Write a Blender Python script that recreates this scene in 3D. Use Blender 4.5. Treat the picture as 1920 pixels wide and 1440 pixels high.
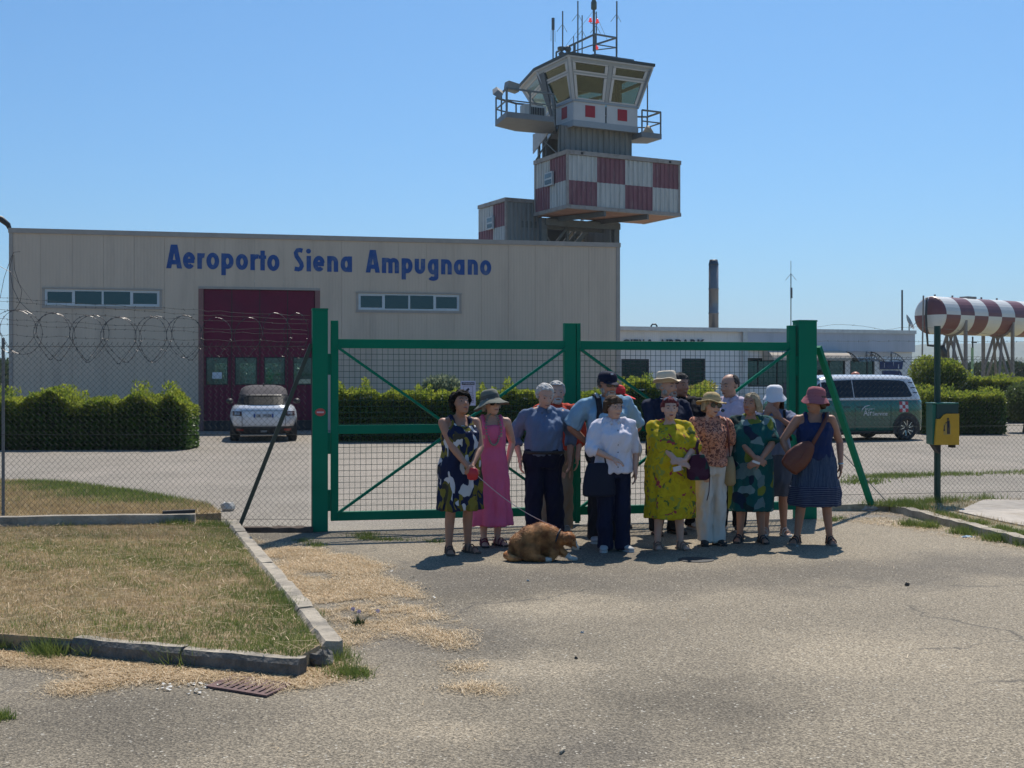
import bpy, bmesh, math, random
from math import sin, cos, pi, radians, sqrt, atan2
from mathutils import Vector, Matrix
random.seed(7)
for o in list(bpy.data.objects): bpy.data.objects.remove(o)
S = bpy.context.scene
C = bpy.data.collections.new('place')          # linked to the scene in the last line, so that each modelling step stays quick
# ---------------------------------------------------------------- camera
FPX, HY, CAMZ = 2270.0, 716.0, 1.70
cd = bpy.data.cameras.new('camera'); cam = bpy.data.objects.new('camera', cd); C.objects.link(cam)
cam.location = (0, 0, CAMZ); cam.rotation_euler = (radians(90), 0, 0)
cd.sensor_fit = 'HORIZONTAL'; cd.sensor_width = 36.0; cd.lens = 36.0*FPX/1920.0
cd.shift_y = -(720.0-HY)/1920.0
cd.clip_start = 0.1; cd.clip_end = 6000
S.camera = cam
# ---------------------------------------------------------------- sky, sun, exposure
SUN_EL, SUN_DIR = 58.0, Vector((0.26, 0.966, 0)).normalized()      # towards the sun, horizontally
w = bpy.data.worlds.new('World'); S.world = w; w.use_nodes = True
nt = w.node_tree; bg = nt.nodes['Background']
sky = nt.nodes.new('ShaderNodeTexSky'); sky.sky_type = 'NISHITA'; sky.sun_disc = False
sky.sun_elevation = radians(SUN_EL); sky.sun_rotation = atan2(SUN_DIR.x, SUN_DIR.y)
sky.altitude = 200; sky.air_density = 1.0; sky.dust_density = 1.0; sky.ozone_density = 3.0
tn = nt.nodes.new('ShaderNodeMix'); tn.data_type = 'RGBA'; tn.blend_type = 'MULTIPLY'; tn.inputs[0].default_value = 1; tn.inputs[7].default_value = (.40, .79, 1.06, 1)   # clear deep summer blue
nt.links.new(sky.outputs[0], tn.inputs[6]); nt.links.new(tn.outputs[2], bg.inputs[0]); bg.inputs[1].default_value = 0.108
sl = bpy.data.lights.new('sun', 'SUN'); so = bpy.data.objects.new('sun', sl); C.objects.link(so)
sl.energy = 5.0; sl.angle = radians(0.53); sl.color = (1.0, 0.93, 0.83)
sv = Vector((SUN_DIR.x*cos(radians(SUN_EL)), SUN_DIR.y*cos(radians(SUN_EL)), sin(radians(SUN_EL))))
so.rotation_euler = sv.to_track_quat('Z', 'Y').to_euler()
S.view_settings.view_transform = 'Standard'; S.view_settings.look = 'None'
S.view_settings.exposure = 0.12; S.view_settings.gamma = 1.0; S.view_settings.use_curve_mapping = False
S.render.engine = 'CYCLES'; S.cycles.max_bounces = 6; S.cycles.transparent_max_bounces = 24
S.render.resolution_x = 1024; S.render.resolution_y = 768

# ---------------------------------------------------------------- helpers
def G(px, py, z=0.0):
    D = FPX*(CAMZ-z)/(py-HY); return Vector(((px-960)/FPX*D, D, z))
def P(px, py, D):
    return Vector(((px-960)/FPX*D, D, CAMZ+(HY-py)/FPX*D))
class Frame:
    """a thing's own frame: an origin on the ground and a turn about z"""
    def __init__(s, x, y, deg):
        s.o = Vector((x, y, 0)); a = radians(deg); s.a = a
        s.u = Vector((cos(a), sin(a), 0)); s.v = Vector((-sin(a), cos(a), 0))
    def hit(s, px, py, yl=0.0):            # sight line through a point of the photo, met with the plane y = yl
        r = Vector(((px-960)/FPX, 1, (HY-py)/FPX)); o = s.o+s.v*yl
        t = o.dot(s.v)/r.dot(s.v); p = r*t
        return (p-s.o).dot(s.u), p.z+CAMZ
    def hitx(s, px, py, xl=0.0):
        r = Vector(((px-960)/FPX, 1, (HY-py)/FPX)); o = s.o+s.u*xl
        t = o.dot(s.u)/r.dot(s.u); p = r*t
        return (p-s.o).dot(s.v), p.z+CAMZ
    def loc(s, p):
        d = Vector(p)-s.o; return Vector((d.dot(s.u), d.dot(s.v), p[2]))

def tag(o, label=None, cat=None, group=None, kind=None):
    if label: o['label'] = label
    if cat: o['category'] = cat
    if group: o['group'] = group
    if kind: o['kind'] = kind
    return o
def empty(name, loc, rz=0, label=None, cat=None, group=None):
    o = bpy.data.objects.new(name, None); C.objects.link(o); o.location = loc; o.rotation_euler.z = rz
    o.empty_display_size = .2
    return tag(o, label, cat, group)
def link_mesh(name, me, mats, parent=None, smooth=False, loc=None):
    o = bpy.data.objects.new(name, me); C.objects.link(o)
    if mats is not None and not me.materials:
        for m in (mats if isinstance(mats, (list, tuple)) else [mats]): me.materials.append(m)
    if smooth: me.polygons.foreach_set('use_smooth', [True]*len(me.polygons))
    if parent: o.parent = parent
    if loc is not None: o.location = loc
    return o
def basis(d):
    d = Vector(d).normalized(); up = Vector((0, 0, 1)) if abs(d.z) < .95 else Vector((0, 1, 0))
    a = d.cross(up).normalized(); return a, a.cross(d).normalized()
class MB:
    def __init__(s): s.v = []; s.f = []; s.m = []; s.mi = 0
    def face(s, pts):
        n = len(s.v); s.v += [tuple(p) for p in pts]; s.f.append(tuple(range(n, n+len(pts)))); s.m.append(s.mi)
    def addf(s, idx): s.f.append(tuple(idx)); s.m.append(s.mi)
    def box(s, x0, x1, y0, y1, z0, z1, M=None):
        n = len(s.v)
        for x, y, z in ((x0,y0,z0),(x1,y0,z0),(x1,y1,z0),(x0,y1,z0),(x0,y0,z1),(x1,y0,z1),(x1,y1,z1),(x0,y1,z1)):
            p = Vector((x, y, z)); s.v.append(tuple(M @ p if M else p))
        for q in ((0,3,2,1),(4,5,6,7),(0,1,5,4),(1,2,6,5),(2,3,7,6),(3,0,4,7)): s.addf([n+i for i in q])
        return s
    def bar(s, a, b, w, h=None, up=None):
        """rectangular bar from a to b"""
        a = Vector(a); b = Vector(b); h = w if h is None else h
        if up is None: u, v = basis(b-a)
        else:
            d = (b-a).normalized(); u = d.cross(Vector(up)).normalized(); v = u.cross(d)
        n = len(s.v)
        for p in (a, b):
            for i, j in ((-1,-1),(1,-1),(1,1),(-1,1)): s.v.append(tuple(p+u*(w/2*i)+v*(h/2*j)))
        for q in ((3,2,1,0),(4,5,6,7),(0,1,5,4),(1,2,6,5),(2,3,7,6),(3,0,4,7)): s.addf([n+i for i in q])
        return s
    def tube(s, pts, r, n=6, cap=True, closed=False):
        pts = [Vector(p) for p in pts]; k = len(pts); rs = r if isinstance(r, (list, tuple)) else [r]*k
        base = len(s.v); prev = None
        for i, p in enumerate(pts):
            if closed: d = pts[(i+1) % k]-pts[i-1]
            else: d = pts[min(i+1, k-1)]-pts[max(i-1, 0)]
            if d.length < 1e-9: d = Vector((0,0,1))
            d.normalize()
            if prev is None: u, v = basis(d)
            else:
                u = (prev-d*prev.dot(d))
                u = u.normalized() if u.length > 1e-6 else basis(d)[0]
                v = u.cross(d).normalized()
            prev = u
            for j in range(n):
                t = 2*pi*j/n; s.v.append(tuple(p+(u*cos(t)+v*sin(t))*rs[i]))
        for i in range(k if closed else k-1):
            a = base+i*n; b = base+((i+1) % k)*n
            for j in range(n): s.addf((a+j, a+(j+1) % n, b+(j+1) % n, b+j))
        if cap and not closed:
            s.addf([base+j for j in range(n)][::-1]); s.addf([base+(k-1)*n+j for j in range(n)])
        return s
    def lathe(s, prof, n=24, M=None, capb=True, capt=True):
        base = len(s.v)
        for r, z in prof:
            for j in range(n):
                t = 2*pi*j/n; p = Vector((r*cos(t), r*sin(t), z)); s.v.append(tuple(M @ p if M else p))
        k = len(prof)
        for i in range(k-1):
            for j in range(n): s.addf((base+i*n+j, base+i*n+(j+1) % n, base+(i+1)*n+(j+1) % n, base+(i+1)*n+j))
        if capb: s.addf([base+j for j in range(n)][::-1])
        if capt: s.addf([base+(k-1)*n+j for j in range(n)])
        return s
    def loft(s, secs, cap=True):
        """secs: list of rings of equal length"""
        base = len(s.v); n = len(secs[0])
        for r in secs: s.v += [tuple(p) for p in r]
        for i in range(len(secs)-1):
            for j in range(n): s.addf((base+i*n+j, base+i*n+(j+1) % n, base+(i+1)*n+(j+1) % n, base+(i+1)*n+j))
        if cap:
            s.addf([base+j for j in range(n)][::-1]); s.addf([base+(len(secs)-1)*n+j for j in range(n)])
        return s
    def prism(s, poly, z0, z1, M=None):
        """vertical prism over a plan polygon (counter-clockwise)"""
        n = len(s.v); k = len(poly)
        for z in (z0, z1):
            for x, y in poly:
                p = Vector((x, y, z)); s.v.append(tuple(M @ p if M else p))
        s.addf(list(range(n, n+k))[::-1]); s.addf(range(n+k, n+2*k))
        for i in range(k): s.addf((n+i, n+(i+1) % k, n+k+(i+1) % k, n+k+i))
        return s
    def sphere(s, c, r, n=12, m=8, M=None):
        c = Vector(c); rr = r if isinstance(r, (list, tuple)) else (r, r, r); base = len(s.v)
        def put(p):
            p = Vector((p[0]*rr[0], p[1]*rr[1], p[2]*rr[2]))
            if M: p = M @ p
            s.v.append(tuple(c+p))
        put((0, 0, -1))
        for i in range(1, m):
            a = -pi/2+pi*i/m
            for j in range(n): put((cos(a)*cos(2*pi*j/n), cos(a)*sin(2*pi*j/n), sin(a)))
        put((0, 0, 1)); top = len(s.v)-1
        for j in range(n): s.addf((base, base+1+(j+1) % n, base+1+j))
        for i in range(m-2):
            a = base+1+i*n; b = a+n
            for j in range(n): s.addf((a+j, a+(j+1) % n, b+(j+1) % n, b+j))
        a = base+1+(m-2)*n
        for j in range(n): s.addf((a+j, a+(j+1) % n, top))
        return s
    def cone(s, p0, r0, p1, r1, n=12, ends=True):
        s.tube([p0, p1], [r0, r1], n)
        if ends: s.sphere(p0, r0*.995, n, 8); s.sphere(p1, r1*.995, n, 8)
        return s
    def mesh(s, name='mesh'):
        me = bpy.data.meshes.new(name); me.from_pydata(s.v, [], s.f); me.update()
        return me
    def build(s, name, mats, parent=None, smooth=False, loc=None, bevel=0):
        me = s.mesh(name); o = link_mesh(name, me, mats, parent, smooth, loc)
        if isinstance(mats, (list, tuple)) and len(mats) > 1: me.polygons.foreach_set('material_index', s.m)
        if bevel:
            b = o.modifiers.new('b', 'BEVEL'); b.width = bevel; b.segments = 2; b.limit_method = 'ANGLE'
        return o
def evaluated(o):
    S.collection.objects.link(o); dg = bpy.context.evaluated_depsgraph_get()
    m2 = bpy.data.meshes.new_from_object(o.evaluated_get(dg)); bpy.data.objects.remove(o); return m2
def remesh(me, voxel, smooth_it=3, fac=.5):
    """voxel union of overlapping closed shapes into one continuous surface"""
    o = bpy.data.objects.new('tmp', me)
    r = o.modifiers.new('r', 'REMESH'); r.mode = 'VOXEL'; r.voxel_size = voxel
    if smooth_it:
        sm = o.modifiers.new('s', 'SMOOTH'); sm.factor = fac; sm.iterations = smooth_it
    return evaluated(o)
def dup(o, parent=None, data=None):
    c = o.copy(); C.objects.link(c)
    if parent: c.parent = parent
    for ch in [x for x in bpy.data.objects if x.parent == o and x != c]: dup(ch, c)
    return c

# ---------------------------------------------------------------- materials
MC = {}
def mat(name, col, rough=.6, metal=0, var=.12, scale=6, bump=0, bscale=60, spec=.5, dirt=None, dscale=1.5, stretch=None, coat=0, trans=0, alpha=1, sheen=0):
    if name in MC: return MC[name]
    m = bpy.data.materials.new(name); MC[name] = m; m.use_nodes = True; t = m.node_tree; N = t.nodes; L = t.links
    b = N['Principled BSDF']; b.inputs['Roughness'].default_value = rough; b.inputs['Metallic'].default_value = metal
    b.inputs['Specular IOR Level'].default_value = spec; b.inputs['Coat Weight'].default_value = coat
    b.inputs['Transmission Weight'].default_value = trans; b.inputs['Alpha'].default_value = alpha
    if sheen: b.inputs['Sheen Weight'].default_value = sheen
    tc = N.new('ShaderNodeTexCoord'); mp = N.new('ShaderNodeMapping'); L.new(tc.outputs['Object'], mp.inputs[0])
    if stretch: mp.inputs['Scale'].default_value = stretch
    col = tuple(col)
    n1 = N.new('ShaderNodeTexNoise'); n1.inputs['Scale'].default_value = scale; n1.inputs['Detail'].default_value = 6; n1.inputs['Roughness'].default_value = .65
    L.new(mp.outputs[0], n1.inputs[0])
    r = N.new('ShaderNodeValToRGB'); r.color_ramp.elements[0].position = .3; r.color_ramp.elements[1].position = .7
    r.color_ramp.elements[0].color = tuple(max(0, c*(1-var)) for c in col)+(1,); r.color_ramp.elements[1].color = tuple(min(1, c*(1+var)) for c in col)+(1,)
    L.new(n1.outputs[0], r.inputs[0]); out = r.outputs[0]
    if dirt:
        n2 = N.new('ShaderNodeTexNoise'); n2.inputs['Scale'].default_value = dscale; n2.inputs['Detail'].default_value = 8; n2.inputs['Roughness'].default_value = .7
        L.new(mp.outputs[0], n2.inputs[0])
        r2 = N.new('ShaderNodeValToRGB'); r2.color_ramp.elements[0].position = .5; r2.color_ramp.elements[1].position = .72
        r2.color_ramp.elements[0].color = (0, 0, 0, 1); r2.color_ramp.elements[1].color = (.8, .8, .8, 1)
        L.new(n2.outputs[0], r2.inputs[0])
        mx = N.new('ShaderNodeMix'); mx.data_type = 'RGBA'; L.new(r2.outputs[0], mx.inputs[0]); L.new(out, mx.inputs[6]); mx.inputs[7].default_value = tuple(dirt)+(1,)
        out = mx.outputs[2]
    L.new(out, b.inputs['Base Color'])
    if bump:
        n3 = N.new('ShaderNodeTexNoise'); n3.inputs['Scale'].default_value = bscale; n3.inputs['Detail'].default_value = 4
        L.new(mp.outputs[0], n3.inputs[0]); bp = N.new('ShaderNodeBump'); bp.inputs['Strength'].default_value = bump; bp.inputs['Distance'].default_value = .02
        L.new(n3.outputs[0], bp.inputs['Height']); L.new(bp.outputs[0], b.inputs['Normal'])
    return m
def leafmat(name, c1, c2, trans=.35):
    m = bpy.data.materials.new(name); MC[name] = m; m.use_nodes = True; t = m.node_tree; N = t.nodes; L = t.links
    b = N['Principled BSDF']; b.inputs['Roughness'].default_value = .45; b.inputs['Specular IOR Level'].default_value = .35
    tc = N.new('ShaderNodeTexCoord'); n = N.new('ShaderNodeTexNoise'); n.inputs['Scale'].default_value = 3; n.inputs['Detail'].default_value = 8; n.inputs['Roughness'].default_value = .8
    L.new(tc.outputs['Object'], n.inputs[0]); r = N.new('ShaderNodeValToRGB'); r.color_ramp.elements[0].position = .35; r.color_ramp.elements[1].position = .65
    r.color_ramp.elements[0].color = tuple(c1)+(1,); r.color_ramp.elements[1].color = tuple(c2)+(1,); L.new(n.outputs[0], r.inputs[0]); L.new(r.outputs[0], b.inputs['Base Color'])
    tr = N.new('ShaderNodeBsdfTranslucent'); L.new(r.outputs[0], tr.inputs[0]); mx = N.new('ShaderNodeMixShader'); mx.inputs[0].default_value = trans
    L.new(b.outputs[0], mx.inputs[1]); L.new(tr.outputs[0], mx.inputs[2]); L.new(mx.outputs[0], N['Material Output'].inputs[0])
    return m
def glassmat(name, tint=(.5, .6, .62), refl=.12, rough=.03):
    """thin pane: partly see-through, partly mirror"""
    m = bpy.data.materials.new(name); MC[name] = m; m.use_nodes = True; t = m.node_tree; N = t.nodes; L = t.links
    N.remove(N['Principled BSDF'])
    g = N.new('ShaderNodeBsdfGlossy'); g.inputs['Roughness'].default_value = rough; g.inputs['Color'].default_value = (.9, .95, 1, 1)
    tr = N.new('ShaderNodeBsdfTransparent'); tr.inputs[0].default_value = tuple(tint)+(1,)
    lw = N.new('ShaderNodeLayerWeight'); pw = N.new('ShaderNodeMath'); pw.operation = 'POWER'; pw.inputs[1].default_value = 4.0; L.new(lw.outputs['Facing'], pw.inputs[0])
    ad = N.new('ShaderNodeMath'); ad.operation = 'MULTIPLY_ADD'; ad.inputs[1].default_value = .85; ad.inputs[2].default_value = .04+refl*.5; L.new(pw.outputs[0], ad.inputs[0])
    mx = N.new('ShaderNodeMixShader'); L.new(ad.outputs[0], mx.inputs[0]); L.new(tr.outputs[0], mx.inputs[1]); L.new(g.outputs[0], mx.inputs[2])
    L.new(mx.outputs[0], N['Material Output'].inputs[0]); return m

def ribbed(name, col, period, var=.06, depth=.5, dirt=(.2, .19, .17)):
    """sheet metal with fine vertical pressed ribs, faded and scuffed"""
    m = mat(name, col, .55, 0, var, 1.2, dirt=dirt, dscale=1.1, stretch=(1, 1, .16))
    t = m.node_tree; N = t.nodes; L = t.links; b = N['Principled BSDF']
    tc = N.new('ShaderNodeTexCoord'); wv = N.new('ShaderNodeTexWave'); wv.bands_direction = 'X'; wv.inputs['Scale'].default_value = 1/period*.318
    wv.inputs['Distortion'].default_value = 0; L.new(tc.outputs['Object'], wv.inputs[0])
    bp = N.new('ShaderNodeBump'); bp.inputs['Strength'].default_value = depth; bp.inputs['Distance'].default_value = .006
    L.new(wv.outputs[1], bp.inputs['Height']); L.new(bp.outputs[0], b.inputs['Normal'])
    return m

def asphalt(name, c1, c2, speck, pale, wear=0, blobs=()):
    m = bpy.data.materials.new(name); m.use_nodes = True; t = m.node_tree; N = t.nodes; L = t.links; b = N['Principled BSDF']
    b.inputs['Roughness'].default_value = .85; b.inputs['Specular IOR Level'].default_value = .3
    tc = N.new('ShaderNodeTexCoord')
    def noise(sc, det=5, rg=.6, st=None):
        n = N.new('ShaderNodeTexNoise'); n.inputs['Scale'].default_value = sc; n.inputs['Detail'].default_value = det; n.inputs['Roughness'].default_value = rg
        if st:
            mp = N.new('ShaderNodeMapping'); mp.inputs['Scale'].default_value = st; mp.inputs['Rotation'].default_value = (0, 0, .5); L.new(tc.outputs['Object'], mp.inputs[0]); L.new(mp.outputs[0], n.inputs[0])
        else: L.new(tc.outputs['Object'], n.inputs[0])
        return n.outputs[0]
    def ramp(v, a, b_, ca, cb):
        r = N.new('ShaderNodeValToRGB'); r.color_ramp.elements[0].position = a; r.color_ramp.elements[1].position = b_
        r.color_ramp.elements[0].color = tuple(ca)+(1,); r.color_ramp.elements[1].color = tuple(cb)+(1,); L.new(v, r.inputs[0]); return r.outputs[0]
    def mix(f, a, b_, mode='MIX'):
        x = N.new('ShaderNodeMix'); x.data_type = 'RGBA'; x.blend_type = mode
        if isinstance(f, float): x.inputs[0].default_value = f
        else: L.new(f, x.inputs[0])
        for sck, val in ((6, a), (7, b_)):
            if isinstance(val, tuple): x.inputs[sck].default_value = val+(1,)
            else: L.new(val, x.inputs[sck])
        return x.outputs[2]
    base = ramp(noise(.55, 7, .62), .34, .66, c1, c2)
    bands = ramp(noise(.5, 4, .5, (1, .22, 1)), .45, .7, (0, 0, 0), (.55, .55, .55))
    base = mix(bands, base, pale)
    sx = N.new('ShaderNodeSeparateXYZ'); L.new(tc.outputs['Object'], sx.inputs[0]); mr = N.new('ShaderNodeMapRange'); mr.inputs[1].default_value = -2.5; mr.inputs[2].default_value = 3.5; mr.inputs[4].default_value = wear; L.new(sx.outputs[0], mr.inputs[0])
    base = mix(mr.outputs[0], base, pale)
    nz_ = N.new('ShaderNodeTexNoise'); nz_.inputs['Scale'].default_value = 1.7; nz_.inputs['Detail'].default_value = 6; L.new(tc.outputs['Object'], nz_.inputs[0])
    wv = N.new('ShaderNodeVectorMath'); wv.operation = 'MULTIPLY_ADD'; wv.inputs[1].default_value = (1.3, 1.3, 0); L.new(nz_.outputs[1], wv.inputs[0]); L.new(tc.outputs['Object'], wv.inputs[2])
    for bx, by, br, bc in blobs:          # bleached and tar dark patches worn into the surface
        dn = N.new('ShaderNodeVectorMath'); dn.operation = 'DISTANCE'; dn.inputs[1].default_value = (bx+.65, by+.65, 0); L.new(wv.outputs[0], dn.inputs[0])
        base = mix(ramp(dn.outputs[1], br*.3, br, (.6, .6, .6), (0, 0, 0)), base, bc)
    vo = N.new('ShaderNodeTexVoronoi'); vo.inputs['Scale'].default_value = 95; L.new(tc.outputs['Object'], vo.inputs[0])
    sep = N.new('ShaderNodeSeparateColor'); L.new(vo.outputs['Color'], sep.inputs[0])
    st = ramp(sep.outputs[0], .1, .95, (.55, .54, .52), (1.5, 1.48, 1.42)); base = mix(.85, base, st, 'MULTIPLY')
    dk = ramp(noise(62, 4, .8), .36, .56, (.36, .35, .33), (1.22, 1.21, 1.18)); base = mix(1.0, base, dk, 'MULTIPLY')
    wh = ramp(sep.outputs[1], .988, .993, (0, 0, 0), (1, 1, 1)); base = mix(wh, base, speck)
    # cracks: edges of large voronoi cells, warped
    n4 = N.new('ShaderNodeTexNoise'); n4.inputs['Scale'].default_value = 1.2; n4.inputs['Detail'].default_value = 6; L.new(tc.outputs['Object'], n4.inputs[0])
    mv = N.new('ShaderNodeVectorMath'); mv.operation = 'MULTIPLY_ADD'; mv.inputs[1].default_value = (1.4, 1.4, 0); L.new(n4.outputs[1], mv.inputs[0]); L.new(tc.outputs['Object'], mv.inputs[2])
    v2 = N.new('ShaderNodeTexVoronoi'); v2.feature = 'DISTANCE_TO_EDGE'; v2.inputs['Scale'].default_value = .33; L.new(mv.outputs[0], v2.inputs[0])
    cr = ramp(v2.outputs[0], .0015, .0045, (1, 1, 1), (0, 0, 0)); msk = ramp(noise(.4, 2), .5, .56, (0, 0, 0), (.75, .75, .75))
    base = mix(mix(1.0, cr, msk, 'MULTIPLY'), base, (.05, .047, .043))
    L.new(base, b.inputs['Base Color'])
    bp = N.new('ShaderNodeBump'); bp.inputs['Strength'].default_value = .75; bp.inputs['Distance'].default_value = .008
    L.new(vo.outputs['Distance'], bp.inputs['Height']); L.new(bp.outputs[0], b.inputs['Normal'])
    return m
# ================================================================ GROUND
GR = Vector((0, 0, 0))
def sheet(name, poly, z, m, sub=0):
    mb = MB(); mb.face([(x, y, z) for x, y in poly]); o = mb.build(name, m); tag(o, kind='structure'); return o
dry_field = mat('dry_field', (.30, .25, .13), .95, 0, .3, .35, .4, 20, dirt=(.12, .14, .05), dscale=.12)
DKA, LTA = (.095, .083, .066), (.36, .305, .23)
MDA = (.115, .102, .087)
asph1 = asphalt('forecourt_asphalt', (.135, .117, .091), (.225, .194, .150), (.5, .46, .38), (.325, .278, .212), .58,
    [(G(1060, 1140).x, G(1060, 1140).y, .7, LTA), (G(1000, 1255).x, G(1000, 1255).y, .45, LTA), (G(1290, 1330).x, G(1290, 1330).y, .75, DKA), (G(250, 1350).x, G(250, 1350).y, .9, DKA), (G(820, 1360).x, G(820, 1360).y, .4, LTA), (G(1650, 1230).x, G(1650, 1230).y, 1.3, LTA), (G(900, 1110).x, G(900, 1110).y, .8, DKA)]+[(G(a, b).x, G(a, b).y, r, MDA) for a, b, r in ((780, 1080, 1.2), (960, 1082, 1.3), (1180, 1085, 1.3), (1420, 1080, 1.4), (1640, 1070, 1.5), (1850, 1060, 1.5), (1100, 1040, 1.5), (700, 1150, .9), (840, 1200, .8), (1130, 1420, .5))])
asph2 = asphalt('yard_asphalt', (.225, .202, .175), (.295, .265, .232), (.45, .41, .36), (.35, .305, .265))
sheet('ground', [(-3000, -60), (3000, -60), (3000, 5000), (-3000, 5000)], -.012, dry_field)
GL0 = Vector((-2.16, 13.72, 0)); GL1 = Vector((3.67, 15.0, 0))
def gl(x): return GL0.y+(x-GL0.x)*(GL1.y-GL0.y)/(GL1.x-GL0.x)
sheet('forecourt', [(-20, -8), (20, -8), (20, gl(20)), (-20, gl(-20))], 0.0, asph1)
sheet('yard', [(-20, gl(-20)), (20, gl(20)), (22, 75), (-40, 75), (-40, gl(-20))], 0.0, asph2)

# ================================================================ AIRPORT BUILDING
BF = Frame(-16.76, 40.34, 11.9); BL = 21.2; BH = 6.83; BD = 13.0
wallm = ribbed('wall_sheet', (.585, .46, .35), .11, .06, .35, (.45, .35, .27))
trim = mat('wall_trim', (.36, .31, .27), .5, 0, .1, 3)
building = empty('airport_building', BF.o, BF.a, 'long beige metal clad building with dark red folding door and blue lettering on top', 'building')
D0 = BF.hit(372, 543); D1 = BF.hit(600, 546)
W = []
for (xa, ya, xb, yb) in ((84, 541, 299, 576), (672, 549, 861, 584)):
    a = BF.hit(xa, ya); b = BF.hit(xb, yb); W.append((a[0], b[0], (b[1]+.02), (a[1]-.02)))
# even heights for both rows
holes = [(D0[0], D1[0], -.1, 4.90)]+[(w_[0], w_[1], w_[2], w_[3]) for w_ in W]
def wall_panels(parent, x_edges, z0, z1, holes, y0, y1, m, gap=.006):
    for i in range(len(x_edges)-1):
        xa, xb = x_edges[i]+gap/2, x_edges[i+1]-gap/2
        full = [h for h in holes if h[0] <= xa and h[1] >= xb]
        if full:
            z = z0
            for c0, c1 in sorted((max(z0, h[2]), min(z1, h[3])) for h in full)+[(z1, z1)]:
                if c0 > z+.001: MB().box(xa, xb, y0, y1, z, c0).build('wall_panel', m, parent)
                z = max(z, c1)
            continue
        mb = MB(); xs = sorted({xa, xb, *[h[0] for h in holes if xa < h[0] < xb], *[h[1] for h in holes if xa < h[1] < xb]})
        for j in range(len(xs)-1):
            mid = (xs[j]+xs[j+1])/2; cuts = sorted((max(z0, h[2]), min(z1, h[3])) for h in holes if h[0] < mid < h[1])
            z = z0
            for c0, c1 in cuts:
                if c0 > z+.001: mb.box(xs[j], xs[j+1], y0, y1, z, c0)
                z = max(z, c1)
            if z1 > z+.001: mb.box(xs[j], xs[j+1], y0, y1, z, z1)
        if mb.v: mb.build('wall_panel', m, parent)
edges = [0.0]; 
while edges[-1] < BL-.6: edges.append(edges[-1]+1.0)
edges[-1] = BL-.14; edges[0] = .12
wall_panels(building, edges, 0, BH-.16, holes, 0, .09, wallm)
mb = MB(); mb.box(0, .12, -.025, .1, 0, BH-.16); mb.build('corner_trim', trim, building)
mb = MB(); mb.box(BL-.14, BL, -.025, .1, 0, BH-.16); mb.build('corner_trim', trim, building)
mb = MB(); mb.box(-.02, BL+.02, -.05, .13, BH-.16, BH); mb.build('parapet_cap', trim, building)
MB().box(.1, BL-.1, .093, .099, BH-1.5, BH-.17).build('backing_strip', trim, building)
mb = MB(); mb.box(0, .1, .13, BD, 0, BH-.17); mb.build('side_wall', wallm, building)
mb = MB(); mb.box(BL-.1, BL, .13, BD, 0, BH-.17); mb.build('side_wall', wallm, building)
mb = MB(); mb.box(.1, BL-.1, .1, BD, BH-.55, BH-.4); mb.build('roof', mat('roof_felt', (.2, .2, .2)), building)
# rear wall with the far door panes, seen through the front door windows
rh = []
for a, b in ((403, 432), (450, 479), (497.5, 526), (545, 562)):
    p = BF.hit(a, 681, BD-.1); q = BF.hit(b, 720, BD-.1); rh.append((p[0], q[0], q[1], p[1]))
wall_panels(building, [.1, BL-.1], 0, BH-.6, rh, BD-.1, BD, mat('inner_wall', (.25, .25, .24)))
for r_ in rh:
    MB().box(r_[0], r_[1], BD-.06, BD-.05, r_[2], r_[3]).build('rear_pane', glassmat('pane_clear', (.75, .85, .82), .02) if 'pane_clear' not in MC else MC['pane_clear'], building)
MB().box(.12, BL-.12, .12, BD-.12, .002, .012).build('inner_floor', mat('inner_floor', (.12, .12, .12)), building)
# windows
alu = mat('window_alu', (.55, .57, .58), .4, .2, .05)
wglass = glassmat('window_glass', (.06, .09, .12), .06)
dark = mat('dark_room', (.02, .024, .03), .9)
def strip_window(xa, xb, z0, z1, n_px):
    w_ = MB(); fr = .05
    w_.box(xa, xb, .0, .07, z1-fr, z1-.001); w_.box(xa, xb, .0, .07, z0+.001, z0+fr); w_.box(xa, xa+fr, .0, .07, z0+fr, z1-fr); w_.box(xb-fr, xb, .0, .07, z0+fr, z1-fr)
    wo = w_.build('window', alu, building)
    xs = [xa+fr]+[xa+(xb-xa)*t for t in n_px]+[xb-fr]
    for t in xs[1:-1]: MB().box(t-.032, t+.032, .003, .066, z0+fr, z1-fr).build('mullion', alu, wo)
    for i in range(len(xs)-1):
        l, r = xs[i]+(.032 if i else 0), xs[i+1]-(.032 if i < len(xs)-2 else 0)
        MB().box(l, r, .045, .052, z0+fr, z1-fr).build('pane', wglass, wo)
        if i in (0, len(xs)-2):
            s_ = MB(); f2 = .03
            s_.box(l, r, .012, .04, z1-fr-f2, z1-fr); s_.box(l, r, .012, .04, z0+fr, z0+fr+f2); s_.box(l, l+f2, .012, .04, z0+fr+f2, z1-fr-f2); s_.box(r-f2, r, .012, .04, z0+fr+f2, z1-fr-f2)
            s_.build('sash', mat('window_white', (.55, .56, .58), .4), wo)
    MB().box(xa-.09, xb+.09, -.05, -.002, z1+.01, z1+.05).build('drip_cap', trim, building)
    MB().box(xa-.09, xb+.09, -.03, -.002, z0-.1, z0-.02).build('sill', trim, building)
    MB().box(xa-.08, xa-.005, -.025, -.002, z0-.02, z1+.01).build('jamb', trim, building)
    MB().box(xb+.005, xb+.08, -.025, -.002, z0-.02, z1+.01).build('jamb', trim, building)
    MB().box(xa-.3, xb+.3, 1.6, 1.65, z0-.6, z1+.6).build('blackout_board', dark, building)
for w_ in W: strip_window(w_[0], w_[1], w_[2], w_[3], (.25, .5, .75))
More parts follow.
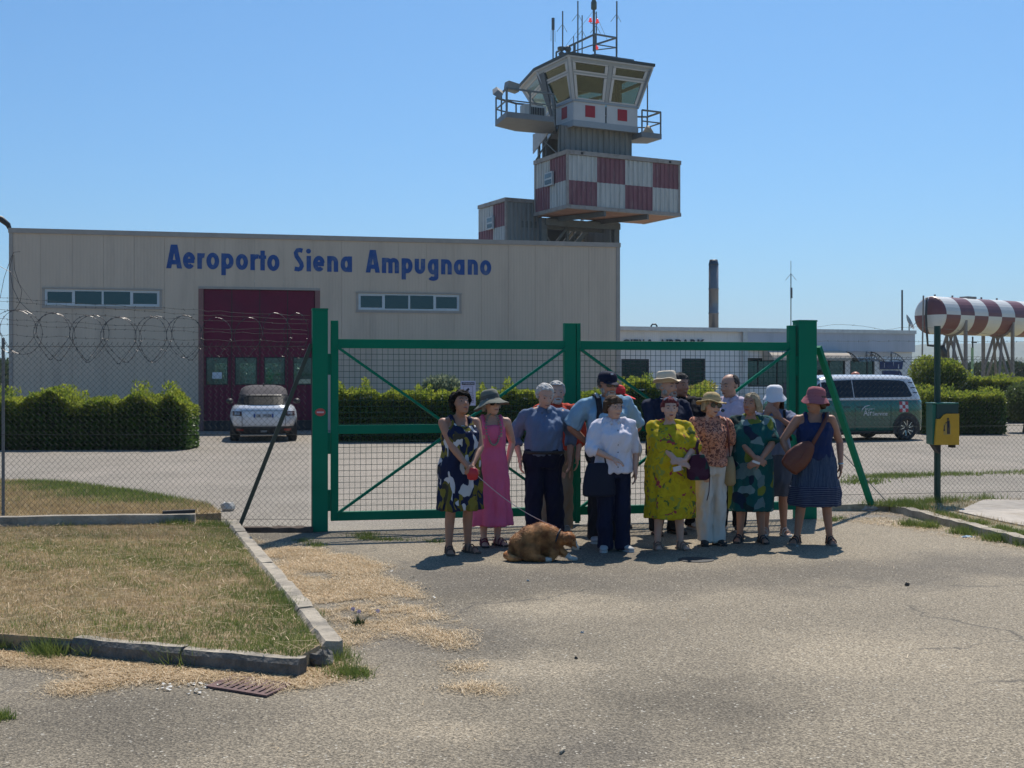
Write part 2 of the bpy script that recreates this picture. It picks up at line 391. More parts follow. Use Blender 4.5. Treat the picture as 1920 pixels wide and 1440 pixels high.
# folding door: leaves with windows
red = mat('door_red', (.15, .013, .040), .5, 0, .12, 2, dirt=(.10, .018, .04), dscale=.8, spec=.2)
rubber = mat('rubber', (.03, .03, .032), .8)
dx0, dx1 = D0[0], D1[0]; fj = mat('door_frame_pink', (.22, .10, .09), .5)
MB().box(dx0, dx0+.17, -.02, .12, 0, 4.9).build('door_jamb', fj, building)
MB().box(dx1-.17, dx1, -.02, .12, 0, 4.9).build('door_jamb', fj, building)
MB().box(dx0, dx1, -.03, .11, 4.9, 4.98).build('door_lintel', trim, building)
door = empty('folding_door', (0, 0, 0)); door.parent = building
la, lb = dx0+.17, dx1-.17; lw = (lb-la)/4
wins = [BF.hit(a/3.2, 400+868/3.2, .05)+BF.hit(b/3.2, 400+1024/3.2, .05) for a, b in ((1237, 1362), (1415, 1537), (1590, 1710), (1765, 1880))]
for i in range(4):
    xa, xb = la+i*lw+.012, la+(i+1)*lw-.012; wx0, wz1, wx1, wz0 = wins[i]; wx0 = max(wx0, xa+.1); wx1 = min(wx1, xb-.1)
    p = MB(); p.box(xa, xb, .05, .10, .36, wz0); p.box(xa, xb, .05, .10, wz1, 4.89); p.box(xa, wx0, .05, .10, wz0, wz1); p.box(wx1, xb, .05, .10, wz0, wz1)
    leaf = p.build('door_leaf', red, door)
    MB().box(xa, xb, .055, .10, .02, .355).build('kick_strip', rubber, leaf)
    MB().box(wx0, wx1, .07, .08, wz0, wz1).build('pane', MC['door_glass'] if 'door_glass' in MC else glassmat('door_glass', (.8, .86, .84), .03), leaf)
    g_ = MB(); k = .035; g_.box(wx0-k, wx1+k, .038, .05, wz1, wz1+k); g_.box(wx0-k, wx1+k, .038, .05, wz0-k, wz0); g_.box(wx0-k, wx0, .038, .05, wz0, wz1); g_.box(wx1, wx1+k, .038, .05, wz0, wz1); g_.build('gasket', rubber, leaf)
    if i: MB().box(xa-.03, xa+.005, .03, .048, .3, 4.88).build('hinge_seam', mat('door_red_dark', (.05, .008, .015), .5), leaf)
# small poster in the first pane
a = BF.hit(398, 698, .06); b = BF.hit(416, 710, .06); MB().box(a[0], b[0], .06, .065, b[1], a[1]).build('paper_notice', mat('paper', (.6, .62, .66)), door)
MB().box(BF.hit(560, 714, .06)[0], lb-.15, .062, .066, BF.hit(560, 719)[1], BF.hit(560, 711)[1]).build('paper_notice', mat('paper_tan', (.5, .46, .3)), door)
# lettering, one object per letter, set to the measured letter boxes
def letter(ch, x0, x1, z0, z1, y, m, parent, depth=.012, bold=.042, name='letter'):
    cu = bpy.data.curves.new('t', 'FONT'); cu.body = ch; cu.size = 1; cu.extrude = .5; cu.offset = bold; cu.resolution_u = 4
    me = evaluated(bpy.data.objects.new('t', cu))
    xs = [v.co.x for v in me.vertices]; ys = [v.co.y for v in me.vertices]
    if not xs: return None
    ax, bx, ay, by = min(xs), max(xs), min(ys), max(ys)
    for v in me.vertices:
        X = x0+(v.co.x-ax)/(bx-ax)*(x1-x0); Z = z0+(v.co.y-ay)/(by-ay)*(z1-z0); Y = y-(v.co.z+.5)*depth; v.co = (X, Y, Z)
    me.materials.clear(); return link_mesh(name, me, m, parent)
bluem = mat('letter_blue', (.007, .062, .25), .5, 0, .15, 3, dirt=(.14, .18, .25), dscale=2.4)
LT = [('A',312,341,459,503),('e',343,366,473,504),('r',370,385,475,504),('o',387,411,474,505),('p',415,438,475.5,516),('o',442,465,476.5,506),('r',469.5,486,477,506.5),('t',485,499,470,507),('o',501,524,478,508),
 ('S',550,570,465,509),('\u0131',575,583,480,509),('e',587,609,480,509),('n',613.5,634,480.5,509.5),('\u0251',638.5,660,481,510),
 ('A',686,712,469,511),('m',716,748,484,512),('p',753,773.5,484.5,524),('u',777.5,797,485.5,513.5),('\u0261',802,822,486,526.5),('n',827,847,486.5,514.5),('\u0251',851,871,487,515),('n',877,896,487,515),('o',900,921,488,516)]
def strokes(ch, x0, x1, z0, z1, sw):
    """bold condensed letterform as centre lines: list of (points, closed)"""
    h = sw/2; W_ = x1-x0; H = z1-z0; cx = (x0+x1)/2; cz = (z0+z1)/2; L_ = []
    def ring(xa, xb, za, zb, t0=0, t1=360, n=26): 
        mx, mz, rx, rz = (xa+xb)/2, (za+zb)/2, (xb-xa)/2-h, (zb-za)/2-h
        return [(mx+rx*cos(radians(t0+(t1-t0)*k/n)), mz+rz*sin(radians(t0+(t1-t0)*k/n))) for k in range(n+1)]
    if ch == 'A': L_ = [[(x0+h, z0), (cx-h*.35, z1)], [(x1-h, z0), (cx+h*.35, z1)], [(x0+W_*.28, z0+H*.26), (x1-W_*.28, z0+H*.26)]]
    elif ch == 'o': L_ = [ring(x0, x1, z0, z1)]
    elif ch == 'e': L_ = [ring(x0, x1, z0, z1, 8, 318), [(x0+h, cz-.01), (x1-h*.4, cz-.01)]]
    elif ch == 'r': L_ = [[(x0+h, z0), (x0+h, z1)], ring(x0, x1+W_*.55, z0+H*.15, z1, 165, 75, 8)]
    elif ch == 'p': m_ = z1-(z1-z0)*.71; L_ = [[(x0+h, z0), (x0+h, z1)], ring(x0, x1, m_, z1)]
    elif ch == 't': L_ = [[(cx+h*.1, z0), (cx+h*.1, z1)], [(x0, z1-H*.33), (x1, z1-H*.33)]]
    elif ch == 'S': L_ = [[(x1-h*.7, z1-H*.12), (cx+W_*.12, z1-h), (cx-W_*.1, z1-h*1.1), (x0+h*1.1, z1-H*.22), (x0+h*1.5, z1-H*.36), (cx, cz+H*.02), (x1-h*1.3, cz-H*.14), (x1-h, z0+H*.24), (x1-h*1.6, z0+h*1.3), (cx, z0+h), (x0+h*.6, z0+H*.12)]]
    elif ch == '\u0131': L_ = [[(cx, z0), (cx, z1)]]
    elif ch == 'n': L_ = [[(x0+h, z0), (x0+h, z1)], ring(x0, x1, z0+H*.2, z1, 172, 0, 14)+[(x1-h, z0)]]
    elif ch == 'm':
        md = cx+h*.0; L_ = [[(x0+h, z0), (x0+h, z1)], ring(x0, md+h, z0+H*.3, z1, 172, 0, 12)+[(md, z0)], ring(md-h, x1, z0+H*.3, z1, 172, 0, 12)+[(x1-h, z0)]]
    elif ch == 'u': L_ = [[(x0+h, z1)]+ring(x0, x1, z0, z1-H*.2, 180, 360, 14)+[(x1-h, z1)]]
    elif ch == '\u0251': L_ = [ring(x0, x1, z0, z1), [(x1-h, z0), (x1-h, z1)]]
    elif ch == '\u0261': m_ = z1-(z1-z0)*.71; L_ = [ring(x0, x1, m_, z1), [(x1-h, z1)]+[(x1-h, m_)]+ring(x0, x1, z0, m_+H*.05, 0, -165, 10)]
    return L_
def stroke_letter(ch, x0, x1, z0, z1, sw, y, m, parent, depth=.01):
    mb = MB()
    for i, pts in enumerate(strokes(ch, x0, x1, z0, z1, sw)):
        yy = y-depth-.0015*i; n = len(pts); cl = (Vector(pts[0])-Vector(pts[-1])).length < 1e-5; L1, L2 = [], []
        for k in range(n):
            a = Vector(pts[k-1] if k else (pts[-2] if cl else pts[0])); b = Vector(pts[k+1] if k < n-1 else (pts[1] if cl else pts[-1])); d = (b-a).normalized(); nv = Vector((-d.y, d.x))*sw/2; c = Vector(pts[k])
            if ch == 'A' and i < 2: nv = Vector((-sw/2*1.06, 0))
            if ch == 't' and i: nv = nv*.8
            L1.append(c+nv); L2.append(c-nv)
        mb.loft([[(a.x, yy, a.y), (b.x, yy, b.y), (b.x, y, b.y), (a.x, y, a.y)] for a, b in zip(L1, L2)])
    me = mb.mesh(); bm = bmesh.new(); bm.from_mesh(me); bmesh.ops.recalc_face_normals(bm, faces=bm.faces); bm.to_mesh(me); bm.free()
    return link_mesh('letter', me, m, parent)
for ch, a, b, c, d in LT:
    p = BF.hit(a, d); q = BF.hit(b, c); stroke_letter(ch, p[0], q[0], p[1], q[1], .152, -.002, bluem, building)
p = BF.hit(578.5, 471); MB().lathe([(.001, 0), (.085, 0), (.085, .012), (.001, .012)], 20, Matrix.Translation((p[0], -.002, p[1])) @ Matrix.Rotation(radians(90), 4, 'X')).build('letter_dot', bluem, building)
# curved pipe at the top left corner
pb = empty('roof_corner_lamp', BF.o+Vector((0, 0, 0)), BF.a, 'dark curved gooseneck lamp arm over the left roof corner of the building', 'lamp')
MB().tube([(.05, .1, 6.7), (-.05, .1, 6.95), (-.25, .05, 7.12), (-.5, 0, 7.2), (-.8, -.05, 7.2)], [.05, .09, .11, .12, .12], 10).build('arm', mat('black_metal', (.02, .02, .022), .5), pb, True)

# ================================================================ LOW BUILDING
LBF = Frame(4.24-1.2*cos(radians(17)), 47-1.2*sin(radians(17)), 17.0); LH = 3.85
white_wall = ribbed('white_wall_sheet', (.80, .77, .74), .09, .04, .25, (.7, .67, .63))
grey_wall = ribbed('grey_wall_sheet', (.52, .53, .58), .09, .04, .25, (.4, .42, .45))
low = empty('terminal_building', LBF.o, LBF.a, 'low white prefabricated terminal with flat roof behind the right gate leaf', 'building')
LX1 = LBF.hit(1710, 700)[0]
def lh(px0, py0, px1, py1):
    a = LBF.hit(px0, py0); b = LBF.hit(px1, py1); return (a[0], b[0], b[1], a[1])
lw1 = lh(1165, 673, 1217, 730); lw2 = lh(1278, 672, 1322, 729); lw3 = lh(1396, 671, 1482, 725); lw4 = lh(1498, 673, 1585, 726); ld = lh(1594, 671, 1640, 790)
lw1 = (max(lw1[0], 1.0),)+lw1[1:]
hs = [lw1, lw2, lw3, lw4, (ld[0], ld[1], -.1, ld[3])]
xm = LBF.hit(1394, 640)[0]
e1 = [0]; 
while e1[-1] < LX1-1.0: e1.append(e1[-1]+.72)
e1.append(LX1)
wall_panels(low, e1, 0, LH-.15, hs, 0, .1, white_wall)
# grey fascia band over the right half
c = LBF.hit(1395, 626); d_ = LBF.hit(1560, 668)
MB().box(c[0], LX1+.05, -.14, -.01, 2.95, LH-.15).build('fascia_band', grey_wall, low)
MB().box(-.05, LX1+.08, -.2, .14, LH-.15, LH).build('roof_edge', mat('roof_edge_white', (.62, .62, .6), .5), low)
MB().box(xm-.1, xm+.1, -.17, -.145, 0, LH-.15).build('downpipe', mat('pale_pipe', (.6, .6, .58)), low)
MB().box(0, LX1, .14, 9, LH-.3, LH-.1).build('roof', MC['roof_felt'], low)
MB().box(LX1-.1, LX1, .1, 9, 0, LH-.15).build('side_wall', white_wall, low)
MB().box(0, LX1, 9, 9.1, 0, LH-.15).build('rear_wall', white_wall, low)
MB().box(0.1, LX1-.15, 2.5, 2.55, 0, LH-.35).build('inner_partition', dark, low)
def wframe(parent, h, nm, m, glass, y=.02, fr=.06, bars=()):
    w_ = MB(); x0, x1, z0, z1 = h
    w_.box(x0, x1, y, y+.06, z1-fr, z1); w_.box(x0, x1, y, y+.06, z0, z0+fr); w_.box(x0, x0+fr, y, y+.06, z0+fr, z1-fr); w_.box(x1-fr, x1, y, y+.06, z0+fr, z1-fr)
    wo = w_.build(nm, m, parent); xs = [x0+fr]+[x0+(x1-x0)*t for t in bars]+[x1-fr]
    for i in range(len(xs)-1): MB().box(xs[i]+(.02 if i else 0), xs[i+1]-.02, y+.03, y+.035, z0+fr, z1-fr).build('pane', glass, wo)
    for t in xs[1:-1]: MB().box(t-.02, t+.02, y+.002, y+.058, z0+fr, z1-fr).build('mullion', m, wo)
    return wo
darkframe = mat('dark_frame', (.035, .04, .045), .5)
dglass = glassmat('dark_glass', (.03, .04, .045), .01)
for h in (lw1, lw2):
    wo = wframe(low, h, 'barred_window', darkframe, dglass)
    for k in range(1, 7): z = h[2]+(h[3]-h[2])*k/7; MB().box(h[0], h[1], -.02, 0.005, z-.012, z+.012).build('window_bar', darkframe, wo)
wo = wframe(low, lw3, 'window', darkframe, glassmat('mid_glass', (.35, .42, .42), .12), bars=(.3, .72))
curtain = mat('curtain', (.38, .40, .38), .9, stretch=(30, 1, .3), var=.35)
MB().box(lw3[0]+.1, lw3[1]-.1, .3, .32, lw3[2], lw3[3]).build('curtain', curtain, wo)
wo = wframe(low, lw4, 'window', darkframe, MC['mid_glass'], bars=(.33, .66)); MB().box(lw4[0]+.1, lw4[1]-.1, .3, .32, lw4[2], lw4[3]).build('curtain', curtain, wo)
wo = wframe(low, (ld[0], ld[1], .02, ld[3]), 'entrance_door', darkframe, MC['mid_glass'], bars=(.72,))
MB().box(ld[0]+(ld[1]-ld[0])*.72, ld[0]+(ld[1]-ld[0])*.88, .10, .12, .5, 2.0).build('door_notice', mat('pale_sign', (.6, .62, .6)), wo)
# awnings: canvas one and two clear canopies on black brackets
cream = mat('awning_cream', (.5, .42, .33), .8)
for a, b in ((1426, 1474), (1500, 1572)):
    q0 = LBF.hit(a, 655)[0]; q1 = LBF.hit(b, 655)[0]; sec = []
    for x in (q0, q1): sec.append(x)
    m_ = MB(); N_ = 6; pts = [(-.15-.85*sin(pi/2*k/N_), 2.98-.42*(1-cos(pi/2*k/N_))) for k in range(N_+1)]
    for k in range(N_):
        (ya, za), (yb, zb) = pts[k], pts[k+1]; m_.face([(q0, ya, za), (q1, ya, za), (q1, yb, zb), (q0, yb, zb)])
    for x in (q0, q1): m_.face([(x, y, z) for y, z in pts]+[(x, -.15, pts[-1][1])])
    m_.build('awning', cream, low)
blackm = MC['black_metal']
for (a, b) in ((1583, 1622), (1630, 1668)):
    q0 = LBF.hit(a, 655)[0]; br = MB()
    for dx in (0.0, .95):
        x = q0+dx; arc = [(x, -.15-.95*t, 2.92-.42*t*t) for t in [k/7 for k in range(8)]]; br.tube(arc, .02, 5)
        low_ = [(x, -.15-.95*t, 2.62+.02*t-.12*t*t) for t in [k/7 for k in range(8)]]; br.tube(low_, .018, 5)
        br.bar((x, -.15, 2.55), (x, -.15, 2.95), .05)
        for t in (.2, .35, .5): br.bar((x, -.15-.95*t, 2.62-.1*t*t), (x, -.15-.95*(t+.13), 2.92-.42*(t+.13)**2), .016)
    bo = br.build('canopy_bracket', blackm, low)
    sh = MB(); N_ = 7
    for k in range(N_):
        t0, t1 = k/N_, (k+1)/N_; sh.face([(q0, -.15-.95*t0, 2.94-.42*t0*t0), (q0+.95, -.15-.95*t0, 2.94-.42*t0*t0), (q0+.95, -.15-.95*t1, 2.94-.42*t1*t1), (q0, -.15-.95*t1, 2.94-.42*t1*t1)])
    sh.build('canopy_sheet', glassmat('canopy_clear', (.93, .94, .95), .0) if 'canopy_clear' not in MC else MC['canopy_clear'], bo)
# dark raised lettering SIENA AIRPARK
dk = mat('letter_dark', (.035, .04, .055), .5)
LT2 = [('S',1167,1180),('I',1181,1185),('E',1186,1196),('N',1197,1207),('A',1208,1226),('A',1235,1247),('I',1248,1252),('R',1253,1264),('P',1265,1276),('A',1277,1291),('R',1293,1305),('K',1306,1321)]
for ch, a, b in LT2:
    p = LBF.hit(a, 654); q = LBF.hit(b, 636.5); letter(ch, p[0]+.01, q[0]-.01, p[1], q[1], -.05, dk, low, .04, .03)
# blue wall signs
navy = mat('sign_navy', (.008, .03, .13), .5)
def lsign(pts, nm='wall_sign', par=low, y=-.05):
    m_ = MB(); q = [LBF.hit(a, b) for a, b in pts]
    n = len(q); m_.loft([[(x, y, z) for x, z in q], [(x, -.012, z) for x, z in q]]); return m_.build(nm, navy, par)
lsign([(1649, 692.5), (1690, 692.5), (1693, 677.5), (1649, 678)])
lsign([(1654, 720), (1654, 695)]+[(1675+3*k, 695+(k*k)*.1) for k in range(3)]+[(1680, 697), (1684, 695), (1688, 697), (1690, 702), (1690.5, 712), (1689, 720)])
pl = mat('print_white', (.55, .58, .65)); 
for (a, b, w2) in ((1656.5, 685, .6), (1673.5, 681, .5), (1682.5, 687, 1.1)):
    p = LBF.hit(a, b+4); q = LBF.hit(a+w2*1.6, b-4); MB().box(p[0], q[0], -.056, -.051, p[1], q[1]).build('sign_stroke', pl, low)
def star_plane(px, py, s):
    x, z = LBF.hit(px, py); poly = [(0, 1), (.12, .5), (.14, .15), (1, -.35), (1, -.5), (.15, -.25), (.1, -.75), (.4, -.95), (-.4, -.95), (-.1, -.75), (-.15, -.25), (-1, -.5), (-1, -.35), (-.14, .15), (-.12, .5)]
    m_ = MB(); m_.loft([[(x+a*s, -.057, z+b*s) for a, b in poly], [(x+a*s, -.052, z+b*s) for a, b in poly]]); m_.build('plane_symbol', pl, low)
star_plane(1685.3, 703, .085)
# chimney, antenna mast, roof bits
steel = mat('steel_flue', (.27, .26, .255), .38, .45, .2, 2, stretch=(1, 1, .2))
cf = LBF.hit(1338, 615, 3.0); cx = cf[0]
D_c = (LBF.o+LBF.u*cx+LBF.v*3.0); sc = D_c.y/FPX
flue = empty('flue_chimney', (D_c.x, D_c.y, LH-.12), 0, 'tall shiny steel flue chimney on the low white building roof', 'chimney')
zt = CAMZ+(HY-487)*sc-(LH-.12); r = 9.2*sc
MB().lathe([(r, 0), (r, zt*.27), (r*1.06, zt*.272), (r*1.06, zt*.285), (r, zt*.29), (r, zt*.60), (r*1.06, zt*.602), (r*1.06, zt*.615), (r, zt*.62), (r, zt*.93)], 28).build('flue', steel, flue, True)
MB().lathe([(r*1.03, zt*.93), (r*1.03, zt*.935), (r*.8, zt), (r*.5, zt)], 28, None).build('cowl', mat('flue_cap', (.12, .13, .14), .4, .8), flue, True)
ax = LBF.hit(1483, 610, 3.5)[0]; Pa = LBF.o+LBF.u*ax+LBF.v*3.5; sc = Pa.y/FPX
ant = empty('roof_antenna', (Pa.x, Pa.y, LH-.12), 0, 'slim whip antenna with two drooping rods on the white low building roof', 'antenna')
h_ = CAMZ+(HY-489)*sc-(LH-.12); grey = mat('mast_grey', (.12, .13, .14), .5, .3)
MB().tube([(0, 0, 0), (0, 0, h_*.82)], .022, 6).build('mast', grey, ant)
MB().tube([(.02, 0, h_*.5), (.02, 0, h_*.64)], .05, 6).build('coupler', grey, ant)
MB().tube([(0, 0, h_*.82), (0, 0, h_)], .012, 5).build('whip', grey, ant)
for sx in (-1, 1): MB().tube([(0, 0, h_*.83), (sx*.24, 0, h_*.83-.3)], .008, 4).build('radial_rod', grey, ant)
px_ = LBF.hit(1691.5, 640, 1.2)[0]; Pp = LBF.o+LBF.u*px_+LBF.v*1.2
pole = MB().tube([(Pp.x, Pp.y, LH-.2), (Pp.x, Pp.y, CAMZ+(HY-544)*Pp.y/FPX)], .04, 8).build('roof_pole', grey); tag(pole, 'plain grey pole on the right end of the low roof beside the dish', 'pole')
dp = empty('satellite_dish', (Pp.x+.32, Pp.y-.1, LH), radians(60), 'small grey satellite dish on the right corner of the low roof', 'satellite dish')
prof = [(.36*k/6, -.09*(1-(k/6)**2)) for k in range(7)]; prof[0] = (.005, prof[0][1])
MB().lathe(prof, 20, Matrix.Translation((0, 0, .42)) @ Matrix.Rotation(radians(65), 4, 'X'), True, False).build('dish', mat('dish_grey', (.33, .33, .32), .5), dp, True)
MB().tube([(0, .05, -.1), (0, .05, .4)], .025, 6).build('bracket', grey, dp); MB().tube([(0, 0, .15), (.0, -.35, .5)], .012, 5).build('feed_arm', grey, dp)
v_ = LBF.hit(1227, 612, 2)[0]; Pv = LBF.o+LBF.u*v_+LBF.v*2
vo = MB().tube([(Pv.x-.13, Pv.y, LH-.2), (Pv.x-.13, Pv.y, LH+.14), (Pv.x-.08, Pv.y, LH+.21), (Pv.x+.05, Pv.y, LH+.21), (Pv.x+.1, Pv.y, LH+.14), (Pv.x+.1, Pv.y, LH+.05)], .035, 8).build('roof_vent', grey, None, True); tag(vo, 'small hooked grey vent pipe on the low white roof', 'vent')
# flood lamp arm beside the main building's right edge
fl = empty('flood_lamp', BF.o+BF.u*BL+BF.v*5, 0, 'small flood lamp on a slanting arm right of the beige building', 'lamp')
s_ = fl.location; za = CAMZ+(HY-598)*s_.y/FPX; zb = CAMZ+(HY-587)*s_.y/FPX
MB().tube([(-.1, 0, za), (.32, 0, zb)], .015, 5).build('arm', grey, fl); MB().box(.28, .5, -.1, .1, zb-.01, zb+.05).build('lamp_head', grey, fl)
# ================================================================ CONTROL TOWER
TF = Frame(2.43, 53.5, 27.1)
tower = empty('control_tower', TF.o, TF.a, 'airport control tower of stacked containers with red and white checks and glass cab', 'control tower')
cred = mat('container_red', (.22, .085, .10), .6, 0, .2, 1.5, dirt=(.30, .20, .20), dscale=2.2, stretch=(3, 3, .5))
cwhite = mat('container_white', (.52, .51, .48), .6, 0, .12, 1.5, dirt=(.27, .26, .24), dscale=1.8, stretch=(4, 4, .4))
cgrey = mat('container_grey', (.24, .24, .23), .6, 0, .15, 1.5, dirt=(.15, .14, .13), dscale=1.2, stretch=(3, 3, .4))
csteel = mat('tower_steel', (.14, .15, .15), .55, .2, .15, 4)
crail = mat('container_rail', (.33, .29, .26), .6, 0, .15, 3, dirt=(.14, .11, .09), dscale=2)
wood = mat('underfloor_boards', (.42, .24, .17), .8, 0, .25, 2, stretch=(.5, 5, 1))
def corr(p0, p1, z0, z1, period, depth, nrm):
    """corrugated sheet between plan points p0 and p1"""
    p0 = Vector((p0[0], p0[1])); p1 = Vector((p1[0], p1[1])); L_ = (p1-p0).length; d = (p1-p0)/L_; nv = Vector(nrm)
    n = max(1, round(L_/period)); per = L_/n; pts = []
    for i in range(n):
        for f, h in ((0, 0), (.28, 0), (.42, -1), (.78, -1), (.92, 0)): pts.append((i*per+f*per, h*depth))
    pts.append((L_, 0)); m_ = MB()
    q = [p0+d*t+nv*h for t, h in pts]
    for z in (z0, z1):
        for p in q: m_.v.append((p.x, p.y, z))
        for p in q: m_.v.append((p.x-nv.x*.09, p.y-nv.y*.09, z))
    k = len(q)
    for i in range(k-1):
        m_.addf((i, i+1, 2*k+i+1, 2*k+i)); m_.addf((k+i+1, k+i, 3*k+i, 3*k+i+1))
        m_.addf((i+1, i, k+i, k+i+1)); m_.addf((2*k+i, 2*k+i+1, 3*k+i+1, 3*k+i))
    m_.addf((0, 2*k, 3*k, k)); m_.addf((k-1, 2*k-1, 4*k-1, 3*k-1)); return m_
Z0, Z1 = 9.38, 11.97; CW, CDp = 6.06, 3.08
cont = empty('checker_container', (0, 0, 0)); cont.parent = tower
zf0, zf1 = Z0+.17, Z1-.2; zm = (zf0+zf1)/2-.02
xs = [0.08]+[.08+1.485*k for k in range(1, 4)]+[CW-.08]
for i in range(4):
    for j, (za, zb) in enumerate(((zm, zf1), (zf0, zm))):
        corr((xs[i]+.004, .02), (xs[i+1]-.004, .02), za+(.003 if j == 0 else 0), zb, .25, .045, (0, -1)).build('check_panel', cwhite if (i+j) % 2 == 0 else cred, cont)
ym = CDp*.52
for i, (ya, yb) in enumerate(((.08, ym), (ym+.004, CDp-.05))):
    for j, (za, zb) in enumerate(((zm, zf1), (zf0, zm))):
        corr((.02, yb), (.02, ya), za+(.003 if j == 0 else 0), zb, .25, .045, (-1, 0)).build('check_panel', cred if (i+j) % 2 == 0 else cwhite, cont)
MB().box(0, .1, 0, .1, Z0, Z1-.19).build('corner_post', crail, cont); MB().box(CW-.1, CW, 0, .1, Z0, Z1-.19).build('corner_post', crail, cont)
MB().box(0, .1, CDp-.1, CDp, Z0, Z1-.19).build('corner_post', crail, cont)
tr = MB(); tr.box(-.03, CW+.03, -.03, .12, Z1-.19, Z1); tr.box(-.03, .12, .12, CDp+.02, Z1-.19, Z1); tr.box(CW-.12, CW+.03, .12, CDp, Z1-.19, Z1); tr.build('top_rail', crail, cont)
br_ = MB(); br_.box(-.03, CW+.03, -.03, .12, Z0, Z0+.165); br_.box(-.03, .12, .12, CDp+.02, Z0, Z0+.165); br_.box(CW-.12, CW+.03, .12, CDp, Z0, Z0+.165); br_.build('bottom_rail', crail, cont)
MB().box(.1, CW-.1, .1, CDp, Z1-.1, Z1-.03).build('container_roof', crail, cont)
MB().box(.14, CW, CDp, CDp+.05, Z0+.165, Z1-.2).build('rear_panel', cgrey, cont); corr((CW-.02, .1), (CW-.02, CDp), Z0+.17, Z1-.2, .25, .04, (1, 0)).build('end_panel', cwhite, cont)
bs = MB(); n = 24
for k in range(n): x = .12+(CW-.24)*k/n; bs.box(x, x+(CW-.24)/n-.03, .12, CDp, Z0+.01, Z0+.07)
tag(bs.build('floor_boards', wood, cont), kind='stuff')
MB().box(.12, CW-.12, .12, CDp, Z0+.09, Z0+.12).build('floor_pan', cgrey, cont)
for x in (.75, CW-.6): MB().box(x-.06, x+.06, -.045, -.031, Z1-.16, Z1-.06).build('lifting_pocket', rubber, cont)
def small_window(par, y0, z0, y1, z1, x):
    w_ = MB(); w_.box(x-.12, x-.02, min(y0, y1), max(y0, y1), z0, z1); o = w_.build('window', mat('pale_frame', (.5, .52, .52), .5), par)
    ya, yb = min(y0, y1)+.06, max(y0, y1)-.06; zmid = z0+(z1-z0)*.5
    MB().box(x-.128, x-.122, ya, yb, z0+.06, zmid-.04).build('pane', mat('dark_pane', (.03, .045, .05), .15, spec=.8), o)
    MB().box(x-.128, x-.122, ya, yb, zmid+.04, z1-.06).build('pane', mat('grey_pane', (.10, .14, .16), .15, spec=.8), o)
a = TF.hitx(880+660/4.571, 260+415/4.571, 0); b = TF.hitx(880+727/4.571, 260+278/4.571, 0); small_window(cont, a[0], a[1], b[0], b[1]+.0, 0)
# diagonal bearers under the container
ub = MB()
def ubar(p, q, w_=.16, h=.2):
    x0, z0 = p; ub.bar(p, q, w_, h)
for x in (2.0, 4.3): MB().bar((x, .05, Z0-.12), (x-1.4, 3.6, Z0-.12), .14, .22, (0, 0, 1)).build('bearer_beam', csteel, tower)
MB().bar((.3, 2.6, Z0-.28), (CW-1.7, 2.6, Z0-.28), .2, .3, (0, 0, 1)).build('cross_beam', csteel, tower)
MB().bar((-.6, 3.4, Z0-.35), (3.9, 3.4, Z0-.35), .18, .3, (0, 0, 1)).build('cross_beam', csteel, tower)
# frame legs
for x, y in ((.25, 2.7), (4.2, 2.7), (.3, 5.4), (4.2, 5.4)): MB().box(x-.14, x+.14, y-.14, y+.14, 0, Z0-.1).build('tower_leg', csteel, tower)
corr((-.1, 3.6), (1.0, 3.6), 4, Z0-.4, .25, .04, (0, -1)).build('shaft_panel', cgrey, tower)
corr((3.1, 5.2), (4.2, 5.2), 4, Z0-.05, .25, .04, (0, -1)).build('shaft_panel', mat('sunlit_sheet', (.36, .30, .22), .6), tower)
MB().box(3.95, 4.05, 2.8, 5.2, 4, Z0-.1).build('side_sheet', cgrey, tower)
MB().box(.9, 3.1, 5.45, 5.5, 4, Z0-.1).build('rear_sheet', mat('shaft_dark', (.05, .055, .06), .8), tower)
st = MB()
for k in range(12): z = 6.4+k*.22; x = 1.0+k*.2; st.box(x, x+.24, 3.9, 4.7, z, z+.04)
st.bar((.9, 3.88, 6.3), (3.4, 3.88, 9.1), .06, .22); st.bar((.9, 4.72, 6.3), (3.4, 4.72, 9.1), .06, .22); st.bar((.9, 3.88, 7.2), (3.2, 3.88, 9.7), .05)
for k in range(5): x = 1.1+k*.5; st.bar((x, 3.88, 6.4+k*.56), (x, 3.88, 7.4+k*.55), .04)
st.build('stair_flight', csteel, tower)
for a, b in (((.4, 3.3, 7.2), (1.9, 3.3, 9.0)), ((.4, 3.3, 9.0), (1.9, 3.3, 7.0)), ((1.9, 3.3, 6), (1.9, 3.3, 9.1))): MB().bar(a, b, .1).build('brace', csteel, tower)
for y in (4.1,): MB().tube([(2.0, y, 7.9), (2.0, y, 8.2)], .05, 6).build('strip_lamp', mat('lamp_white', (.8, .8, .8)), tower)
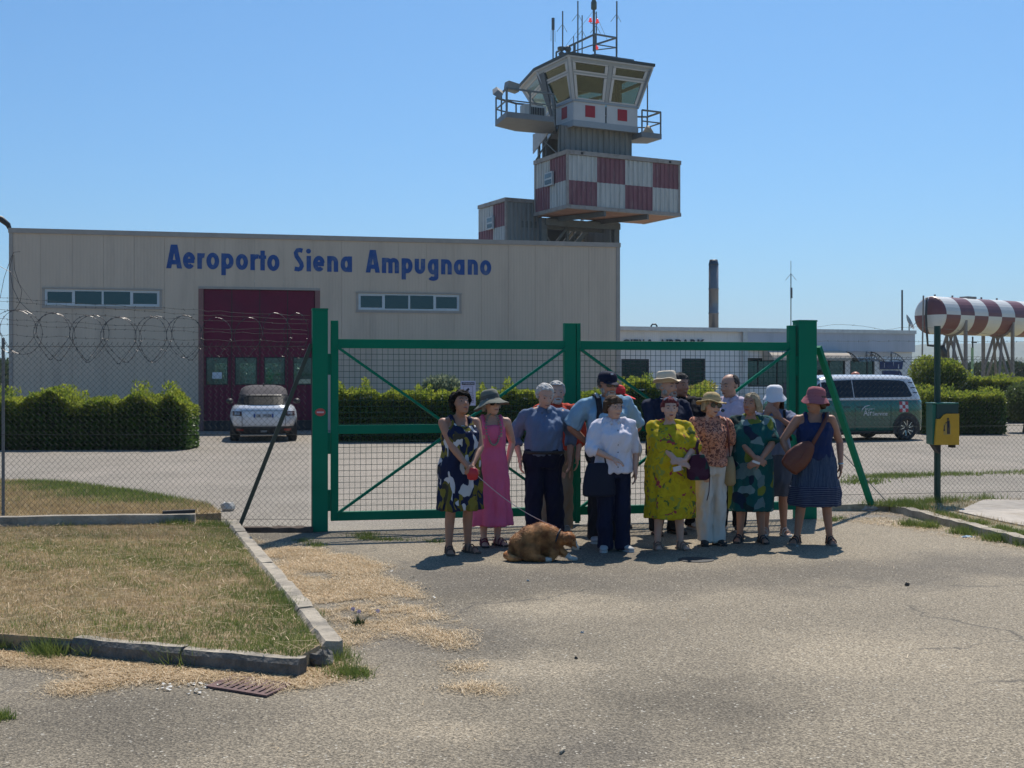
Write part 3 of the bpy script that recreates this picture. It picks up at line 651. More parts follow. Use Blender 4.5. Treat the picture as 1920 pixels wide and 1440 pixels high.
# lower left container
c2 = empty('side_container', (0, 0, 0)); c2.parent = tower
cx0, cy0 = -1.38, 3.29; cz1 = 10.2; L2 = 2.9; cz0 = cz1-2.59
corr((cx0+.08, cy0), (cx0+1.9, cy0), cz0-3, cz1-.18, .22, .045, (0, -1)).build('shaft_panel', cgrey, c2)
zq = cz1-.2; zmm = CAMZ+(HY-(260+770/4.571))/FPX*57
for i, (ya, yb) in enumerate(((cy0+.06, cy0+1.3), (cy0+1.304, cy0+L2))):
    for j, (za, zb) in enumerate(((zmm, zq), (cz0-.3, zmm-.004))):
        corr((cx0, yb), (cx0, ya), za, zb, .25, .045, (-1, 0)).build('check_panel', cred if (i+j) % 2 == 0 else cwhite, c2)
MB().box(cx0-.02, cx0+.08, cy0-.03, cy0+.06, cz0-3, cz1-.18).build('corner_post', crail, c2)
t2 = MB(); t2.box(cx0-.05, cx0+3.4, cy0-.05, cy0+.1, cz1-.18, cz1); t2.box(cx0-.05, cx0+.1, cy0+.1, cy0+L2, cz1-.18, cz1); t2.build('top_rail', crail, c2)
MB().box(cx0+.1, cx0+3.4, cy0+.1, cy0+L2, cz1-.12, cz1-.05).build('container_roof', crail, c2)
a = TF.hitx(880+165/4.571, 260+785/4.571, cx0); b = TF.hitx(880+217/4.571, 260+663/4.571, cx0); small_window(c2, a[0], a[1], b[0], b[1], cx0)
# upper grey shaft
sh0 = (.05, .70); shw = 3.79; SZ = 13.2
corr((sh0[0], .7), (sh0[0]+shw, .7), Z1-.02, SZ, .30, .06, (0, -1)).build('shaft_panel', cgrey, tower)
MB().box(.0, .1, .7, .85, Z1-.02, SZ).build('corner_post', csteel, tower)
corr((shw+.05, .78), (shw+.05, 3.6), Z1-.02, SZ, .30, .05, (1, 0)).build('shaft_panel', cgrey, tower)
MB().box(.75, shw, 3.6, 3.7, Z1-.3, SZ).build('rear_sheet', cgrey, tower)
MB().box(.0, .08, 2.6, 2.75, Z1-.05, SZ).build('corner_post', csteel, tower)
for a, b in (((0, .9, Z1), (0, 2.9, SZ)), ((0, 2.9, Z1), (0, .9, SZ)), ((0, 1.9, Z1), (0, 1.9, SZ))): MB().bar(a, b, .05).build('brace', csteel, tower)
skirt = mat('skirt_pale', (.42, .43, .44), .5)
MB().loft([[(-.06, 3.1, 12.3), (-.06, 1.7, 12.95), (-.06, 1.7, 13.2), (-.06, 3.1, 13.2)], [(-.01, 3.1, 12.3), (-.01, 1.7, 12.95), (-.01, 1.7, 13.2), (-.01, 3.1, 13.2)]]).build('skirt_panel', skirt, tower)
# cab
cab = empty('cab', (0, 0, 0)); cab.parent = tower
CB, CT, CR = 13.2, 14.28, 16.03
base = [(.44, .2), (3.84, .2), (3.84, 1.85), (3.1, 4.5), (1.2, 4.5), (.44, 1.85)]
top = [(-.12, -.38), (4.24, -.38), (4.24, 2.6), (3.4, 5.7), (.7, 5.7), (-.12, 2.6)]
cpal = mat('cab_panel', (.52, .51, .51), .5, 0, .06, 2); cfr = mat('cab_frame', (.30, .32, .34), .45, .1, .05); redp = mat('cab_red', (.33, .01, .02), .5)
cglass = glassmat('cab_glass', (.55, .64, .60), .05); blind = mat('sun_blind', (.10, .13, .11), .8, 0, .25, 4)
MB().prism(base, CB-.02, CB+.16).build('cab_base_beam', cfr, cab)
def lerp(a, b, t): return a+(b-a)*t
def quad(m_, A, B, s0, s1, z0, z1, f0, f1, th=.05, off=0):
    """slab on the facet with base edge A0-B0 at level f0 and top edge A1-B1 at f1"""
    A0, A1 = A; B0, B1 = B
    def pt(s, z, o):
        t = (z-f0)/(f1-f0); p = Vector((lerp(A0[0], A1[0], t), lerp(A0[1], A1[1], t))); q = Vector((lerp(B0[0], B1[0], t), lerp(B0[1], B1[1], t)))
        d = (q-p); nn = Vector((d.y, -d.x)).normalized(); r_ = p+d*s+nn*o; return (r_.x, r_.y, z)
    m_.loft([[pt(s0, z0, off), pt(s1, z0, off), pt(s1, z1, off), pt(s0, z1, off)], [pt(s0, z0, off-th), pt(s1, z0, off-th), pt(s1, z1, off-th), pt(s0, z1, off-th)]])
    return m_
def facet(i, cols, redcols=()):
    A0, B0 = base[i], base[(i+1) % 6]; A1, B1 = top[i], top[(i+1) % 6]; n = cols
    # lower panels are upright
    for k in range(n):
        quad(MB(), (A0, A0), (B0, B0), k/n+.012, (k+1)/n-.012, CB+.17, CT-.06, 0, 1, .04).build('lower_panel', cpal, cab)
        if k in redcols: quad(MB(), (A0, A0), (B0, B0), (k+.36)/n, (k+.66)/n, CB+.36, CT-.2, 0, 1, .01, .012).build('red_square', redp, cab)
    quad(MB(), (A0, A0), (B0, B0), -.01, 1.01, CT-.08, CT+.02, 0, 1, .1, .05).build('ledge', cfr, cab)
    quad(MB(), (A0, A0), (B0, B0), -.005, 1.005, CB-.1, CB+.17, 0, 1, .06, .02).build('base_trim', cfr, cab)
    zt = CT+(CR-CT)*.64
    for k in range(n):
        s0, s1 = k/n, (k+1)/n; e = .032/n*2
        for za, zb in ((CT+.03, zt-.045), (zt+.02, CR-.18)):
            f_ = MB(); w_ = .10
            quad(f_, (A0, A1), (B0, B1), s0+e, s1-e, za, za+.055, CT, CR, .07, .03); quad(f_, (A0, A1), (B0, B1), s0+e, s1-e, zb-.055, zb, CT, CR, .07, .03)
            quad(f_, (A0, A1), (B0, B1), s0+e, s0+e*2.1, za+.07, zb-.07, CT, CR, .07, .03); quad(f_, (A0, A1), (B0, B1), s1-e*2.1, s1-e, za+.07, zb-.07, CT, CR, .07, .03)
            wo = f_.build('window', cpal, cab); quad(MB(), (A0, A1), (B0, B1), s0+e*2.1, s1-e*2.1, za+.07, zb-.07, CT, CR, .008, 0).build('pane', cglass, wo)
        quad(MB(), (A0, A1), (B0, B1), s0-e*.8, s0+e*.8, CT+.02, CR-.15, CT, CR, .08, .02).build('mullion', cfr, cab)
    quad(MB(), (A0, A1), (B0, B1), 0, 1, zt-.05, zt+.02, CT, CR, .06, .015).build('transom', cfr, cab)
    quad(MB(), (A0, A1), (B0, B1), 0, 1, CR-.2, CR, CT, CR, .08, .035).build('head_trim', cfr, cab)
facet(0, 2, (0, 1)); facet(5, 1, (0,)); facet(1, 1); facet(4, 1); facet(2, 1); facet(3, 1)
for i in (0,):
    A0, B0, A1, B1 = base[0], base[1], top[0], top[1]
    quad(MB(), (A0, A1), (B0, B1), .03, .97, CT+1.15, CR-.2, CT, CR, .01, -.25).build('roller_blind', blind, cab)
    quad(MB(), (A0, A1), (B0, B1), .03, .48, CT+.45, CT+1.12, CT, CR, .01, -.3).build('roller_blind', blind, cab)
quad(MB(), (base[5], top[5]), (base[0], top[0]), .05, .97, CT+.1, CR-.2, CT, CR, .01, -.25).build('roller_blind', mat('blind_dark', (.06, .065, .08), .8), cab)
# dark door panel in the left recess
dp_ = MB(); dp_.loft([[( .40, 1.9, CB+.1), (-.08, 2.7, CR-.2), (-.10, 1.95, CR-.2)], [(.46, 1.9, CB+.1), (-.02, 2.7, CR-.2), (-.04, 1.95, CR-.2)]]); dp_.build('recess_panel', mat('recess_grey', (.10, .11, .12), .6), cab)
for a, b in zip(base, top): MB().bar((a[0], a[1], CT), (b[0], b[1], CR), .12).build('corner_mullion', cpal, cab)
ov = [(-.24, -.5), (4.33, -.5), (4.33, 2.7), (3.5, 5.84), (.6, 5.84), (-.24, 2.7)]
MB().prism(ov, CR, CR+.13).build('cab_roof', mat('roof_dark', (.05, .06, .06), .6), cab)
MB().prism([(x*.98+.03, y*.98+.03) for x, y in ov], CR-.06, CR-.001).build('soffit', cpal, cab)
MB().box(1.2, 1.6, 2.0, 2.4, CB+.17, CR-.07).build('inner_column', mat('col_dark', (.06, .07, .06)), cab)
MB().prism([(.8, .7), (3.5, .7), (3.5, 1.3), (.8, 1.3)], CT-.25, CT-.05).build('control_desk', dark, cab)
MB().prism([(x*.97+.05, y*.97+.05) for x, y in base], CB+.165, CB+.2).build('cab_floor', dark, cab)
# balconies
deckm = mat('deck_steel', (.17, .185, .20), .6, 0, .1, 3)
def balcony(poly, zb, open_edges, name):
    b = empty(name, (0, 0, 0)); b.parent = tower
    MB().prism(poly, zb-.24, zb).build('deck', deckm, b)
    rail = []
    for i, (p, q) in enumerate(open_edges):
        p3 = Vector((p[0], p[1], zb)); q3 = Vector((q[0], q[1], zb)); nn = max(1, round((q3-p3).length/1.1))
        for h in (.5, 1.0): MB().bar(p3+Vector((0, 0, h)), q3+Vector((0, 0, h)), .05 if h < 1 else .07).build('rail', csteel, b)
        for k in range(nn+(1 if i == len(open_edges)-1 else 0)): r_ = p3.lerp(q3, k/nn); MB().bar(r_-Vector((0, 0, .1)), r_+Vector((0, 0, 1.0)), .055).build('rail_post', csteel, b)
    return b
lp = [(-3.2, -.4), (-.9, -.4), (.42, 1.7), (-.2, 1.95), (-1.5, 2.05), (-2.8, 1.5)]
bl = balcony(lp, 13.25, [((.3, 1.6), (-.9, -.35)), ((-.9, -.35), (-3.15, -.35)), ((-3.15, -.35), (-2.78, 1.45)), ((-2.78, 1.45), (-1.5, 2.0)), ((-1.5, 2.0), (-.2, 1.9))], 'balcony')
rp = [(3.86, -.1), (4.95, -.1), (4.95, 1.1), (3.86, 1.5)]
br2 = balcony(rp, 13.1, [((3.9, -.06), (4.92, -.06)), ((4.92, -.06), (4.92, 1.05)), ((4.92, 1.05), (3.9, 1.45))], 'balcony')
# fixtures on the left balcony
fx = empty('floodlight', (-3.0, -.1, 14.2)); fx.parent = tower
MB().box(-.1, .45, -.2, .2, .05, .4, Matrix.Rotation(radians(10), 4, 'Y')).build('housing', mat('flood_grey', (.22, .22, .21), .5), fx)
MB().loft([[(-.75, -.1, -.25), (-.45, -.2, -.42), (-.3, .2, -.1), (-.6, .25, .05)], [(-.5, -.1, -.02), (-.3, -.2, -.2), (-.15, .2, .05), (-.4, .25, .2)]]).build('spot_head', MC['flood_grey'], fx)
MB().bar((-.05, 0, .1), (-.05, 0, -.9), .06).build('stem', csteel, fx)
ac = MB(); ac.box(-1.75, -.65, .7, 1.15, 13.27, 13.95); aco = ac.build('air_conditioner', mat('ac_white', (.45, .45, .43), .5), tower, bevel=.02)
fan = MB()
for k in range(9): fan.box(-1.5+.085*k, -1.45+.085*k, .68, .695, 13.4, 13.85)
fan.build('grille', rubber, aco)
MB().lathe([(.24, 0), (.26, .15), (.1, .42), (.03, .46)], 12, Matrix.Translation((4.6, .5, 13.1))).build('beacon_cover', mat('beacon_tan', (.35, .28, .2), .6), tower, True)
# roof platform rails
RZ = CR+.13
pf = empty('roof_platform', (0, 0, 0)); pf.parent = tower
MB().box(2.2, 3.9, .6, 2.4, RZ+.25, RZ+.4).build('platform_deck', deckm, pf)
q = {}
def rl(px, py, D): v = TF.loc(P(px, py, D)); return v
A = rl(1115.5, 64, 54.2); B = rl(1156, 71, 55.6); Cc = rl(1043, 98, 58.5); E = rl(1118, 83, 57.5)
for dz in (0, -.45, -.9):
    MB().bar(A+Vector((0,0,dz)), B+Vector((0,0,dz)), .07 if dz == 0 else .045).build('rail', csteel, pf)
    MB().bar(A+Vector((0,0,dz)), Cc+Vector((0,0,dz*.55)), .07 if dz == 0 else .045).build('rail', csteel, pf)
    MB().bar(B+Vector((0,0,dz)), E+Vector((0,0,dz*.6)), .07 if dz == 0 else .045).build('rail', csteel, pf)
for p_, d in ((A, 1.35), (B, 1.3), (Cc, .6), (A.lerp(Cc, .5), .8)): MB().bar(p_, p_-Vector((0, 0, d)), .06).build('rail_post', csteel, pf)
MB().bar(A-Vector((0,0,1.3)), B-Vector((0,0,1.15)), .12, .2).build('deck_edge', deckm, pf)
# masts and antennas
def mast(px, y0, y1, D, r, nm='whip_antenna', rods=None, thick=None):
    a = rl(px, y0, D); b = rl(px, y1, D); o = empty(nm, b); o.parent = tower; h = a.z-b.z
    MB().tube([(0, 0, 0), (0, 0, h)], r, 6).build('mast', csteel, o)
    if rods: 
        for t in (.3, 2.2, 4.3): MB().tube([(0, 0, h*rods), (cos(t)*.3, sin(t)*.3, h*rods-.32)], .012, 4).build('radial_rod', csteel, o)
    if thick:
        za, zb = rl(px, thick[0], D).z-b.z, rl(px, thick[1], D).z-b.z; MB().tube([(0, 0, zb), (0, 0, za)], thick[2], 8).build('sleeve', csteel, o)
    return o
m0 = mast(1037, 34, 116, 56, .035, 'folded_antenna', None, (34, 56, .075))
for sx in (-.1, .1): MB().tube([(sx, 0, rl(1037, 57, 56).z-rl(1037, 116, 56).z), (sx*1.1, 0, rl(1037, 78, 56).z-rl(1037, 116, 56).z)], .01, 4).build('side_rod', csteel, m0)
mast(1055, 21, 96, 56.5, .035, rods=.68); mast(1083.5, 2, 108, 56, .035, rods=.78); mast(1091.5, 29, 108, 57, .03, rods=.65); mast(1075.5, 68, 104, 56.5, .025); mast(1156.5, 2.5, 100, 55.6, .038, rods=.76)
mast(1118, 22, 86, 56.5, .03, rods=.6)
mast(1214, 148, 250, 56.2, .035, 'lightning_rod')
mm = mast(1113.5, -30, 96, 54.5, .06, 'light_mast')
ra = rl(1113.5, 19, 54.5).z; rb = rl(1113.5, -30, 54.5).z; b0 = rl(1113.5, 96, 54.5).z
MB().lathe([(.05, ra-b0), (.13, ra-b0+.05), (.13, ra-b0+.35), (.08, ra-b0+.45), (.1, rb-b0)], 10).build('mast_head', mat('mast_green', (.10, .13, .11), .6), mm, True)
lz = rl(1113.5, 44, 54.5).z-b0; glow = mat('lamp_red', (.5, .03, .03), .25)
glow.node_tree.nodes['Principled BSDF'].inputs['Emission Color'].default_value = (1, .08, .08, 1); glow.node_tree.nodes['Principled BSDF'].inputs['Emission Strength'].default_value = .5
for sx in (-1, 1):
    MB().tube([(0, 0, lz), (sx*.18, 0, lz), (sx*.18, 0, lz+.05)], .02, 5).build('lamp_arm', csteel, mm)
    MB().lathe([(.085, lz+.05), (.085, lz+.1), (.06, lz+.1), (.055, lz+.2), (.03, lz+.23)], 10, Matrix.Translation((sx*.18, 0, 0))).build('red_lamp', glow, mm, True)
for tx, D_ in ((1140, 57), (1050, 57)):
    p_ = rl(tx, 78 if tx > 1100 else 100, D_); MB().tube([Vector((0, 0, ra-b0)), p_-mm.location], .008, 4).build('guy_wire', csteel, mm)
bl2 = rl(1118, 92, 55.5); MB().lathe([(.1, 0), (.1, .1), (.05, .12), (.05, .22), (.02, .24)], 10, Matrix.Translation(bl2)).build('roof_beacon', glow, tower, True)
an = rl(1053, 92, 57); MB().lathe([(.12, 0), (.16, .1), (.03, .2), (.2, .28), (.2, .38), (.05, .4)], 10, Matrix.Translation(an-Vector((0, 0, .3)))).build('wind_sensor', csteel, tower, True)
an = rl(1065, 92, 57); MB().sphere(an, .16, 10, 6).build('wind_sensor', csteel, tower, True)
# long whip on the top left edge
# ================================================================ WATER TANK
KD = 75.0; kc = P(1745, 591, KD); KF = Frame(kc.x, kc.y, 33)
tank = empty('water_tank', (kc.x, kc.y, 0), KF.a, 'raised horizontal water tank with brown red and white checks on steel trestles', 'water tank')
R_ = 35*KD/FPX*1.02; zc = kc.z; kred = mat('tank_red', (.15, .05, .06), .45, 0, .12, 1); kwh = mat('tank_white', (.62, .62, .60), .45, 0, .06, 1)
NT = 32; nseg = 7; L3 = 1.37
for i in range(nseg):
    for hf in (0, 1):
        m_ = MB(); x0, x1 = i*L3, (i+1)*L3
        for k in range(NT//2):
            t0 = pi*hf+pi*k/(NT//2)+.0; t1 = pi*hf+pi*(k+1)/(NT//2)
            m_.face([(x0, cos(t0)*-R_, zc+sin(t0)*R_), (x0, cos(t1)*-R_, zc+sin(t1)*R_), (x1, cos(t1)*-R_, zc+sin(t1)*R_), (x1, cos(t0)*-R_, zc+sin(t0)*R_)][::-1])
        m_.build('tank_panel', kwh if (i+hf) % 2 == 0 else kred, tank, True)
for end, sg in ((0, -1), (nseg*L3, 1)):
    for qd in range(4):
        m_ = MB(); K = 8
        for a_ in range(K):
            for b_ in range(6):
                def pt(u, v): t = pi/2*(qd+u/K); f = v/6*pi/2; return (end+sg*.38*cos(f), -cos(t)*R_*sin(f), zc+sin(t)*R_*sin(f))
                m_.face([pt(a_, b_), pt(a_+1, b_), pt(a_+1, b_+1), pt(a_, b_+1)])
        m_.build('end_cap_panel', (kwh if qd in (1, 3) else kred) if sg < 0 else (kred if qd % 2 else kwh), tank, True)
ts = mat('trestle_steel', (.22, .20, .19), .6, 0, .15, 2)
for x in (1.95, 6.7):
    tr_ = MB()
    tr_.tube([(x, -cos(t)*(R_+.03), zc-sin(t)*(R_+.03)) for t in [pi*(.12+.76*k/12) for k in range(13)]], .09, 6)
    to = tr_.build('saddle', ts, tank, True)
    for sy in (-1, 1):
        MB().bar((x, sy*(R_-.1), 0), (x, sy*(R_-.1), zc-.3), .17).build('leg', ts, to)
        MB().bar((x, sy*.1, zc-R_), (x, sy*(R_-.1)*-1, 1.2), .12).build('cross_brace', ts, to)
        MB().bar((x, sy*.3, zc-R_), (x+1.3, sy*.9, .2), .12).build('rake_leg', ts, to)
        MB().bar((x, sy*.3, zc-R_), (x-1.3, sy*.9, .2), .12).build('rake_leg', ts, to)
MB().bar((1.95, -R_+.1, 1.5), (6.7, -R_+.1, 1.5), .1).build('tie_bar', ts, tank)
MB().tube([(-.5, -.1, zc+R_*.9), (-.58, -.1, zc), (-.5, -.1, zc-R_*.9), (-.4, -.1, zc-R_-.7), (.9, -.1, zc-R_-.75)], .07, 8).build('pipe', mat('pipe_dark', (.03, .035, .04), .5), tank, True)
MB().bar((-.75, -.05, zc+R_), (-.95, -.05, .4), .07).build('ladder_rail', ts, tank)
MB().tube([(.9, -.1, zc-R_-.75), (1.15, -.1, zc-R_-1.1), (1.15, -.1, 1.8)], .2, 8).build('drain_sleeve', MC['pipe_dark'], tank, True)
MB().tube([(3.3, -.6, zc-R_-1.5), (3.3, -.6, zc-R_-.1)], .05, 6).build('outlet_pipe', MC['pipe_dark'], tank); MB().box(3.2, 3.7, -.62, -.58, zc-R_-.5, zc-R_-.4).build('valve', MC['pipe_dark'], tank)
for x in (.4, 2.1, 5.0, 6.6): MB().tube([(x, 0, zc+R_-.02), (x, 0, zc+R_+.12)], .06, 6).build('top_fitting', ts, tank)
MB().box(3.2, 4.1, -.3, .3, zc+R_-.02, zc+R_+.1).build('manhole', ts, tank)
pp = P(1823, 700, 60); gp = MB().tube([(pp.x, pp.y, 0), (pp.x, pp.y, CAMZ+(HY-652)*60/FPX)], .07, 8).build('green_pole', mat('pole_palegreen', (.25, .38, .2), .6)); tag(gp, 'pale green pole standing below the checkered water tank', 'pole')
# ================================================================ GATE
green = mat('gate_green', (.0008, .185, .098), .5, 0, .10, 3, spec=.12, dirt=(.004, .14, .085), dscale=1.5)
gang = atan2(GL1.y-GL0.y, GL1.x-GL0.x); GFm = Frame(GL0.x, GL0.y, math.degrees(gang))
def gx(px, y=0): return GFm.hit(px, 700, y)[0]
def gz(px, py, y=0): return GFm.hit(px, py, y)[1]
def gpost(px0, px1, ptop, label):
    x0, x1 = gx(px0), gx(px1); o = empty('gate_post', GFm.o+GFm.u*((x0+x1)/2), gang, label, 'gate post'); w_ = (x1-x0)/2; zt = gz((px0+px1)/2, ptop)
    MB().box(-w_, w_, 0, .18, 0, zt-.02).build('post', green, o, bevel=.006); MB().box(-w_-.004, w_+.004, -.004, .184, zt-.02, zt).build('cap', green, o)
    return o, x0, x1
pl_, a0, a1 = gpost(586, 615, 578, 'thick green gate post with red oval sticker at the left end')
pr_, b0_, b1_ = gpost(1498, 1532, 600, 'thick green gate post at the right end beside the slanting green brace')
MB().lathe([(.001, 0), (.058, 0), (.058, .004), (.001, .004)], 24, Matrix.Translation((0, -.003, gz(600, 773))) @ Matrix.Rotation(radians(90), 4, 'X') @ Matrix.Scale(.75, 4, (0, 1, 0))).build('sticker', mat('sticker_red', (.45, .06, .05), .5), pl_)
MB().box(-.04, .04, -.0095, -.0075, gz(600, 774.5), gz(600, 771.5)).build('sticker_print', mat('sticker_white', (.6, .5, .5)), pl_)
def leaf(px0, px1, label, st_l, st_r, hinge):
    x0, x1 = gx(px0), gx(px1); o = empty('gate_leaf', GFm.o+GFm.u*x0, gang, label, 'gate', 'green mesh gate leaves'); W_ = x1-x0
    zb0, zb1, zt0, zt1, ztop = .115, .215, 2.085, 2.19, 2.40
    for k, (xa, wd) in enumerate(((0, st_l), (W_-st_r, st_r))): MB().box(xa, xa+wd, .04, .12, zb0 if (k == 0) == (hinge == 'l') else .04, ztop).build('stile', green, o, bevel=.004)
    MB().box(st_l, W_-st_r, .045, .115, zt0, zt1).build('top_rail', green, o, bevel=.004)
    MB().box(st_l, W_-st_r, .045, .115, zb0, zb1).build('bottom_rail', green, o, bevel=.004)
    MB().box(st_l, W_-st_r, .05, .11, 1.105, 1.205).build('middle_rail', green, o, bevel=.004)
    MB().bar((st_l-.01, .045, zt0+.01), (W_-st_r+.01, .045, zb1-.01), .03, .045, (0, 1, 0)).build('brace', green, o)
    MB().bar((st_l-.01, .012, zb1-.01), (W_-st_r+.01, .012, zt0+.01), .03, .045, (0, 1, 0)).build('brace', green, o)
    m_ = MB(); gm = mat('mesh_green', (.02, .07, .055), .6, 0, spec=.2)
    nx = round((W_-st_l-st_r)/.0635); nz = round((zt0-zb1)/.0665)
    for i in range(1, nx): x = st_l+(W_-st_l-st_r)*i/nx; m_.box(x-.002, x+.002, .088, .0915, zb1, zt0)
    for j in range(1, nz): z = zb1+(zt0-zb1)*j/nz; m_.box(st_l, W_-st_r, .0918, .0995, z-.0024, z+.0024)
    tag(m_.build('mesh_infill', gm, o), kind='stuff')
    for z in (.35, 1.0, 1.9):
        xx = -.028 if hinge == 'l' else W_+.028
        MB().box(xx-.024, xx+.024, .03, .10, z-.12, z+.12).build('hinge', green, o)
    return o, x0, x1
lf, lx0, lx1 = leaf(621, 1081.5, 'wider green wire mesh gate leaf on the left with the camera warning sign', .085, .14, 'l')
rf, rx0, rx1 = leaf(1083, 1495, 'green wire mesh gate leaf on the right in front of the white low building', .05, .09, 'r')
bo_ = MB(); bo_.box(-.02, .03, .02, .05, .02, 1.35); bo_.box(-.03, .05, .015, .06, .5, .56); bo_.build('drop_bolt', green, rf)
# warning sign
sx0, sx1 = gx(864, -.02)-lx0, gx(892.5, -.02)-lx0; sz0, sz1 = gz(878, 760.5), gz(878, 714)
sg = empty('camera_warning_sign', GFm.o+GFm.u*lx0+GFm.v*-.02, gang, 'white video surveillance notice hung on the left gate leaf behind two women', 'sign')
MB().box(sx0, sx1, .02, .026, sz0, sz1).build('board', mat('sign_board', (.62, .60, .68), .5), sg)
ink = mat('sign_ink', (.015, .015, .03), .6); sw = sx1-sx0; shh = sz1-sz0
MB().box(sx0+.08*sw, sx1-.08*sw, .017, .0195, sz1-.17*shh, sz1-.06*shh).build('header', ink, sg)
tx = bpy.data.curves.new('t', 'FONT'); tx.body = 'ATTENZIONE'; tx.extrude = .02; 
me = evaluated(bpy.data.objects.new('t', tx))
ex = max(v.co.x for v in me.vertices); ey = max(v.co.y for v in me.vertices)
for v in me.vertices: v.co = (sx0+.12*sw+v.co.x/ex*.76*sw, .0165-v.co.z*.01, sz1-.145*shh+v.co.y/ey*.06*shh)
me.materials.clear(); link_mesh('header_text', me, mat('ink_white', (.8, .8, .8)), sg)
def srect(u0, u1, v0, v1, nm): MB().box(sx0+u0*sw, sx0+u1*sw, .0175, .0195, sz1-v1*shh, sz1-v0*shh).build(nm, ink, sg)
for v in (.60, .66, .72, .79, .85): srect(.2, .88, v, v+.018, 'text_line')
for u0, u1, v0, v1 in ((.2, .8, .215, .222), (.2, .8, .555, .562), (.2, .212, .22, .56), (.788, .8, .22, .56)): srect(u0, u1, v0, v1, 'frame_line')
def spt(u, v, y=.0175): return (sx0+u*sw, y, sz1-v*shh)
cm = MB(); poly = [(.27, .41), (.52, .28), (.6, .35), (.36, .48)]; cm.loft([[spt(u, v) for u, v in poly], [spt(u, v, .0195) for u, v in poly]]); cm.bar(spt(.5, .4), spt(.58, .48), .004); cm.bar(spt(.58, .48), spt(.74, .48), .003); cm.build('camera_symbol', ink, sg)
# right slanting brace and left dark brace
pb0 = P(1534, 655, 15.05); pb1 = G(1633, 943); pb1.z = 0
pb0 = P(1534, 650, 15.1); pb1 = P(1633, 945, 15.85)
o = MB().bar(pb0, pb1, .075, .05).build('slanting_brace', green); tag(o, 'bright green slanting brace right of the right gate post', 'fence brace')
og = mat('olive_metal', (.035, .045, .03), .5); pa = P(583, 645, 13.75)
o = MB().bar((pa.x, 13.78, pa.z), (P(448, 983, 13.7).x, 13.6, 0.0), .065, .045).build('slanting_brace', og); tag(o, 'dark olive slanting brace in front of the white car', 'fence brace')

# ================================================================ CHAIN LINK FENCES
wire = mat('link_wire', (.05, .055, .052), .7, 0, spec=.15); wire2 = mat('link_wire_green', (.07, .08, .072), .7, 0, spec=.15)
def chainlink(m_, ax, bx, f, z0, z1, cw=.0335, ch=.067, r=.0021):
    """zigzag wires between plan x ax..bx; f(x) gives y"""
    n = int((bx-ax)/cw*1.0); nz = int((z1-z0)/(ch/2))
    for i in range(n):
        xc = ax+cw*(i+.5); sgn = 1
        pts = []
        for j in range(nz+1):
            x = xc+(cw/2 if (j+i) % 2 else -cw/2)*1.03; pts.append(Vector((x, f(x)+(.002 if j % 2 else -.002), z0+(z1-z0)*j/nz)))
        pts.append(pts[-1]+Vector((.014, 0, .02)))
        m_.tube(pts, r, 3, cap=False)
def barbed(a, b, sag, r=.0022, nseg=30, step=.11, wob=.01):
    m_ = MB(); a = Vector(a); b = Vector(b); pts = []
    for k in range(nseg+1):
        t = k/nseg; p = a.lerp(b, t); p.z -= sag*4*t*(1-t); p.z += random.uniform(-wob, wob); pts.append(p)
    m_.tube(pts, r, 3, cap=False); L_ = (b-a).length; n = int(L_/step)
    for k in range(1, n):
        t = k/n; i = min(int(t*nseg), nseg-1); p = pts[i].lerp(pts[i+1], t*nseg-i)
        for q in range(2):
            d = Vector((random.uniform(-.6, .6), random.uniform(-1, 1), random.uniform(-1, 1))).normalized()*.016; m_.tube([p-d, p+d], .0015, 3, cap=False)
    return m_
# left fence
lf_ = empty('left_fence', (-4, 13.75, 0), 0, 'chain link fence with barbed wire and razor loops left of the gate', 'fence')
def T(m_, off): m_.v = [(x-off[0], y-off[1], z-off[2]) for x, y, z in m_.v]; return m_
off = lf_.location
m_ = MB(); chainlink(m_, -7.2, -2.28, lambda x: 13.75, .06, 2.13); tag(T(m_, off).build('chain_link', wire, lf_), kind='stuff')
for z in (.14, 1.1, 2.1): T(MB().tube([(-7.2, 13.752, z), (-2.26, 13.752, z)], .0025, 4), off).build('line_wire', wire, lf_)
for px in (6,): x = (px-960)/FPX*13.8; T(MB().tube([(x, 13.8, 0), (x, 13.8, 2.2)], .019, 8), off).build('fence_post', mat('post_grey', (.16, .16, .16), .5), lf_)
T(MB().tube([(-2.27, 13.78, 0), (-2.27, 13.78, 2.2)], .014, 8), off).build('fence_post', MC['black_metal'], lf_)
for y0, y1 in ((555, 592), (562, 600), (580, 607), (598, 620), (608, 626), (628, 640)):
    a = P(-60, y0-3, 13.75); b = P(584, y1, 13.75); T(barbed(a, b, .02), off).build('barbed_wire', wire, lf_)
razor = mat('razor_wire', (.06, .055, .055), .4, .6)
def teardrop(cx, cz, rx, rz, tilt, y, point=.0, n=30):
    pts = []
    for k in range(n):
        t = 2*pi*k/n; x = sin(t)*rx; z = cos(t)*rz
        if z < 0: x *= 1-point*(-z/rz)**1.2; z *= 1+point*.25
        pts.append(Vector((cx+x+tilt*z, y+.05*sin(t), cz+z)))
    return pts
zz = CAMZ+(HY-632)/FPX*13.72
def loop(px, py, rx, rz, tilt, point, y=13.70, part=None):
    c = P(px, py, y); m_ = MB(); pts = teardrop(c.x, c.z, rx, rz, tilt, y, point); m_.tube(pts, .003, 3, closed=True)
    for i, p in enumerate(pts):
        if i % 2 == 0:
            d = (pts[(i+1) % len(pts)]-p).normalized(); nrm = Vector((-d.z, 0, d.x)); m_.tube([p-nrm*.013, p+nrm*.013], .0022, 3, cap=False)
            m_.tube([p-d*.012, p+d*.012], .0042, 3, cap=False)
    T(m_, off).build('razor_loop', razor, lf_)
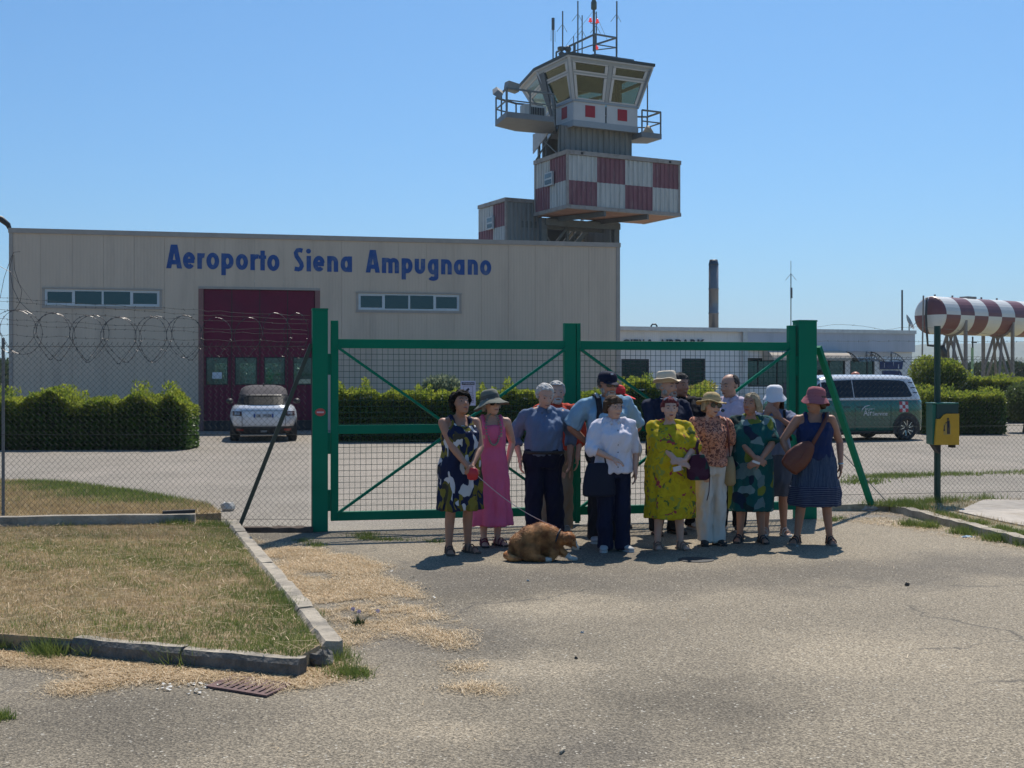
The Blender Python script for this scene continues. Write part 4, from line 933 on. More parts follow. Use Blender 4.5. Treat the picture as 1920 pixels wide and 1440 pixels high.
for px, py, rx, rz, tl, pt_ in ((25, 620, .24, .235, .05, .3), (40, 622, .22, .25, -.1, .1), (97, 627, .19, .24, .05, .8), (105, 628, .2, .25, -.12, .7), (163, 630, .18, .23, .0, .8), (170, 632, .19, .25, .12, .6), (222, 635, .19, .24, .0, .8), (230, 634, .2, .24, -.15, .6),
    (283, 633, .165, .24, .02, .5), (291, 634, .17, .25, .1, .4), (346, 630, .19, .23, .0, .3), (352, 631, .16, .24, -.12, .5), (405, 632, .17, .22, .03, .9), (465, 632, .15, .22, .1, .9), (520, 628, .15, .25, -.1, .8), (555, 630, .13, .26, .05, .7)):
    loop(px, py, rx, rz, tl, pt_)
for pts in (((0, 560), (8, 520), (20, 485), (26, 473), (38, 472)), ((26, 478), (27, 505), (35, 530), (41, 545), (38, 565), (28, 582)), ((24, 478), (18, 505), (24, 540), (36, 565), (58, 586)), ((-5, 497), (20, 510), (40, 538), (62, 568)), ((0, 622), (10, 640), (22, 658), (30, 664))):
    m_ = MB(); m_.tube([P(a, b, 13.7) for a, b in pts], .0032, 3); T(m_, off).build('razor_strand', razor, lf_)
# right fence
RFa = Vector((4.02, 16.0, 0)); RFb = Vector((8.6, 16.9, 0))
rf_ = empty('right_fence', RFa, 0, 'chain link fence with barbed wire right of the gate in front of the green van', 'fence')
sl_ = (RFb.y-RFa.y)/(RFb.x-RFa.x); fy = lambda x: RFa.y+(x-RFa.x)*sl_
def ztop(px): x = (px-960)/FPX*15.5; return 0
m_ = MB(); chainlink(m_, RFa.x, RFb.x, fy, .06, 2.02); off = RFa; tag(T(m_, off).build('chain_link', wire2, rf_), kind='stuff')
for z in (.2, 1.1, 2.0): T(MB().tube([(RFa.x, RFa.y, z), (RFb.x, RFb.y, z)], .0028, 4), off).build('line_wire', wire2, rf_)
for py0, py1, sg_ in ((640, 640, .0), (668, 671, 0)):
    Db = fy(6.9); a = P(1533, py0, 16.0); b = P(1960, py1, fy(7.3)); T(barbed(a, b, sg_, step=.14), off).build('barbed_wire', wire2, rf_)
pts_ = [(1533, 613), (1560, 609), (1580, 608), (1620, 612), (1660, 619), (1690, 614), (1715, 613), (1760, 615), (1850, 626), (1930, 630)]
for i in range(len(pts_)-1):
    da = 16.0+(pts_[i][0]-1533)*.0016; db = 16.0+(pts_[i+1][0]-1533)*.0016
    T(barbed(P(*pts_[i], da), P(*pts_[i+1], db), 0, nseg=6, step=.14, wob=.003), off).build('barbed_wire', wire2, rf_)
fp = (1759-960)/FPX; x_ = fp*16.2
while abs(fy(x_)-x_/fp) > .001: x_ = fp*fy(x_)
dkg = mat('post_darkgreen', (.012, .05, .035), .5)
T(MB().tube([(x_, fy(x_)+.03, 0), (x_, fy(x_)+.03, CAMZ+(HY-611)*fy(x_)/FPX)], .045, 10), off).build('fence_post', dkg, rf_)
# ---------------- bin
bD = fy(x_)-.30; bb = empty('dog_waste_bin', ((1766-960)/FPX*bD, bD, .1), 0, 'green and yellow litter bin with thrower symbol on a pole beside the right fence', 'litter bin')
s_ = bD/FPX; bw = 48*s_; z0b = CAMZ+(HY-834)*s_-.1; z1b = CAMZ+(HY-755)*s_-.1
gb = mat('bin_green', (.004, .13, .085), .4); yb_ = mat('bin_yellow', (.55, .30, .01), .4); dkb = mat('bin_dark', (.006, .04, .035), .4)
MB().box(-bw*.36, bw*.62, 0, .26, z0b, z1b-.02).build('body', gb, bb, bevel=.01)
MB().box(-bw*.38, bw*.64, -.03, .27, z1b-.02, z1b).build('lid', gb, bb, bevel=.006)
hh = z1b-z0b
fr_ = [(-.32, 0), (.63, 0), (.63, .74), (.15, .74), (.02, .71), (-.1, .62), (-.25, .61)]
MB().loft([[(bw*u, -.045, z0b+hh*v) for u, v in fr_], [(bw*u, -.002, z0b+hh*v) for u, v in fr_]]).build('front_panel', yb_, bb)
fr2 = [(-.24, .62), (-.1, .625), (.02, .715), (.15, .745), (.63, .745), (.63, .97), (-.22, .97)]
MB().loft([[(bw*u, -.02, z0b+hh*v) for u, v in fr2], [(bw*u, -.002, z0b+hh*v) for u, v in fr2]]).build('opening', dkb, bb)
MB().lathe([(.001, 0), (.008, 0), (.008, .004), (.001, .004)], 10, Matrix.Translation((bw*.12, -.045, z0b+hh*.53)) @ Matrix.Rotation(radians(90), 4, 'X')).build('lock', rubber, bb)
MB().box(bw*.02, bw*.30, -.0475, -.0455, z0b+hh*.24, z0b+hh*.5).build('symbol_label', mat('label_gold', (.42, .27, .06)), bb)
sy = MB(); cxs = bw*.19; zs = z0b+hh*.25
sy.lathe([(.001, 0), (.014, 0), (.014, .003), (.001, .003)], 12, Matrix.Translation((cxs, -.0475, zs+.205)) @ Matrix.Rotation(radians(90), 4, 'X'))
sy.box(cxs-.012, cxs+.022, -.0505, -.0480, zs+.09, zs+.185); sy.box(cxs-.012, cxs+.002, -.0505, -.0480, zs+.005, zs+.09); sy.box(cxs+.006, cxs+.022, -.0505, -.0480, zs+.005, zs+.09)
sy.bar((cxs-.008, -.049, zs+.17), (cxs-.045, -.049, zs+.12), .01, .002); sy.bar((cxs-.045, -.049, zs+.12), (cxs-.05, -.049, zs+.06), .01, .002); sy.box(cxs-.06, cxs-.04, -.0505, -.0480, zs+.045, zs+.065)
sy.build('thrower_symbol', ink, bb)
MB().loft([[(-bw*.3, .02, z0b), (-bw*.02, .02, z0b), (-bw*.02, .02, z0b-.12), (-bw*.12, .02, z0b-.09)], [(-bw*.3, .2, z0b), (-bw*.02, .2, z0b), (-bw*.02, .2, z0b-.12), (-bw*.12, .2, z0b-.09)]]).build('bracket', rubber, bb)
MB().box(bw*.4, bw*.56, .02, .15, z0b-.04, z0b).build('latch', rubber, bb)

# ================================================================ KERBS, WALLS, DRAIN
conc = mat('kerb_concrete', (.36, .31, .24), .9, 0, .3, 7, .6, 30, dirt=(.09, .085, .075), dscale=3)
conc_d = mat('kerb_weathered_shaded', (.14, .128, .11), .9, 0, .4, 9, .8, 30, dirt=(.06, .055, .048), dscale=4)  # weathered concrete, darkened further to paint shade on the front kerb's faces
def kerb_run(name, a, b, w_, z0, z1, m, n, label, side=1, jit=.006, m_top=None):
    a = Vector(a); b = Vector(b); a.z = b.z = 0; d = (b-a).normalized(); nv = Vector((-d.y, d.x, 0))*side; L_ = (b-a).length
    o = empty(name, a, 0, label, 'kerb')
    for k in range(n):
        t0 = L_*k/n+.006; t1 = L_*(k+1)/n-.006; m_ = MB(); K = 7; secs = []
        dz = random.uniform(-jit, jit)*1.5
        for i in range(K+1):
            t = t0+(t1-t0)*i/K; j = lambda: random.uniform(-jit, jit)
            p = d*t; q = p+nv*w_; j1, j2, j3, j4 = j(), j(), j(), j()
            secs.append([(p.x+nv.x*j1, p.y+nv.y*j1, z0), (q.x, q.y, z0), (q.x+nv.x*j4, q.y+nv.y*j4, z1+dz+j2), (q.x-nv.x*(.02-j4), q.y-nv.y*(.02-j4), z1+dz+j3), (p.x+nv.x*(.025+j1), p.y+nv.y*(.025+j1), z1+dz+j2), (p.x+nv.x*j3, p.y+nv.y*j3, z1-.03+dz)])
        m_.loft(secs); ko = m_.build('kerb_stone', m if not m_top else [m, m_top], o)
        if m_top: ko.data.polygons.foreach_set('material_index', [1 if abs(f.normal.z) > .8 and f.center.z > .05 else 0 for f in ko.data.polygons])  # upward faces get the paler material: lit top and shaded sides put in by colour
    return o
k0 = G(-60, 1178, .12); k1 = G(560, 1234, .12)
kerb_run('front_kerb', k0, k1, .10, 0, .108, conc_d, 3, 'weathered broken-ended kerb, shade painted into its face, along the near edge of the grass plot', 1, .005, conc)
k2 = G(421, 983, .07); k3 = G(604, 1216, .07)
kerb_run('side_kerb', k2, k3, .13, 0, .118, conc, 6, 'pale concrete kerb between the grass plot and the straw covered asphalt', 1, .006)
MB_ = MB(); MB_.sphere((0, 0, .04), (.085, .06, .06), 10, 7); me = MB_.mesh()
for v in me.vertices: v.co *= random.uniform(.8, 1.2)
rk = G(603, 1250); o = link_mesh('stone', me, conc_d, None, False, (rk.x, rk.y, 0)); tag(o, 'dark rough stone lying past the broken kerb end', 'stone')
MB_ = MB(); MB_.sphere((0, 0, .05), (.10, .07, .07), 7, 5); me = MB_.mesh()
for v in me.vertices: v.co *= random.uniform(.85, 1.2)
rk = G(428, 958); o = link_mesh('stone', me, mat('stone_pale', (.55, .52, .47), .9), None, False, (rk.x, rk.y, 0)); tag(o, 'pale white stone behind the left chain link fence', 'stone')
wl = P(0, 0, 1); lwall = empty('low_wall', (-6.6, 13.05, 0), 0, 'low concrete footing wall under the left chain link fence', 'wall')
aw = Vector((-7.4, 13.05, 0)); bw_ = Vector((-3.57, 13.62, 0)); m_ = MB(); N_ = 10; d = (bw_-aw).normalized(); nv = Vector((-d.y, d.x, 0)); secs = []
for i in range(N_+1):
    p = aw.lerp(bw_, i/N_)-lwall.location; q = p+nv*.14; j = random.uniform(-.008, .008); secs.append([(p.x, p.y, 0), (q.x, q.y, 0), (q.x, q.y, .215+j), (p.x, p.y, .215+j)])
m_.loft(secs).build('wall_course', conc, lwall)
a = P(305, 961, 13.72); b = P(366, 958, 13.80)
o = MB().bar(a, b, .08, .035).build('dark_plank', mat('plank_dark', (.05, .045, .04), .8)); tag(o, 'dark flat plank lying on the end of the low wall', 'plank')
fs = empty('gate_footing', (-2.8, 13.66, 0), 0, 'low crumbling brown footing strip beneath the fence left of the gate post', 'wall')
m_ = MB(); secs = []
for i in range(13):
    x = -.45+1.0*i/12; j = random.uniform(-.012, .012); secs.append([(x, -.02+j, 0), (x, .16, 0), (x, .15, .06+j), (x, .0+j, .05-j)])
m_.loft(secs).build('footing_strip', mat('footing_brown', (.10, .07, .05), .95, 0, .4, 8, .5), fs)
# right kerb
ra_ = [G(1560, 951, .05), G(1668, 949, .07), G(1755, 968, .09), G(1840, 990, .09), G(1935, 1013, .09)]
rk_ = empty('right_kerb', (ra_[0].x, ra_[0].y, 0), 0, 'overgrown kerb running to the right edge behind the asphalt', 'kerb')
for i in range(len(ra_)-1):
    a, b = ra_[i].copy(), ra_[i+1].copy(); a.z = b.z = 0; a -= rk_.location; b -= rk_.location; d = (b-a).normalized(); nv = Vector((-d.y, d.x, 0)); secs = []
    for k in range(7):
        p = a.lerp(b, .01+.98*k/6); q = p+nv*.12; j = random.uniform(-.01, .01); secs.append([(p.x, p.y, 0), (q.x, q.y, 0), (q.x, q.y, .095+j), (p.x, p.y, .09+j)])
    MB().loft(secs).build('kerb_stone', conc, rk_)
pv = [ra_[1]+Vector((.02, .14, 0)), ra_[2]+Vector((.02, .14, 0)), ra_[3]+Vector((.02, .14, 0)), ra_[4]+Vector((.02, .14, 0)), Vector((9.5, 12.4, 0)), Vector((9.5, 17.2, 0)), Vector((RFb.x, RFb.y+.1, 0)), Vector((4.6, fy(4.6)+.1, 0))]
m_ = MB(); m_.prism([(p.x, p.y) for p in pv], .001, .075); o = m_.build('verge', mat('verge_soil', (.22, .19, .12), .95, 0, .35, 3, .4, 20, dirt=(.10, .12, .04), dscale=1.2)); tag(o, kind='structure')
pc = [G(1795, 958, .09), G(1870, 975, .09), G(1960, 993, .09), G(1990, 938, .09), G(1845, 936, .09)]
m_ = MB(); m_.prism([(p.x, p.y) for p in pc], .077, .09); o = m_.build('pavement', mat('pavement_pale', (.42, .37, .31), .9, 0, .18, 5, .3, 40, dirt=(.25, .2, .14), dscale=2)); tag(o, kind='structure')
# drain grate
rust = mat('rust_iron', (.14, .075, .065), .75, 0, .25, 12, .4, 80)
ga = G(399, 1285); gb_ = G(512, 1303); gc = G(538, 1291); gd = ga+(gc-gb_)
dg_ = empty('drain_grate', ((ga.x+gc.x)/2, (ga.y+gc.y)/2, 0), 0, 'rusty slotted drain grate in the asphalt near the kerb', 'drain grate')
uu = (gb_-ga); vv = (gc-gb_)*1.9; c0 = -(uu+vv)/2
for r0, r1, s0, s1 in ((0, 1, 0, .1), (0, 1, .9, 1), (0, .05, .1, .9), (.95, 1, .1, .9)):
    q = [c0+uu*r0+vv*s0, c0+uu*r1+vv*s0, c0+uu*r1+vv*s1, c0+uu*r0+vv*s1]; MB().prism([(p.x, p.y) for p in q], .004, .014).build('grate_rim', rust, dg_)
for k in range(8):
    r0 = .05+.9*k/8+.0; r1 = r0+.9/8*.62; q = [c0+uu*r0+vv*.1, c0+uu*r1+vv*.1, c0+uu*r1+vv*.9, c0+uu*r0+vv*.9]; MB().prism([(p.x, p.y) for p in q], .004, .013).build('grate_bar', rust, dg_)
q = [c0+uu*.02+vv*.02, c0+uu*.98+vv*.02, c0+uu*.98+vv*.98, c0+uu*.02+vv*.98]; m_ = MB(); m_.face([(p.x, p.y, .0035) for p in q]); m_.build('pit', dark, dg_)
mh = G(1305, 1050); o = MB().lathe([(.17, 0), (.17, .006), (.15, .008), (.001, .008)], 28).build('manhole_cover', mat('iron_dark', (.05, .05, .05), .7, .3), None, False, (mh.x, mh.y, .001)); tag(o, 'small round iron manhole cover at the feet of the group', 'manhole cover')
gs = MB().tube([P(1578, 848, 15.9), P(1660, 938, 15.9)], .006, 4).build('stay_wire', grey); tag(gs, 'thin stay wire running down beside the green brace', 'wire')
# ================================================================ VEHICLES
import numpy as np
def slice_body(z, x0, x1, hw, n=40, ex=5.0):
    """horizontal slice of a car body: a rounded rectangle"""
    r = []; cx, cy = (x0+x1)/2, 0; a = (x1-x0)/2
    for k in range(n):
        t = 2*pi*(k+.5)/n; c_, s_ = cos(t), sin(t)
        r.append((cx+a*(abs(c_)**(2/ex))*(1 if c_ > 0 else -1), hw*(abs(s_)**(2/ex))*(1 if s_ > 0 else -1), z))
    return r
def interp(tab, z):
    for i in range(len(tab)-1):
        if z <= tab[i+1][0]:
            t = (z-tab[i][0])/(tab[i+1][0]-tab[i][0]); t = max(0, min(1, t)); return tab[i][1]+(tab[i+1][1]-tab[i][1])*t
    return tab[-1][1]
def wheel(par, c, axis_y, r, w_, name='wheel', spokes=5, bright=None):
    o = empty(name, c); o.parent = par; sgn = -1 if axis_y < 0 else 1
    M = Matrix.Rotation(radians(90)*sgn*-1, 4, 'X')       # lathe z -> outward y
    ty = MB().lathe([(r*.62, -w_*.5), (r*.93, -w_*.5), (r, -w_*.35), (r, w_*.35), (r*.93, w_*.5), (r*.66, w_*.5), (r*.66, w_*.2)], 32, M, False, False).build('tyre', mat('tyre_rubber', (.022, .022, .024), .8), o, True)
    MB().lathe([(.001, w_*.12), (r*.66, w_*.12)], 28, M, False, False).build('rim_back', mat('rim_black', (.012, .012, .014), .35), o)
    MB().lathe([(r*.62, w_*.3), (r*.66, w_*.46), (r*.68, w_*.44)], 28, M, False, False).build('rim_lip', mat('rim_grey', (.3, .3, .31), .3, .8), o)
    for k in range(spokes):
        for da in (-.16, .16):
            t = 2*pi*k/spokes+pi/2+da; t2 = 2*pi*k/spokes+pi/2+da*1.7
            a = M @ Vector((cos(t)*r*.22, sin(t)*r*.22, w_*.34)); b = M @ Vector((cos(t2+.22)*r*.64, sin(t2+.22)*r*.64, w_*.40)); MB().bar(a, b, r*.05, .02).build('spoke', mat('rim_bright', (.7, .7, .68), .25, .9), o)
    MB().lathe([(.001, w_*.4), (r*.12, w_*.4), (r*.2, w_*.3)], 16, M, False, False).build('hub_cap', MC['rim_black'], o)
    return o
# ---- green and white electric van
VF = Frame(7.49, 34.94, 19.0)
van = empty('van', VF.o, VF.a, 'two tone white and green van parked side on behind the right fence', 'van')
vhw = [(.18, .86), (.28, .95), (.5, .975), (.9, .985), (1.12, .965), (1.17, .945), (1.28, .925), (1.76, .80), (1.82, .76), (1.87, .66), (1.905, .45), (1.915, .2)]
vx0 = [(.18, .12), (.3, .03), (.6, 0), (.95, .04), (1.12, .16), (1.28, .36), (1.76, 1.02), (1.87, 1.35), (1.905, 1.75), (1.915, 2.2)]
vx1 = [(.18, 4.6), (.3, 4.69), (.6, 4.71), (.95, 4.71), (1.12, 4.69), (1.28, 4.64), (1.76, 4.44), (1.82, 4.44), (1.87, 4.3), (1.905, 4.0), (1.915, 3.4)]
def vs(zs, off=0, ex=6.0): return [slice_body(z, interp(vx0, z)-off, interp(vx1, z)+off, interp(vhw, z)+off, 56, ex) for z in zs]
vg = mat('van_green', (.015, .12, .085), .16, 0, .03, 2, coat=.6, dirt=(.06, .12, .09), dscale=.8); vw = mat('van_white', (.62, .62, .63), .2, 0, .03, 2, coat=.5)
blackpl = mat('plastic_black', (.018, .018, .02), .55)
MB().loft(vs([.18, .22, .28])).build('sill', blackpl, van, True)
MB().loft(vs([.282, .4, .6, .8, .95, 1.05, 1.12, 1.168], .002)).build('lower_body', vg, van, True)
MB().loft(vs([1.171, 1.2, 1.28, 1.4, 1.6, 1.76, 1.82, 1.87, 1.905, 1.915])).build('upper_body', vw, van, True)
tint = mat('tinted_glass', (.006, .012, .022), .12, spec=.35)
def vside(x, z, off, sgn=-1):
    # point on the near flank
    a0, a1 = interp(vx0, z), interp(vx1, z); cx = (a0+a1)/2; a = (a1-a0)/2; u = min(.999, abs(x-cx)/a); hw = interp(vhw, z)*(1-u**6.0)**(1/6.0)
    return (x, sgn*(hw+off), z)
def vpanel(pts, nm, m, off=.006, sgn=-1, nseg=1):
    """flat strip glued on the flank: pts as (x,z) outline, upper and lower edges sampled alike"""
    m_ = MB(); lo, hi = pts
    for i in range(len(lo)-1):
        K = 6
        for k in range(K):
            def q(i_, t): a = lo[i_]; b = hi[i_]; return vside(a[0]+(b[0]-a[0])*t, a[1]+(b[1]-a[1])*t, off, sgn)
            f = [q(i, k/K), q(i+1, k/K), q(i+1, (k+1)/K), q(i, (k+1)/K)]; m_.face(f if sgn < 0 else f[::-1])
    return m_.build(nm, m, van, True)
for sg in (-1, 1):
    vpanel(([(.62, 1.24), (.75, 1.235), (1.02, 1.235)], [(1.05, 1.62), (1.1, 1.66), (1.12, 1.67)]), 'quarter_glass', tint, .006, sg)
    vpanel(([(1.06, 1.235), (1.4, 1.235), (2.13, 1.245)], [(1.16, 1.68), (1.5, 1.735), (2.13, 1.755)]), 'door_glass', tint, .006, sg)
    vpanel(([(2.16, 1.245), (3.0, 1.25), (3.85, 1.255), (4.10, 1.262), (4.17, 1.30)], [(2.16, 1.755), (3.0, 1.765), (3.75, 1.745), (3.93, 1.72), (4.02, 1.64)]), 'rear_side_glass', tint, .006, sg)
    for z, xa in ((1.68, 4.10), (1.53, 4.16), (1.385, 4.22)): vpanel(([(xa, z-.016), (xa+.2, z-.016)], [(xa, z+.016), (xa+.2, z+.016)]), 'pillar_slot', blackpl, .009, sg)
    vpanel(([(4.35, 1.05), (4.62, 1.03)], [(4.28, 1.17), (4.66, 1.17)]), 'tail_lamp', mat('lamp_darkred', (.10, .01, .015), .2), .010, sg)
    for x in (1.02, 2.14, 3.36): vpanel(([(x, .32), (x+.012, .32)], [(x, 1.16), (x+.012, 1.16)]), 'door_seam', rubber, .005, sg)
    for x in (1.75, 2.2): vpanel(([(x, .955), (x+.24, .955)], [(x+.02, 1.0), (x+.22, 1.0)]), 'door_handle', mat('handle_green', (.008, .05, .04), .3), .02, sg)
    for xc in (.88, 3.90):
        y = sg*.992; M = Matrix.Translation((xc, 0, .36)) @ Matrix.Rotation(radians(90), 4, 'X')
        m_ = MB(); arc = [(xc+.46*cos(t), .34+.46*sin(t)) for t in [pi*k/16 for k in range(17)]]
        m_.face([(x, sg*.9905, z) for x, z in [(xc-.46, .2)]+arc[::-1]+[(xc+.46, .2)]][::(1 if sg > 0 else -1)]); m_.build('wheel_arch', blackpl, van)
        wheel(van, (xc, sg*.90, .355), sg, .355, .24)
# windscreen
m_ = MB()
for k in range(6):
    za, zb = 1.22+.1*k, 1.22+.1*(k+1); xa, xb = interp(vx0, za)-.008, interp(vx0, zb)-.008; ha, hb = interp(vhw, za)*.88, interp(vhw, zb)*.88
    m_.face([(xa, ha, za), (xa, -ha, za), (xb, -hb, zb), (xb, hb, zb)])
m_.build('windscreen', tint, van)
MB().loft([[(-.06+.3, sgy, z) for sgy, z in ((-.95, 1.17), (-1.12, 1.15), (-1.12, 1.35), (-.97, 1.36))], [(.16+.3, sgy, z) for sgy, z in ((-.95, 1.17), (-1.10, 1.15), (-1.10, 1.35), (-.97, 1.36))]]).build('wing_mirror', vw, van, bevel=.02)
# red and white chequer badge and lettering
cx_, cz_ = 3.52, 1.13
for i in range(3):
    for j in range(3):
        xa = 3.66+i*.105; za = 1.13-(j+1)*.103; vpanel(([(xa, za), (xa+.105, za)], [(xa, za+.103), (xa+.105, za+.103)]), 'badge_square', mat('badge_red', (.42, .03, .05), .4) if (i+j) % 2 == 0 else mat('badge_white', (.6, .6, .6), .4), .006+.0005*((i+j) % 2))
def vtext(s, x0, x1, z0, z1):
    cu = bpy.data.curves.new('t', 'FONT'); cu.body = s; cu.offset = .012; me = evaluated(bpy.data.objects.new('t', cu))
    ax = max(v.co.x for v in me.vertices); ay = max(v.co.y for v in me.vertices)
    for v in me.vertices: v.co = Vector(vside(x0+v.co.x/ax*(x1-x0), z0+v.co.y/ay*(z1-z0), .008))
    me.materials.clear(); link_mesh('side_lettering', me, mat('badge_white', (.6, .6, .6)), van)
vtext('Air', 2.42, 2.72, .73, .90); vtext('Service', 2.72, 3.24, .73, .84); vtext('Airport', 2.46, 2.80, .90, .95)
m_ = MB(); N_ = 14
pts = [Vector(vside(2.36+.28*(1-cos(pi*t*.5))-.0+.0, .84+.20*sin(pi*.5*t)*.9, .01)) for t in [k/N_ for k in range(N_+1)]]
m_.tube(pts, [.006+.012*sin(pi*k/N_) for k in range(N_+1)], 5).build('swoosh', MC['badge_white'], van)
# little red-white hat of the roof beacon on the van's far side
MB().lathe([(.12, 1.9), (.12, 1.96), (.04, 2.0), (.001, 2.0)], 14, Matrix.Translation((3.05, .3, 0))).build('roof_beacon', mat('beacon_orange', (.7, .25, .15), .4), van, True)
# ---- white soft top car seen from behind
CFm = Frame(-7.0, 34.15, 11.9)
car = empty('parked_car', CFm.o, CFm.a, 'white car with brownish soft top seen from behind in front of the red door', 'car')
chw = [(.22, .80), (.3, .88), (.44, .93), (.6, .965), (.75, .97), (.88, .94), (.98, .89), (1.02, .84), (1.06, .76), (1.31, .69), (1.5, .63), (1.58, .5), (1.61, .3)]
cy0_ = [(.22, .15), (.44, .05), (.6, 0), (.8, .0), (.95, .06), (1.02, .16), (1.06, .2), (1.31, .55), (1.5, .85), (1.58, 1.1), (1.61, 1.4)]
cy1_ = [(.22, 4.2), (.44, 4.33), (.7, 4.36), (.9, 4.28), (1.0, 4.0), (1.06, 3.3), (1.31, 2.75), (1.5, 2.3), (1.58, 2.1), (1.61, 1.9)]
def cs(zs, off=0, ex=4.5):
    out = []
    for z in zs:
        r = slice_body(z, -1, 1, 1, 48, ex); a0, a1 = interp(cy0_, z)-off, interp(cy1_, z)+off; hw = interp(chw, z)+off
        out.append([(y*hw, (a0+a1)/2+x*(a1-a0)/2, z) for x, y, _ in r])
    return out
cw_ = mat('car_white', (.66, .67, .70), .18, 0, .02, 2, coat=.6); soft = mat('soft_top', (.055, .046, .051), .85, 0, .1, 6)
MB().loft([r[::-1] for r in cs([.22, .3, .38, .438])]).build('bumper', blackpl, car, True)
MB().loft([r[::-1] for r in cs([.44, .5, .6, .7, .8, .88, .94, .98, 1.02, 1.045])]).build('body', cw_, car, True)
MB().loft([r[::-1] for r in cs([1.045, 1.06, 1.2, 1.31])]).build('window_band', mat('car_glass', (.006, .008, .012), .45, spec=.08), car, True)
MB().loft([r[::-1] for r in cs([1.31, 1.34, 1.42, 1.5, 1.55, 1.58, 1.60, 1.61], .012, 4.0)]).build('soft_top', soft, car, True)
def crear(x, z, off=.006): 
    u = min(.98, abs(x)/interp(chw, z)); return (x, (interp(cy0_, z)+interp(cy1_, z))/2-(interp(cy1_, z)-interp(cy0_, z))/2*(1-u**4.5)**(1/4.5)-off, z)
def cpanel(x0, x1, z0, z1, nm, m, off=.006, K=8, J=2):
    m_ = MB()
    for k in range(K):
        for j in range(J):
            f = lambda a, b: crear(x0+(x1-x0)*a/K, z0+(z1-z0)*b/J, off); m_.face([f(k, j), f(k+1, j), f(k+1, j+1), f(k, j+1)])
    return m_.build(nm, m, car, True)
cpanel(-.68, .68, 1.05, 1.29, 'rear_glass', mat('black_glass', (.006, .008, .010), .5, spec=.05), .012, 10, 3)
cpanel(-.5, .5, 1.315, 1.34, 'spoiler', blackpl, .05)
cpanel(-.62, .62, .875, .892, 'trim_strip', mat('trim_grey', (.25, .26, .27), .3), .008)
lampm = mat('tail_lamp_dark', (.05, .015, .02), .15)
cpanel(-.87, -.61, .74, .868, 'tail_lamp', lampm, .008, 6); cpanel(.61, .87, .74, .868, 'tail_lamp', lampm, .008, 6)
cpanel(-.80, -.66, .77, .84, 'lamp_lens', mat('lens_grey', (.25, .25, .27), .2), .012, 4); cpanel(.66, .80, .77, .84, 'lamp_lens', mat('lens_grey', (.25, .25, .27), .2), .012, 4)
for x in (-.6, .6): cpanel(x-.006, x+.006, .45, .74, 'tailgate_seam', rubber, .005, 1, 4)
cpanel(-.28, .27, .69, .80, 'number_plate', mat('plate_white', (.45, .47, .5), .4), .012, 2, 1)
cpanel(-.28, -.235, .69, .80, 'plate_band', mat('plate_blue', (.01, .05, .25), .4), .014, 1, 1); cpanel(.225, .27, .69, .80, 'plate_band', mat('plate_blue', (.01, .05, .25), .4), .014, 1, 1)
cu = bpy.data.curves.new('t', 'FONT'); cu.body = 'GK 195EB'; cu.offset = .01; me = evaluated(bpy.data.objects.new('t', cu)); ax = max(v.co.x for v in me.vertices); ay = max(v.co.y for v in me.vertices)
for v in me.vertices: v.co = Vector(crear(-.21+v.co.x/ax*.42, .71+v.co.y/ay*.07, .016))
me.materials.clear(); link_mesh('plate_text', me, ink, car)
for sx in (-1, 1):
    MB().sphere((sx*1.0, 2.75, 1.12), (.11, .07, .085), 12, 8).build('wing_mirror', blackpl, car, True); MB().sphere((sx*1.0, 2.70, 1.11), (.085, .04, .06), 12, 8).build('mirror_glass', blackpl, car, True)
    for y in (.85, 3.5): wheel(car, (sx*.82, y, .36), 1, .36, .24).rotation_euler = (0, 0, radians(-90*sx))
    cpanel(sx*.66-.1, sx*.66+.1, .31, .37, 'reflector', mat('reflector_red', (.25, .02, .02), .3), .01, 3, 1)
MB().sphere((0, 1.15, 1.62), (.02, .05, .05), 8, 6).build('roof_fin', blackpl, car, True)
cpanel(-.09, .09, .27, .33, 'exhaust_trim', mat('trim_grey', (.25, .26, .27)), .01, 2, 1)

# ================================================================ VEGETATION
rng = np.random.default_rng(11)
def poly_mesh(name, V, F, m, parent=None, mi=None):
    """V (n,3), F (k,c) all faces with c corners"""
    me = bpy.data.meshes.new(name); k, c = F.shape
    me.vertices.add(len(V)); me.vertices.foreach_set('co', V.astype(np.float32).ravel())
    me.loops.add(k*c); me.loops.foreach_set('vertex_index', F.astype(np.int32).ravel())
    me.polygons.add(k); me.polygons.foreach_set('loop_start', np.arange(0, k*c, c, dtype=np.int32)); me.polygons.foreach_set('loop_total', np.full(k, c, dtype=np.int32))
    for x in (m if isinstance(m, (list, tuple)) else [m]): me.materials.append(x)
    if mi is not None: me.polygons.foreach_set('material_index', mi.astype(np.int32))
    me.update(calc_edges=True); o = bpy.data.objects.new(name, me); C.objects.link(o)
    if parent: o.parent = parent
    return o
def leaves(pts, size, aspect=.5, up=.35, jitter=.35, outward=None):
    n = len(pts); d = rng.normal(size=(n, 3)); d /= np.linalg.norm(d, axis=1)[:, None]
    if outward is not None: d = d*.6+outward
    d[:, 2] += up; d /= np.linalg.norm(d, axis=1)[:, None]
    r = rng.normal(size=(n, 3)); s = np.cross(d, r); s /= np.linalg.norm(s, axis=1)[:, None]+1e-9
    L_ = size*rng.uniform(1-jitter, 1+jitter, n)[:, None]; Wd = L_*aspect/2; nn = np.cross(d, s)
    a = pts; b = pts+d*L_*.5+s*Wd+nn*L_*.08; c = pts+d*L_; e = pts+d*L_*.5-s*Wd+nn*L_*.08
    V = np.stack([a, b, c, e], 1).reshape(-1, 3); F = np.arange(4*n).reshape(n, 4); return V, F
lm_hedge = leafmat('hedge_leaf', (.035, .085, .014), (.09, .17, .025)); lm_top = leafmat('hedge_young', (.17, .26, .03), (.42, .42, .06), .5)
